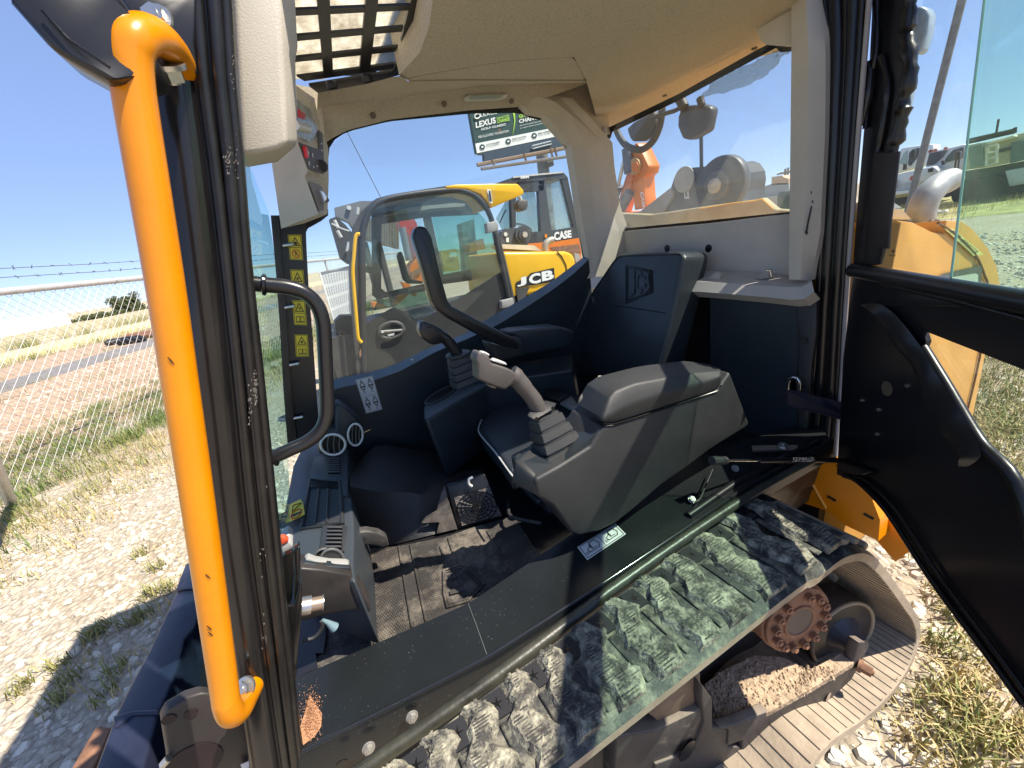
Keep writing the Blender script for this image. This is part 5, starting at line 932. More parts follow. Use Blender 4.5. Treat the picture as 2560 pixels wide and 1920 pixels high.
# ================================================================ THE YARD
random.seed(3)
fdir = Vector((.40, .9165, 0)).normalized(); fnor = Vector((-.9165, .40, 0)).normalized(); F0 = Vector((-3.18, 5.52, 0)); NF = F0.dot(fnor)
def FP(t, z=0.0, off=0.0): return F0+fdir*t+fnor*off+VZ*z
def struct(o): o['kind'] = 'structure'; return o
def ground_mat(name, c1, c2, c3, scale, bump, patch=0.5):
    m = bpy.data.materials.new(name); m.use_nodes = True; n = m.node_tree.nodes; l = m.node_tree.links; b = n['Principled BSDF']; b.inputs['Roughness'].default_value = .95; b.inputs['Specular IOR Level'].default_value = .1
    tc = n.new('ShaderNodeTexCoord'); v = n.new('ShaderNodeTexVoronoi'); v.inputs['Scale'].default_value = scale; v.inputs['Randomness'].default_value = 1
    nz = n.new('ShaderNodeTexNoise'); nz.inputs['Scale'].default_value = 1.1; nz.inputs['Detail'].default_value = 8; nz.inputs['Roughness'].default_value = .7
    wv = n.new('ShaderNodeTexNoise'); wv.inputs['Scale'].default_value = scale*.6; wv.inputs['Detail'].default_value = 5
    ad = n.new('ShaderNodeMix'); ad.data_type = 'VECTOR'; ad.inputs['Factor'].default_value = .03
    for q in (nz, wv): l.new(tc.outputs['Object'], q.inputs['Vector'])
    l.new(tc.outputs['Object'], ad.inputs['A']); l.new(wv.outputs['Color'], ad.inputs['B']); l.new(ad.outputs['Result'], v.inputs['Vector'])
    r1 = n.new('ShaderNodeValToRGB'); r1.color_ramp.elements[0].color = (*c1, 1); r1.color_ramp.elements[1].color = (*c2, 1)
    sp = n.new('ShaderNodeSeparateColor'); l.new(v.outputs['Color'], sp.inputs[0]); l.new(sp.outputs[0], r1.inputs[0])
    r2 = n.new('ShaderNodeMapRange'); r2.inputs[1].default_value = .45; r2.inputs[2].default_value = .65; r2.inputs[4].default_value = patch; l.new(nz.outputs[0], r2.inputs[0])
    mx = n.new('ShaderNodeMix'); mx.data_type = 'RGBA'; mx.inputs['B'].default_value = (*c3, 1); l.new(r2.outputs[0], mx.inputs['Factor']); l.new(r1.outputs[0], mx.inputs['A'])
    dk = n.new('ShaderNodeMapRange'); dk.inputs[1].default_value = .25; dk.inputs[2].default_value = .75; dk.inputs[3].default_value = 1.0; dk.inputs[4].default_value = .55; l.new(v.outputs['Distance'], dk.inputs[0])
    ml = n.new('ShaderNodeMix'); ml.data_type = 'RGBA'; ml.blend_type = 'MULTIPLY'; ml.inputs['Factor'].default_value = .6; l.new(mx.outputs['Result'], ml.inputs['A']); l.new(dk.outputs[0], ml.inputs['B']); l.new(ml.outputs['Result'], b.inputs['Base Color'])
    inv = n.new('ShaderNodeMath'); inv.operation = 'SUBTRACT'; inv.inputs[0].default_value = 1; l.new(v.outputs['Distance'], inv.inputs[1])
    bp = n.new('ShaderNodeBump'); bp.inputs['Strength'].default_value = bump; bp.inputs['Distance'].default_value = .02; l.new(inv.outputs[0], bp.inputs['Height']); l.new(bp.outputs[0], b.inputs['Normal'])
    MATS[name] = m; return m
gravel = ground_mat('limestone_gravel', (.38, .32, .24), (.58, .51, .41), (.43, .34, .23), 30, .9, .75)
reddirt = ground_mat('reddish_gravel', (.36, .25, .17), (.56, .45, .34), (.40, .25, .16), 18, .8)
asphalt = M('grey_asphalt', (.20, .185, .175), .9, var=.25, vs=3, bump=.2, bs=40)
tanstrip = M('pale_caliche', (.62, .50, .27), .95, var=.15, vs=2)
def sheet(name, pts, mat, z): return struct(O(name, [Vector((p.x, p.y, z)) for p in pts], [list(range(len(pts)))], mat, flip=False))
S_ = 900
sheet('ground', [Vector((-S_, -S_, 0)), Vector((S_, -S_, 0)), Vector((S_, S_, 0)), Vector((-S_, S_, 0))], gravel, 0)
def band(name, n0, n1, mat, z, t0=-120, t1=400): return sheet(name, [FP(t0, 0, n0-NF), FP(t1, 0, n0-NF), FP(t1, 0, n1-NF), FP(t0, 0, n1-NF)][::-1], mat, z)
band('dirt_verge', NF+.6, 12.7, reddirt, .004)
band('road', 12.7, 15.0, asphalt, .008)
band('dirt_shoulder', 15.0, 20.5, reddirt, .006)
band('caliche_strip', 20.5, 29, tanstrip, .008)
band('far_field', 31, 300, M('dry_field', (.40, .34, .20), .95, var=.3, vs=.3), .006)
sheet('grass_verge', [Vector((19, -40, 0)), Vector((38, -40, 0)), Vector((40, 60, 0)), Vector((21, 60, 0))][::1], M('verge_grass', (.34, .30, .12), .95, var=.5, vs=1.5, bump=.5, bs=20), .006)
sheet('far_scrub', [Vector((60, -200, 0)), Vector((400, -200, 0)), Vector((400, 300, 0)), Vector((60, 300, 0))], M('scrub', (.28, .24, .15), .95, var=.4, vs=.2), .006)

# loose stones and grass
def stones(name, areas, mat):
    v, f = [], []
    for (cx, cy, rx, ry, n, smin, smax) in areas:
        for _ in range(n):
            x = cx+random.uniform(-rx, rx); y = cy+random.uniform(-ry, ry); s = smin+(smax-smin)*random.random()**3; a = random.random()*6.28; b = len(v)
            ex = Vector((math.cos(a), math.sin(a), 0)); ey = Vector((-math.sin(a), math.cos(a), 0)); h = s*random.uniform(.35, .7); c = Vector((x, y, 0)); asp = random.uniform(.55, 1)
            k = 6; ring = [(s*random.uniform(.75, 1.15)*math.cos(q*math.pi/3), s*asp*random.uniform(.75, 1.15)*math.sin(q*math.pi/3)) for q in range(k)]
            tilt = random.uniform(-.3, .3)
            v += [c+ex*p[0]+ey*p[1]+VZ*(h*.15) for p in ring]+[c+ex*(p[0]*.72)+ey*(p[1]*.72)+VZ*(h*random.uniform(.75, 1.05)+p[0]*tilt) for p in ring]
            f += [[b+i, b+(i+1) % k, b+k+(i+1) % k, b+k+i] for i in range(k)]+[[b+k+i for i in range(k)]]
    o = O(name, v, f, mat, flip=False); o['kind'] = 'stuff'; return o
def stone_mat(n_, c1, c2):
    m = M(n_, c1, .9, var=.1, bump=.3, bs=120); n = m.node_tree.nodes; l = m.node_tree.links; g = n.new('ShaderNodeNewGeometry'); r = n.new('ShaderNodeValToRGB'); r.color_ramp.elements[0].color = (*c1, 1); r.color_ramp.elements[1].color = (*c2, 1)
    l.new(g.outputs['Random Per Island'], r.inputs[0]); l.new(r.outputs[0], n['Principled BSDF'].inputs['Base Color']); return m
stm = stone_mat('loose_limestone', (.42, .36, .27), (.70, .64, .53)); stm2 = stone_mat('loose_red_stone', (.34, .22, .15), (.62, .52, .42))
tag(stones('loose_stones', [(-2.2, 3.1, 1.9, 1.9, 5200, .006, .03), (-1.6, 2.6, 1.0, 1.2, 1500, .006, .035), (2.4, -.1, 1.8, .9, 3600, .006, .04), (1.6, 0, .8, .5, 900, .005, .03), (5.5, .6, 2.5, 2.0, 2500, .01, .05), (9, 2, 4, 4, 2500, .015, .05), (10, 1.5, 5, 3.5, 4500, .02, .06)], stm), 'pale limestone pieces strewn over the gravel yard', 'stones')
def fenceband(n0, n1, t0, t1, n, smin, smax):
    out = []
    for _ in range(n):
        p = FP(random.uniform(t0, t1), 0, random.uniform(n0, n1)-NF); out.append((p.x, p.y, 0, 0, 1, smin, smax))
    return out
tag(stones('verge_stones', fenceband(NF+.8, 12.6, -3, 14, 4500, .015, .07), stm2), 'reddish broken stones on the bank beyond the fence', 'stones')
def grass(name, spots, mats, label, cat='grass'):
    v, f = [], []
    mi = []
    for (x, y, r, n, h, m_i) in spots:
        for _ in range(n):
            a = random.random()*6.28; q = r*math.sqrt(random.random()); c = Vector((x+q*math.cos(a), y+q*math.sin(a), 0)); b = len(v); hh = h*random.uniform(.5, 1.2); la = random.random()*6.28; ln = random.uniform(.15, .9)*hh; w_ = random.uniform(.0016, .0035)*(1+hh*2)
            d = Vector((math.cos(la), math.sin(la), 0)); s = Vector((-d.y, d.x, 0))*w_
            v += [c-s, c+s, c+d*ln*.4+VZ*hh*.6+s*.7, c+d*ln*.4+VZ*hh*.6-s*.7, c+d*ln+VZ*hh*(1-.35*ln/hh)]; f += [[b, b+1, b+2, b+3], [b+3, b+2, b+4]]; mi += [m_i, m_i]
    o = O(name, v, f, mats[0], flip=False); 
    for m in mats[1:]: o.data.materials.append(m)
    for p, k in zip(o.data.polygons, mi): p.material_index = k
    o['kind'] = 'stuff'; return tag(o, label, cat)
gdry = M('dry_grass', (.50, .40, .18), .8, var=.25, vs=30); ggreen = M('green_grass', (.13, .19, .045), .75, var=.35, vs=20); golive = M('olive_grass', (.27, .27, .09), .8, var=.3, vs=20)
sp = []
for _ in range(900):
    t = random.uniform(-3.5, 14); o_ = random.gauss(0, .55); p = FP(t, 0, o_-.1); sp.append((p.x, p.y, .16, 26, .17 if o_ > -.2 else .12, random.choice((0, 1, 2)) if o_ < -.3 else random.choice((1, 1, 2))))
for _ in range(520):
    t = random.uniform(-3, 9); p = FP(t, 0, -random.uniform(.6, 1.7)); sp.append((p.x, p.y, .14, 16, .08, random.choice((0, 0, 2))))
for _ in range(420):
    t = random.uniform(-3, 6); p = FP(t, 0, random.uniform(.5, 2.2)); sp.append((p.x, p.y, .18, 22, .14, random.choice((1, 1, 1, 2))))
grass('fence_grass', sp, [gdry, ggreen, golive], 'mixed green and straw-coloured grass along the foot of the chain-link fence')
sp = []
for z, q in ((B1, (380, 1040)), (B1, (420, 1140)), (B1, (590, 850)), (B1, (930, 480)), (B1, (990, 610)), (B1, (680, 1090)), (B1, (890, 640)), (B1, (840, 400)), (B1, (560, 890)), (B1, (620, 1240)), (B1, (850, 770)), (B1, (780, 800)), (B1, (130, 1200)), (B1, (320, 1290))):
    p = U(*z(*q), Z=0); sp.append((p.x, p.y, .05, 34, .09, 2)); sp.append((p.x+.04, p.y, .09, 26, .06, 0))
grass('weed_tufts', sp, [gdry, ggreen, golive], 'small weed tufts growing in the white gravel before the machine')
sp = []
for _ in range(46):
    py = random.uniform(1380, 1920); px = random.uniform(2340 if py < 1700 else 2240, 2560)
    p = U(px, py, Z=0); g = random.random(); sp.append((p.x, p.y, .07, 18, .08, 0 if g < .75 else 2 if g < .85 else 1))
for q in ((1290, 650), (1330, 760), (1320, 1430), (1450, 1350), (1330, 1250), (1350, 1600), (1500, 1560), (1620, 1480), (1180, 480), (1290, 1000)):
    p = U(*B5(*q), Z=0); sp += [(p.x, p.y, .05, 26, .11, 2), (p.x+.03, p.y, .10, 34, .09, 0)]
for _ in range(220):
    px = random.uniform(2380, 2560); py = random.uniform(800, 1250); p = U(px, py, Z=0); sp.append((p.x, p.y, .15, 16, .12, random.choice((0, 0, 2, 2, 1))))
for _ in range(420):
    sp.append((random.uniform(18.5, 30), random.uniform(-6, 16), .35, 22, .30, random.choice((0, 0, 2, 2, 1))))
grass('yard_grass', sp, [gdry, ggreen, golive], 'dry tufts of grass among stones behind the track and below the trucks')

sp = []
for n0, n1, cnt, h in ((19.3, 21.5, 240, .35), (12.0, 12.9, 90, .22), (15.0, 15.8, 60, .2), (28, 31, 200, .7), (7, 12, 90, .2)):
    for _ in range(cnt): p = FP(random.uniform(-12, 45), 0, random.uniform(n0, n1)-NF); sp.append((p.x, p.y, random.uniform(.2, .6), 30, h, random.choice((0, 1, 2, 2))))
grass('roadside_weeds', sp, [gdry, ggreen, golive], 'ragged weeds along both edges of the road beyond the fence')
# chain-link fence
fe = empty('chain_link_fence', FP(0), 'galvanised chain-link fence with a top rail and two strands of barbed wire', 'fence')
tube('top_rail', [FP(-8, 1.96), FP(60, 1.96)], .038, galv, fe, n=14)
for i, z in enumerate((2.10, 2.20)):
    tube('barbed_wire', [FP(-8+k, z+.008*math.sin(k*1.7+i)) for k in range(60)], .004, M('wire_dark', (.10, .10, .13), .5), fe, n=5)
    ge = []
    for k in range(130):
        c = FP(-6+k*.22+random.uniform(-.03, .03), z)
        for a in range(2): d = Vector((random.uniform(-1, 1), random.uniform(-1, 1), random.uniform(-1, 1))).normalized()*.024; ge.append(tubegeo([c-d, c+d], .003, 4))
    many('barbs', ge, MATS['wire_dark'], fe, kind='stuff')
ge = []; st_ = .115; Hh = 1.94
for k in range(-60, 190):
    ge.append(tubegeo([FP(k*st_, .02), FP(k*st_+Hh, Hh)], .0026, 4)); ge.append(tubegeo([FP(k*st_+Hh, .02, .004), FP(k*st_, Hh, .004)], .0026, 4))
many('wire_mesh', ge, M('mesh_wire', (.46, .45, .45), .6, metal=.2), fe, kind='stuff', flip=False)
for t in (-2.6, 4.0, 10.0, 16.9, 23, 29, 35): tube('post', [FP(t, 0, .06), FP(t, 2.02, .06)], .035, galv, fe, n=10)
for t in (-1.35, 2.15): tube('rail_tie', ringpts(FP(t, 1.96), fdir, .041, 12), .004, steel, fe, n=5, closed=True)
b0 = U(*Z5(75, 1560), Z=0.0); b1 = U(*Z5(-60, 1250), Z=.75); tube('brace_post', [b0, b0+(b1-b0)*2.4], .04, galv, fe, n=12)
b0 = FP(16.9, 1.9, .06); tube('brace_post', [b0, FP(14.6, .1, .06)], .03, galv, fe, n=10)

# far buildings and trees beyond the road
def far_pl(d): return (fnor*d, fnor)
wb = empty('white_shed', U(*C8(300, 1400), pl=far_pl(62)), 'long low shed with a bright white sheet roof beyond the road', 'building')
prism('roof', P(C8, [(-700, 1280), (0, 1178), (800, 1066), (900, 1256), (640, 1308), (0, 1420), (-700, 1540)], pl=far_pl(62)), fnor*14, M('white_roof', (.62, .62, .63), .6, var=.06, vs=.5), wb)
prism('wall', P(C8, [(-700, 1545), (0, 1424), (640, 1310), (720, 1392), (0, 1560), (-700, 1700)], pl=far_pl(62.3)), fnor*13, M('tan_wall', (.58, .42, .27), .8, var=.08), wb)
lw = prism('long_wall', P(C8, [(650, 1312), (900, 1258), (1860, 1082), (2600, 950), (2600, 1050), (1870, 1180), (1300, 1290), (720, 1400)], pl=far_pl(58)), fnor*2, M('cream_wall', (.74, .70, .60), .8, var=.06)); tag(lw, 'long cream wall running right from the white-roofed shed', 'wall')
bw = prism('brown_bank', P(C8, [(-700, 1700), (0, 1560), (720, 1400), (1300, 1292), (2600, 1060), (2600, 1130), (1860, 1225), (0, 1620), (-700, 1760)], pl=far_pl(57)), fnor*1.5, M('bank_brown', (.30, .22, .16), .95, var=.4, vs=1)); tag(bw, 'brown weedy bank below the cream wall', 'bank')
def tree(name, c, rx, rz, n, leaf, mats, label, cat='tree', group=None, trunk=True, depth=None):
    e = empty(name, Vector((c.x, c.y, 0)), label, cat, group); ry = depth or rx
    if trunk:
        tube('trunk', smooth_path([Vector((c.x, c.y, 0)), Vector((c.x+.1*rx, c.y, c.z*.5)), Vector((c.x, c.y, c.z))], 4), [rx*.09*(1-.05*i) for i in range(9)], M('bark', (.10, .075, .055), .9, var=.3), e, n=8)
        for k in range(6):
            a = k*1.05; tube('limb', smooth_path([Vector((c.x, c.y, c.z*.55)), c+Vector((rx*.3*math.cos(a), ry*.3*math.sin(a), -rz*.2)), c+Vector((rx*.7*math.cos(a), ry*.7*math.sin(a), rz*.3*math.sin(k*2)))], 3), [rx*.045, rx*.04, rx*.036, rx*.03, rx*.026, rx*.02, rx*.012], MATS['bark'], e, n=6)
    v, f, mi = [], [], []; cl = [c+Vector((rx*random.uniform(-.75, .75), ry*random.uniform(-.75, .75), rz*random.uniform(-.75, .8))) for _ in range(26)]
    for _ in range(n):
        k = random.choice(cl); d = Vector((random.gauss(0, 1), random.gauss(0, 1), random.gauss(0, 1))).normalized()*(.34*random.random()**.5); p = k+Vector((d.x*rx, d.y*ry, d.z*rz)); a = Vector((random.gauss(0, 1), random.gauss(0, 1), random.gauss(0, 1))).normalized()*leaf*random.uniform(.6, 1.3); b2 = a.cross(Vector((random.gauss(0, 1), random.gauss(0, 1), random.gauss(0, 1)))).normalized()*leaf*.5; b = len(v)
        v += [p-a*.5, p+b2*.5, p+a*.5, p-b2*.5]; f.append([b, b+1, b+2, b+3])
    o = O('crown', v, f, mats, e, flip=False); return e
leaf = M('olive_leaf', (.075, .095, .025), .7, var=.45, vs=.8)
c = U(*C8(1500, 985), pl=far_pl(66)); tree('shade_tree', c, 2.6, 2.0, 7000, .30, leaf, 'round olive-green tree standing above the cream wall')
for q, rx, rz, lb in (((1010, 1190), 2.6, .9, 'low dark bush beside the end of the white roof'), ((1190, 1160), 2.8, .9, 'low dark bush between the white roof and the round tree'), ((1720, 1080), 2.6, 1.0, 'bushy scrub just right of the round tree'), ((1330, 1130), 2.0, .8, 'small bush at the left foot of the round tree')):
    c = U(*C8(*q), pl=far_pl(64)); tree('bush', c, rx, rz, 2600, .28, leaf, lb, 'bush', 'bushes along the cream wall', trunk=False)
dp_ = empty('scrap_pile', U(*C8(1600, 1440), Z=.1), 'dark and rust-red scrap pipes lying beside the road', 'scrap')
for k, (a, b, m) in enumerate((((1290, 1462), (1560, 1400), inkblack), ((1330, 1440), (1700, 1385), inkblack), ((1560, 1370), (1900, 1310), rusty), ((1600, 1395), (1905, 1345), rusty), ((1450, 1450), (1760, 1400), inkblack))): tube('scrap_pipe', [U(*C8(*a), Z=.12), U(*C8(*b), Z=.12)], .12, m, dp_, n=8)

# ---- billboard
BYP = 34.0
def BB(pts, off=0.0): return P(B6, pts, Y=BYP+off)
bbq = [U(*B6(158, 462), Y=BYP), U(*B6(1230, 235), Y=BYP), U(*B6(1130, -290), Y=BYP), U(*B6(62, -90), Y=BYP)]
bl = empty('billboard', Vector((bbq[0].x+5, BYP, 0)), 'tall roadside billboard with a dark green golf advertisement', 'billboard')
bgreen = M('board_green', (.012, .05, .052), .6, var=.1); bnavy = M('board_navy', (.03, .055, .09), .6, var=.2)
prism('board', bbq, (0, .5, 0), bgreen, bl)
wq = BB([(160, 464), (880, 312), (840, 232), (144, 374)], -.02); wq2 = [wq[0], wq[0]+(wq[1]-wq[0])*1.55, wq[3]+(wq[2]-wq[3])*1.6, wq[3]]; O('white_strip', wq2, [[0, 1, 2, 3]], white, bl, flip=False)
prism('lower_apron', BB([(165, 470), (225, 475), (230, 545), (930, 405), (1100, 370), (1060, 270), (880, 315)]), (0, .4, 0), bnavy, bl)
def BT(s, q, m, bold=.02): lettering('lettering', s, BB(q, -.05), m, bl, bold=bold)
lime = M('board_lime', (.35, .62, .06), .6); wtx = white
BT('LEXUS', [(150, 228), (340, 180), (332, 122), (146, 172)], wtx, .03); BT('LEXUS', [(195, 122), (350, 92), (346, 62), (190, 92)], wtx, .01)
BT('DRIVE FOR', [(348, 148), (465, 118), (462, 98), (346, 126)], lime, .02); BT('CHANGE', [(352, 182), (470, 155), (466, 122), (350, 150)], lime, .03)
BT('GOLF CLASSIC', [(200, 250), (435, 200), (432, 180), (198, 230)], wtx); BT('MELVILLE FAMILY FOUNDATION', [(175, 325), (458, 265), (456, 242), (173, 300)], wtx, .0)
BT('GIVE FOR', [(555, 135), (740, 95), (735, 62), (552, 100)], lime, .03); BT('CHANGE', [(558, 182), (760, 138), (755, 100), (555, 146)], wtx, .03)
BT('Join us for a powerful day of golf', [(565, 212), (770, 168), (768, 152), (563, 196)], wtx, 0); BT('to support children and families', [(568, 236), (790, 188), (788, 174), (566, 222)], wtx, 0)
prism('green_swoosh', BB([(496, 298), (512, 230), (522, 160), (518, 85), (500, 85), (512, 160), (505, 230)], -.05), (0, .02, 0), lime, bl)
tube('emblem_ring', BB([(163+25*math.cos(t), 115+22*math.sin(t)-4*math.cos(t)) for t in [i*.4488 for i in range(14)]], -.06), .05, wtx, bl, n=5, closed=True)
prism('orange_roof_mark', BB([(358, 256), (375, 236), (385, 250), (374, 246)], -.06), (0, .02, 0), M('mark_orange', (.6, .15, .03), .6), bl)
for q, a, b in (((210, 405), 'GOLF TOURNAMENT', 'AT TPC SUMMERLIN'), ((455, 352), 'SILENT AUCTION', 'GREAT ITEMS AND IMPACT'), ((700, 298), 'MAKE A DIFFERENCE', 'SUPPORT THE CHILDREN')):
    O('round_icon', BB([(q[0]+26*math.cos(t), q[1]+26*math.sin(t)) for t in [i*.3927 for i in range(16)]], -.06), [list(range(16))], bgreen, bl, flip=False)
    prism('icon_mark', BB([(q[0]-10, q[1]+10), (q[0]+12, q[1]+6), (q[0]+8, q[1]-10), (q[0]-8, q[1]-6)], -.08), (0, .01, 0), wtx, bl)
    BT(a, [(q[0]+38, q[1]-12), (q[0]+170, q[1]-40), (q[0]+168, q[1]-54), (q[0]+36, q[1]-26)], inkblack, .02); BT(b, [(q[0]+40, q[1]+6), (q[0]+160, q[1]-20), (q[0]+158, q[1]-29), (q[0]+38, q[1]-4)], inkblack, 0)
tube('owner_plate', BB([(672, 412), (680, 395), (855, 352), (866, 360), (862, 378), (690, 422)], -.1), .05, M('plate_pale', (.5, .55, .6), .6), bl, n=5, closed=True); BT('PRIMARY MEDIA', [(700, 408), (840, 374), (838, 360), (698, 392)], M('plate_pale2', (.6, .64, .68), .6), .0)
tube('catwalk', BB([(162, 575), (1100, 395)], -.8), .16, M('catwalk_brown', (.22, .15, .11), .7), bl, n=6); tube('catwalk_rail', BB([(200, 612), (1250, 460)], -1.5), .13, M('rail_grey', (.16, .14, .14), .6), bl, n=6)
for q in (320, 620, 870, 910): tube('catwalk_bracket', BB([(q-20, 555-(q-160)*.2), (q+5, 600-(q-200)*.145)], -1.2), .10, MATS['catwalk_brown'], bl, n=5)
mp = BB([(770, 470), (770, 640)], .6); tube('mast', [Vector((mp[0].x, mp[0].y, mp[0].z+2)), Vector((mp[0].x, mp[0].y, 0))], .55, M('mast_grey', (.16, .17, .17), .6), bl, n=14)
prism('mast_equipment', BB([(820, 530), (880, 520), (885, 580), (825, 595)], -.3), (0, .8, 0), M('equip_grey', (.14, .13, .12), .6), bl)
ow = tube('overhead_cable', [U(*Z2(330, 640), Y=11.6), U(*Z2(440, 865), Y=11.6), U(*Z2(655, 1283), Y=11.6), U(*Z2(720, 1410), Y=11.6)], .010, M('cable_grey', (.08, .10, .14), .6), n=5); tag(ow, 'thin dark cable slanting down across the sky in the side window', 'cable')

# ---- the neighbouring loader
NYp = 4.2
nb = empty('track_loader', Vector((1.0, 5.0, 0)), 'yellow and black loader with number 1 on its roof spoiler', 'loader')
def NP(pts, dy=0.0, z=C1): return P(z, pts, Y=NYp+dy)
ngrey = M('worn_grey_paint', (.055, .052, .052), .55, var=.3, vs=4, dust=.15, ds=6, dc=(.30, .26, .22)); ngrey2 = M('mid_grey_plastic', (.022, .022, .022), .6, var=.3, vs=3, dust=.12, ds=5, dc=(.06,.057,.055))
tube('door_frame', smooth_path(NP([(320, 1900), (305, 1300), (298, 800), (298, 600), (315, 480), (375, 350), (500, 272), (800, 218), (1060, 192), (1180, 202), (1280, 250), (1370, 350), (1420, 470), (1455, 640), (1510, 880), (1565, 1130), (1640, 1500)]), 4), .030, M('door_rubber', (.03, .03, .033), .5), nb, n=10)
prism('front_pillar', NP([(262, 1900), (225, 1500), (205, 1200), (190, 900), (195, 640), (225, 500), (290, 370), (400, 280), (520, 240), (520, 275), (380, 345), (310, 470), (295, 620), (300, 1300), (320, 1900)], .01), (0, .12, 0), ngrey, nb)
prism('rust_patch', NP([(285, 1560), (305, 1540), (300, 1600), (275, 1640), (270, 1590)], -.01), (0, .01, 0), rusty, nb)
prism('roof', NP([(420, 262), (520, 235), (850, 180), (1060, 150), (1075, 200), (800, 222), (510, 282), (380, 345)], .02), (0, 1.2, .05), ngrey, nb)
tube('grab_rail', smooth_path(NP([(275, 572), (250, 575), (235, 620), (225, 740), (215, 880), (222, 1020), (235, 1180), (252, 1380), (262, 1470), (292, 1508)], -.06), 4), .017, sunyellow, nb, n=10)
prism('door_panel', NP([(325, 1900), (330, 1345), (450, 1270), (575, 1200), (700, 1265), (768, 1322), (930, 1250), (1200, 1090), (1490, 905), (1565, 1150), (1640, 1600), (1660, 1900)], .02), (0, .04, 0), ngrey2, nb)
prism('door_glass', NP([(305, 1300), (305, 620), (325, 490), (385, 360), (505, 285), (800, 232), (1060, 208), (1180, 216), (1270, 262), (1355, 360), (1405, 470), (1490, 905), (1200, 1095), (760, 1315), (575, 1205)], .015), (0, .006, 0), glass('neighbour_glass', (.80, .86, .84), .07, .04), nb)
hr = [(545+105*math.cos(t), 1402+68*math.sin(t)-14*math.cos(t)) for t in [i*.2618 for i in range(24)]]
tube('door_handle', NP(hr, .0), .020, ngrey, nb, n=8, closed=True); tube('door_handle', NP([(455, 1415), (640, 1400)], -.01), .014, M('handle_grey', (.22, .21, .20), .5), nb, n=8); disc('handle_lock', NP([(470, 1415)], -.03)[0], -VY, .014, .01, silver, nb, n=12)
for q in ([(515, 1440), (575, 1425), (570, 1445), (520, 1455)],): prism('handle_insert', NP(q, -.02), (0, .005, 0), silver, nb)
for q in ([(380, 470), (462, 470), (460, 1040), (500, 1072), (840, 1000), (840, 1062), (430, 1135), (385, 1100)], [(825, 420), (890, 410), (1000, 930), (940, 945)], [(380, 380), (520, 290), (1060, 240), (1180, 250), (1300, 400), (880, 420), (800, 432), (470, 482), (380, 560)], [(975, 925), (1495, 825), (1500, 935), (990, 1005)], [(300, 840), (460, 870), (460, 920), (300, 900)]):
    prism('far_window_frame', NP(q, 1.2), (0, .05, 0), M('inner_dark', (.03, .034, .036), .6), nb)
prism('inner_liner', NP([(480, 410), (700, 340), (1100, 300), (1190, 310), (1180, 330), (900, 350), (600, 400), (490, 420)], 1.15), (0, .02, 0), M('liner_grey', (.30, .31, .28), .9), nb)
prism('far_quarter_glass', NP([(895, 415), (1300, 380), (1400, 500), (1480, 830), (1000, 925)], 1.22), (0, .005, 0), glass('teal_quarter_glass', (.55, .80, .75), .05, .05), nb)
prism('far_low_glass', NP([(390, 1230), (430, 1140), (840, 1060), (900, 1250), (750, 1320), (575, 1200)], 1.22), (0, .005, 0), glass('teal_low_glass', (.40, .55, .52), .05, .04), nb)
prism('restraint_bar', NP([(598, 760), (612, 725), (635, 722), (655, 760), (690, 900), (720, 960), (820, 980), (820, 1000), (690, 1000), (650, 960)], .6), (0, .06, 0), inkblack, nb, bevel=.008)
sp_ = prism('roof_spoiler', NP([(1015, 158), (1100, 142), (1400, 135), (1640, 136), (1690, 190), (1692, 226), (1410, 346), (1370, 280), (1320, 225), (1200, 182), (1030, 180)], -.03), (0, .5, 0), sunyellow, nb, bevel=.01)
oq = NP([(1395, 300), (1420, 300), (1403, 190), (1378, 190)], -.04); O('number_plate', [bil(oq, *p) for p in ((-.12, -.03), (1.1, -.03), (1.1, 1.05), (-.12, 1.05))], [[0, 1, 2, 3]], white, sp_, flip=False); lettering('number', '1', subquad(oq, .15, .08, .8, .92), inkblack, sp_, bold=.06, off=.01)
prism('hinge_block', NP([(1370, 475), (1455, 455), (1475, 500), (1470, 540), (1380, 565)], -.06), (0, .08, 0), M('hinge_grey', (.28, .27, .26), .5), nb, bevel=.008); prism('hinge_block', NP([(1500, 1150), (1600, 1120), (1615, 1190), (1505, 1215)], -.06), (0, .08, 0), MATS['hinge_grey'], nb, bevel=.008)
tube('rear_post', NP([(1455, 560), (1530, 860), (1600, 1160)], .06), .03, ngrey, nb, n=8)
nbody = prism('engine_hood', P(B6, [(395, 1390), (770, 1390), (1000, 1386), (1065, 1408), (1095, 1470), (1090, 1560), (1000, 1750), (700, 1960), (480, 1990), (450, 1800), (425, 1560)], Y=4.3), (0, 1.3, 0), sunyellow, nb, bevel=.06, seg=4)
tube('hood_seam', P(B6, [(915, 1390), (960, 1440), (1000, 1520), (1010, 1600)], Y=4.295), .008, M('seam_brown', (.12, .08, .02), .7), nbody, n=5)
prism('hood_corner', P(B6, [(1075, 1400), (1120, 1410), (1140, 1450), (1095, 1500)], Y=4.6), (0, .5, 0), M('corner_grey', (.35, .33, .30), .6), nbody)
jq = P(Z7, [(230, 412), (486, 372), (480, 284), (226, 352)], Y=4.285); prism('badge', P(Z7, [(232, 380), (310, 340), (330, 318), (480, 284), (486, 372), (236, 414)], Y=4.288), (0, .004, 0), inkblack, nbody)
lettering('badge_letter', 'J', P(Z7, [(240, 408), (300, 396), (300, 338), (240, 352)], Y=4.28), white, nbody, bold=.05); lettering('badge_letter', 'C', P(Z7, [(318, 392), (395, 380), (390, 312), (316, 328)], Y=4.28), white, nbody, bold=.05); lettering('badge_letter', 'B', P(Z7, [(402, 372), (480, 356), (474, 294), (398, 310)], Y=4.28), white, nbody, bold=.05)
prism('side_vent', P(Z7, [(235, 420), (322, 408), (285, 495), (248, 515)], Y=4.285), (0, .004, 0), ngrey, nbody)
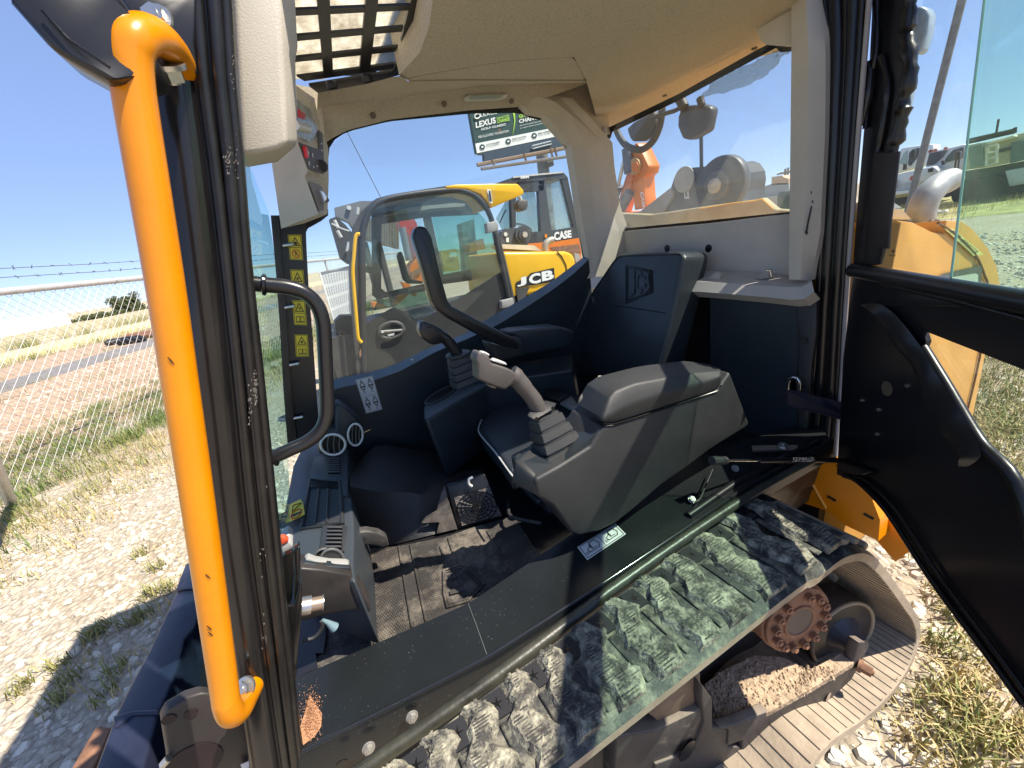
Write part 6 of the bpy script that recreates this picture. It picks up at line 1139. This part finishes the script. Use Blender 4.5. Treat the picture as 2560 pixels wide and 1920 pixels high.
xp = [U(*B6(*p), Y=4.7) for p in ((810, 1430), (800, 1370), (810, 1320), (840, 1290), (875, 1280))]; tube('exhaust_pipe', smooth_path(xp, 4), .045, M('tan_pipe', (.38, .34, .29), .5, metal=.3), nb, n=12)
tube('exhaust_ring', [U(*B6(830+40*math.cos(t), 1420+16*math.sin(t)), Y=4.6) for t in [i*.5236 for i in range(12)]], .014, frit, nbody, n=6, closed=True)
prism('hood_deck', P(B6, [(388, 1322), (700, 1332), (770, 1385), (395, 1362)], Y=4.8), (0, .3, 0), M('deck_pale', (.55, .52, .46), .6), nb)
prism('boom_tower', P(B6, [(385, 1325), (392, 1205), (425, 1175), (560, 1163), (620, 1178), (648, 1230), (640, 1330)], Y=5.4), (0, .25, 0), M('tower_dark', (.08, .085, .09), .5), nb)
pc = U(*B6(588, 1235), Y=5.38)
for r, d, m in ((.13, .03, 'tower_dark'), (.09, .06, 'boss_grey'), (.04, .09, 'cap_pale')): disc('pivot_boss', pc, -VY, r, d, MATS[m], nb, n=20)
prism('tower_label', P(B6, [(435, 1262), (460, 1258), (462, 1300), (437, 1304)], Y=5.39), (0, .003, 0), white, nb); disc('lifting_eye', U(*B6(430, 1228), Y=5.39), -VY, .03, .004, offwhite, nb, n=12)
lm_ = prism('work_lamp', P(B6, [(540, 940), (560, 900), (640, 905), (642, 960), (630, 995), (585, 1012), (550, 990)], Y=4.4), (0, .12, 0), M('lamp_shell', (.09, .085, .08), .5), nb, bevel=.01); tube('lamp_stem', P(B6, [(560, 870), (575, 905)], Y=4.42), .02, silver, nb, n=8)
prism('boom_plate', NP([(60, 342), (280, 285), (400, 285), (320, 390), (270, 470), (240, 560), (180, 470), (70, 420)], .35), (0, .1, 0), M('boom_grey', (.16, .16, .165), .5, var=.2, vs=3), nb)
prism('boom_arm', NP([(15, 440), (70, 420), (150, 490), (210, 560), (195, 700), (180, 830), (110, 780), (60, 600)], .3), (0, .15, 0), M('arm_dark', (.05, .045, .043), .6, dust=.1), nb)
for a, b in (((55, 450), (90, 520)), ((80, 540), (115, 600)), ((260, 340), (255, 400)), ((180, 640), (165, 720))): tube('hydraulic_rod', NP([a, b], .25), .016, silver, nb, n=8)
tube('hydraulic_hose', smooth_path(NP([(30, 480), (110, 520), (185, 545)], .2), 3), .007, silver, nb, n=6)
disc('boom_bolt', NP([(180, 345)], .34)[0], -VY, .022, .02, silver, nb, n=12)
prism('front_bracket', NP([(60, 1330), (110, 1280), (200, 1275), (225, 1500), (240, 1900), (60, 1900), (40, 1600), (70, 1500)], .2), (0, .2, 0), M('bracket_dark', (.04, .04, .042), .6, dust=.12), nb)
tube('lamp_ring', ringpts(NP([(140, 1440)], .15)[0], VY, .045, 20), .012, ngrey2, nb, n=6, closed=True); disc('lamp_face', NP([(140, 1440)], .17)[0], VY, .04, .01, rusty, nb, n=16)
tube('front_hose', smooth_path(NP([(50, 1659), (90, 1600), (150, 1620), (190, 1700)], .15), 4), .010, offwhite, nb, n=6)
box('chassis', (.0, 4.3, .15), (2.9, 5.5, 1.0), ngrey, nb)

# ---- further machines in the side window
cb = empty('backhoe_loader', U(*B6(850, 1700), Y=8.0)*Vector((1, 1, 0)) if False else Vector((3.1, 8.2, 0)), 'black-cabbed orange backhoe loader behind the numbered yellow loader', 'backhoe')
def CBP(pts, dy=0.0): return P(B6, pts, Y=8.0+dy)
cdark = M('cab_charcoal', (.045, .047, .05), .5, var=.2, dust=.1)
prism('roof', CBP([(345, 746), (500, 690), (725, 662), (970, 640), (1015, 690), (1000, 702), (770, 722), (560, 735)]), (0, 1.4, 0), cdark, cb)
prism('roof_edge', CBP([(500, 684), (725, 658), (968, 638), (972, 650), (728, 672), (502, 698)], -.02), (0, .05, 0), M('roof_pale', (.55, .52, .48), .7), cb)
for q in ([(482, 880), (530, 872), (527, 1160), (490, 1172)], [(738, 720), (800, 716), (862, 1195), (800, 1245), (762, 1200)], [(960, 700), (1015, 690), (1110, 1150), (1070, 1165)], [(555, 735), (790, 715), (790, 815), (560, 830)]): prism('cab_post', CBP(q, .01), (0, .12, 0), cdark, cb)
prism('rear_glass', CBP([(785, 735), (940, 722), (1095, 1155), (866, 1185)], .06), (0, .01, 0), glass('pale_glass', (.62, .72, .70), .10, .20, dirtcol=(.8, .82, .8)), cb)
prism('side_glass', CBP([(540, 830), (705, 815), (755, 1205), (640, 1212), (530, 1150)], .06), (0, .01, 0), glass('pale_glass2', (.60, .70, .68), .10, .12, dirtcol=(.8, .82, .8)), cb)
prism('lower_panel', CBP([(640, 1212), (860, 1190), (1105, 1152), (1125, 1262), (860, 1300), (640, 1315)], -.01), (0, .15, 0), cdark, cb)
lettering('badge_letters', 'CASE', CBP([(890, 1290), (1052, 1258), (1047, 1188), (884, 1208)], -.03), white, cb, bold=.05); lettering('model_number', '580M', CBP([(570, 706), (650, 700), (648, 674), (568, 680)], -.03), white, cb, bold=.04)
prism('body', CBP([(630, 1316), (860, 1300), (1125, 1262), (1145, 1400), (1145, 1900), (630, 1900)], -.02), (0, 1.6, 0), orange, cb)
prism('body_rust', CBP([(850, 1352), (1120, 1320), (1140, 1400), (1000, 1395), (880, 1380)], -.03), (0, .02, 0), rusty, cb)
prism('marker_lamp', CBP([(800, 1230), (820, 1225), (822, 1258), (802, 1262)], -.04), (0, .02, 0), M('amber', (.8, .25, .02), .3), cb)
tube('steering_wheel', smooth_path(CBP([(530, 1130), (600, 1140), (660, 1175), (672, 1200), (640, 1205)], .3), 4), .02, inkblack, cb, n=6); tube('wiper', CBP([(375, 1120), (420, 1020), (435, 1000)], .2), .012, inkblack, cb, n=5)
for q in (([(390, 990), (440, 900), (480, 880), (490, 1170), (400, 1190), (340, 1080)]),): prism('windscreen', CBP(q, .2), (0, .01, 0), MATS['pale_glass2'], cb)
prism('loader_hood', P(C1, [(970, 716), (1108, 696), (1142, 870), (1122, 886), (1012, 896), (985, 800)], Y=8.4), (0, .6, 0), M('hood_orange', (.70, .33, .06), .5, var=.1, vs=2), cb)
lettering('model_number', '58', P(C1, [(1050, 772), (1116, 764), (1112, 722), (1046, 730)], Y=8.36), white, cb, bold=.05)
prism('loader_arm', P(C1, [(1215, 660), (1340, 610), (1362, 700), (1230, 725)], Y=8.4), (0, .4, 0), orange, cb); prism('loader_mast', P(C1, [(1150, 480), (1260, 440), (1290, 760), (1310, 880), (1190, 900), (1180, 700)], Y=8.7), (0, .3, 0), M('mast_teal', (.16, .22, .20), .6), cb)
ex = empty('excavator', Vector((-.5, 12.0, 0)), 'red excavator arm with an orange bucket seen through the numbered loader', 'excavator')
def EXP(pts, dy=0.0): return P(C1, pts, Y=11.0+dy)
prism('arm', EXP([(612, 458), (740, 432), (768, 480), (790, 640), (800, 800), (745, 760), (735, 640), (690, 560), (630, 520)]), (0, .5, 0), red, ex); tube('cylinder', EXP([(640, 515), (665, 640), (700, 800)], -.1), .09, M('cyl_grey', (.16, .17, .19), .5), ex, n=8)
prism('bucket', EXP([(698, 960), (712, 850), (760, 780), (800, 800), (830, 985), (745, 990)]), (0, .6, 0), orange, ex); prism('bucket_rib', EXP([(715, 900), (790, 860), (800, 900), (720, 960)], -.05), (0, .1, 0), rusty, ex)
prism('blade', EXP([(385, 1160), (440, 1165), (510, 1195), (510, 1210), (390, 1205)]), (0, .5, 0), orange, ex); prism('blade_arm', EXP([(565, 1180), (610, 1090), (650, 1060), (700, 1090), (650, 1140), (600, 1185)]), (0, .3, 0), orange, ex); prism('counter_arm', EXP([(640, 985), (700, 1000), (770, 1080), (760, 1110), (680, 1060)]), (0, .3, 0), orange, ex)
shd = empty('open_shed', Vector((-3.2, 15.0, 0)), 'open shed with a ribbed brown metal roof behind the numbered loader', 'shed')
sq_ = P(C1, [(300, 620), (600, 700), (600, 470), (300, 430)], Y=15.0); prism('roof', sq_, (0, .1, 0), M('shed_brown', (.13, .11, .09), .7), shd)
for k in range(22): u = k/21; tube('roof_rib', [bil(sq_, u, 0)-VY*.05, bil(sq_, u, 1)-VY*.05], .05, M('shed_rib', (.22, .19, .16), .7), shd, n=4)
for q in ((310, 1150), (430, 1150)): a = U(*C1(q[0], 640), Y=15.1); tube('shed_post', [a, Vector((a.x, a.y, 0))], .12, M('shed_post_m', (.08, .07, .065), .7), shd, n=6)
rk = empty('white_rack', U(*B7(640, 900), Y=6.3)*1.0, 'white louvred panel leaning against the fence in the side window', 'panel'); rk.location.z = 0
rq = P(B7, [(560, 1090), (735, 1000), (720, 520), (410, 582)], Y=6.3); prism('panel', rq, (0, .03, 0), M('white_enamel', (.80, .80, .78), .5, var=.03), rk); tube('panel_frame', [p-VY*.01 for p in rq], .012, MATS['white_enamel'], rk, n=6, closed=True)
ge = []
for i in range(10):
    for j in range(16):
        if (j % 4) == 3: continue
        ge.append((lambda q: (q, [[0, 1, 2, 3]]))([p-VY*.004 for p in subquad(rq, .06+i*.092, .04+j*.06, .06+i*.092+.026, .04+j*.06+.048)]))
many('louvre_slots', ge, M('slot_grey', (.45, .46, .50), .7), rk, flip=False, kind='stuff')

# ---- behind the rear window: orange boom, poles, far machines
ob = empty('backhoe_boom', Vector((6.3, 5.6, 0)), 'orange backhoe boom lettered CASE rising behind the rear window', 'backhoe')
def OBP(pts, dx=0.0): return P(B8, pts, X=6.0+dx)
prism('boom', OBP([(282, 990), (318, 928), (340, 935), (372, 1008), (436, 1140), (424, 1205), (388, 1240), (400, 1400), (412, 1500), (310, 1535), (300, 1400), (290, 1200)]), (.3, 0, 0), orange, ob, bevel=.02)
prism('link', OBP([(286, 1160), (308, 1225), (262, 1360), (200, 1570), (135, 1570), (180, 1400), (235, 1220)]), (.25, 0, 0), orange, ob, bevel=.01); prism('boom_side', OBP([(398, 1160), (425, 1210), (470, 1460), (420, 1500), (395, 1260)], .2), (.1, 0, 0), M('boom_dark', (.10, .10, .11), .6), ob)
disc('pivot', U(*B8(322, 1140), X=5.98), -VX, .14, .05, M('pivot_tan', (.50, .30, .12), .5), ob, n=20); disc('pivot_cap', U(*B8(322, 1140), X=5.93), -VX, .08, .03, orange, ob, n=16)
for a, b, r, m in (((110, 1450), (165, 1310), .10, 'boom_dark'), ((165, 1310), (240, 990), .035, 'zinc_steel'), ((190, 1520), (270, 1370), .10, 'boom_dark'), ((240, 980), (262, 1200), .09, 'boom_dark')): tube('cylinder', OBP([a, b], -.05), r, MATS[m], ob, n=10)
prism('base', OBP([(120, 1566), (260, 1560), (520, 1578), (300, 1620), (130, 1640)], -.1), (.5, 0, 0), orange, ob); lettering('badge_letters', 'CASE', OBP([(362, 1368), (386, 1520), (408, 1514), (392, 1366)], -.02), white, ob, bold=.04)
for k, q in enumerate(((1672, 1160), (1697, 1150))):
    a = U(*B8(*q), X=75); e = empty('utility_pole', Vector((a.x, a.y, 0)), ('left' if k == 0 else 'right')+' one of two far utility poles with crossarms at the window edge', 'pole', 'far utility poles'); tube('pole', [a, Vector((a.x, a.y, 0))], .16, M('pole_brown', (.20, .17, .15), .8), e, n=6); tube('crossarm', [a+Vector((0, 1.3, -.6)), a+Vector((0, -1.3, -.6))], .12, MATS['pole_brown'], e, n=4); tube('crossarm', [a+Vector((0, 1.1, -1.5)), a+Vector((0, -1.1, -1.5))], .1, MATS['pole_brown'], e, n=4)
a = U(*B8(1302, 1260), X=40); e = empty('sign_post', Vector((a.x, a.y, 0)), 'thin far post with a dark box sign beside the boom tower', 'post'); tube('post', [a, Vector((a.x, a.y, 0))], .08, MATS['pole_brown'], e, n=6); prism('sign_box', P(B8, [(1248, 1362), (1292, 1350), (1294, 1410), (1250, 1418)], X=39.8), (.3, 0, 0), M('sign_dark', (.14, .15, .17), .6), e)
fm = empty('parked_machine', U(*B8(1560, 1420), X=45)*Vector((1, 1, 1)), 'hazy tan and grey earthmover parked far behind the rear window', 'machine'); fm.location.z = 0
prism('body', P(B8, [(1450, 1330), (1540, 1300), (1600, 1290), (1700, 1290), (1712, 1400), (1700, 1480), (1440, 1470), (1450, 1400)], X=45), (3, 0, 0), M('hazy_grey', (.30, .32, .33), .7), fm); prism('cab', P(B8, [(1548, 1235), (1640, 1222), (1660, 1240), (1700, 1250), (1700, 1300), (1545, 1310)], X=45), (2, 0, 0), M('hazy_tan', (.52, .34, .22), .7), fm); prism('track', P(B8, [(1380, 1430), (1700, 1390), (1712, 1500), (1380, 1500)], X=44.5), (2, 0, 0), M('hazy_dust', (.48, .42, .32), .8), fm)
gb = prism('green_tank', P(B8, [(1592, 1400), (1610, 1372), (1640, 1362), (1780, 1352), (1790, 1540), (1590, 1535)], X=7.5), (1.0, 0, 0), M('tank_green', (.05, .09, .075), .5), bevel=.05); tag(gb, 'dark green tank at the lower right of the rear window', 'tank')

# ---- right side: mirror, leaning pole, trucks
rmr = prism('side_mirror', P(Z4, [(905, 60), (940, 30), (985, 50), (1003, 90), (988, 200), (955, 300), (922, 328), (888, 300), (878, 150)], X=1.75), (.05, 0, 0), M('mirror_pale_blue', (.34, .42, .48), .25, var=.15, vs=20), ld, bevel=.008); prism('mirror_lower', P(Z4, [(885, 310), (912, 308), (910, 440), (885, 600), (852, 690), (842, 690), (868, 500)], X=1.76), (.03, 0, 0), MATS['mirror_pale_blue'], rmr, bevel=.004)
pa, pb = U(2415, -40, X=14), U(2283, 478, X=14); dv = (pb-pa)/(pb.z-pa.z); p0 = pa+dv*(0-pa.z); p1 = pa+dv*(6-pa.z)
lpole = tube('leaning_pole', [p0, p1], .075, M('pole_grey', (.17, .17, .17), .6, var=.3, vs=8, dust=.1), n=10); tag(lpole, 'leaning grey metal pole seen through the open door glass', 'pole')
def TK(pts, x): return P(C6, pts, X=x)
wht = M('truck_white', (.72, .73, .74), .3, var=.04, vs=1, coat=.2); tglass = M('truck_window', (.03, .04, .05), .12, var=.3, vs=1); tblack = M('truck_black', (.02, .02, .022), .5)
tA = empty('white_truck', Vector((34, 11.5, 0)), 'white truck cab partly hidden behind the door seal, farthest left', 'truck', 'parked trucks')
prism('cab', TK([(360, 660), (420, 560), (480, 385), (500, 348), (560, 330), (770, 302), (900, 290), (900, 520), (600, 610), (410, 665)], 33), (2.2, .4, 0), wht, tA, bevel=.08); prism('side_window', TK([(478, 530), (532, 405), (575, 368), (562, 545)], 32.95), (.03, 0, 0), M('pale_teal', (.30, .42, .42), .2), tA); prism('windscreen', TK([(585, 540), (600, 400), (640, 360), (722, 340), (715, 440), (610, 565)], 32.95), (.03, 0, 0), tglass, tA); prism('mirror', TK([(612, 470), (620, 372), (668, 360), (662, 480)], 32.4), (.2, 0, 0), tblack, tA, bevel=.03); prism('lower_mirror', TK([(520, 610), (528, 535), (556, 540), (550, 610)], 32.4), (.2, 0, 0), tblack, tA)
tB = empty('white_truck', Vector((31, 9.0, 0)), 'white bonneted truck with black mirrors just behind the exhaust pipe', 'truck', 'parked trucks')
prism('hood', TK([(340, 690), (520, 640), (760, 590), (900, 560), (960, 620), (900, 700), (740, 765), (670, 845), (385, 885), (340, 880)], 29.5), (2.5, .3, 0), wht, tB, bevel=.08); prism('cab', TK([(790, 560), (842, 392), (880, 378), (1060, 342), (1270, 292), (1300, 295), (1300, 640), (970, 700), (880, 690)], 30.5), (2.5, .3, 0), wht, tB, bevel=.08)
prism('windscreen', TK([(805, 560), (845, 405), (1072, 365), (990, 470), (905, 540)], 30.4), (.05, 0, 0), tglass, tB); prism('side_window', TK([(1015, 522), (1062, 440), (1142, 362), (1258, 330), (1252, 462), (1045, 522)], 30.4), (.05, 0, 0), tglass, tB); prism('door_line', TK([(975, 640), (980, 560), (990, 560), (985, 640)], 30.4), (.02, 0, 0), M('line_grey', (.3, .3, .32), .6), tB)
prism('side_mirror', TK([(1142, 405), (1160, 388), (1222, 380), (1216, 480), (1152, 492)], 29.5), (.3, 0, 0), tblack, tB, bevel=.03); prism('side_mirror', TK([(985, 500), (1020, 492), (1032, 540), (992, 552)], 29.3), (.2, 0, 0), tblack, tB, bevel=.02); tube('mirror_arm', TK([(1170, 490), (1148, 660)], 29.4), .04, tblack, tB, n=5); tube('mirror_arm', TK([(1205, 485), (1190, 680)], 29.4), .04, tblack, tB, n=5)
for k in range(6): tube('grille_bar', TK([(385, 752+k*20), (465, 738+k*19)], 29.35), .035, M('grille_bar_grey', (.35, .35, .36), .4), tB, n=4)
prism('headlamp', TK([(490, 800), (520, 780), (660, 752), (668, 800), (640, 812), (490, 830)], 29.4), (.05, 0, 0), M('lamp_glass', (.42, .44, .46), .2), tB); disc('badge', U(*C6(642, 708), X=29.4), -VX, .11, .03, M('badge_red', (.40, .06, .04), .4), tB, n=14); prism('door_badge', TK([(828, 600), (888, 582), (890, 630), (830, 640)], 29.38), (.03, 0, 0), tblack, tB)
for q in ((880, 376), (925, 366), (1050, 345), (860, 382)): disc('roof_lamp', U(*C6(*q), X=30.3), -VX, .07, .1, M('clearance_amber', (.5, .18, .10), .4), tB, n=8)
prism('bumper', TK([(370, 880), (640, 850), (700, 835), (690, 870), (640, 885), (370, 925)], 29.2), (.4, 0, 0), wht, tB); prism('under_bumper', TK([(370, 925), (620, 880), (600, 930), (370, 960)], 29.3), (.4, 0, 0), M('khaki_under', (.42, .34, .14), .7), tB)
for q in ((500, 960), (1080, 800)): disc('wheel', U(*C6(*q), X=29.6), VX, .55, .35, tblack, tB, n=20)
tC = empty('utility_truck', Vector((27, 4.5, 0)), 'tan service truck body with ladder racks seen through the green sliding pane', 'truck', 'parked trucks')
khaki = M('khaki_body', (.52, .47, .32), .6, var=.1, vs=1); dkg = M('dark_green_under', (.06, .08, .065), .6, var=.3, vs=1)
prism('body', TK([(1270, 310), (1560, 262), (1880, 180), (2300, 80), (2300, 420), (1780, 532), (1530, 580), (1270, 612)], 27), (2.4, .4, 0), khaki, tC, bevel=.06); prism('cab_window', TK([(1322, 335), (1490, 292), (1522, 560), (1342, 592)], 26.9), (.05, 0, 0), M('dull_green', (.20, .26, .20), .5), tC); prism('cargo_opening', TK([(1845, 280), (2300, 190), (2300, 420), (1830, 530)], 26.9), (.05, 0, 0), M('dull_green2', (.12, .18, .15), .5), tC); prism('body_recess', TK([(1690, 355), (1838, 325), (1835, 370), (1690, 400)], 26.9), (.05, 0, 0), dkg, tC)
prism('roof_roll', TK([(1540, 300), (1570, 270), (1880, 178), (1890, 215), (1580, 300)], 26.6), (.4, 0, 0), M('cream_roll', (.68, .64, .5), .7), tC, bevel=.05)
tube('ladder_rack', TK([(1542, 560), (1556, 340), (1575, 322), (1660, 300), (1676, 312), (1662, 525), (1542, 560)], 26.4), .05, M('rack_cream', (.72, .68, .52), .5), tC, n=6)
for k in (400, 470): tube('ladder_rung', TK([(1552, k+5), (1668, k-22)], 26.4), .045, MATS['rack_cream'], tC, n=5)
for a, b in (((1300, 250), (1890, 118)), ((1330, 278), (1890, 150)), ((1890, 90), (1888, 160)), ((1690, 160), (1692, 205))): tube('roof_rail', TK([a, b], 27.5), .06, tblack, tC, n=5)
tube('antenna', TK([(1690, -10), (1655, 200)], 27.5), .04, tblack, tC, n=5)
prism('chassis', TK([(1200, 640), (1530, 590), (2300, 450), (2300, 740), (1700, 850), (1200, 930)], 27.4), (2, .3, 0), dkg, tC); prism('tool_box', TK([(1765, 622), (2300, 520), (2300, 730), (1820, 812)], 27.0), (.5, 0, 0), M('box_pale', (.55, .57, .55), .5), tC, bevel=.04)
for q in ((1330, 880), (1560, 850), (1960, 800)): disc('wheel', U(*C6(*q), X=27.2), VX, .55, .4, tblack, tC, n=20)
tube('white_hose', smooth_path([U(*C6(*p), Z=.05) for p in ((920, 1105), (1000, 1125), (1060, 1108))], 3), .06, white, n=6).__setitem__('kind', 'thing'); tag(bpy.data.objects['white_hose'], 'short white hose lying on the grass behind the exhaust', 'hose')

# ================================================================ finish: keep parts where they were built under their things
bpy.context.view_layer.update()
for o in bpy.data.objects:
    if o.parent is not None and o.parent in EMPTIES:
        o.matrix_parent_inverse = Matrix.Translation(-o.parent.location)
for o in list(col.objects):
    if o.type == 'MESH' and o.parent is None and 'kind' not in o and 'category' not in o: print('untagged', o.name)
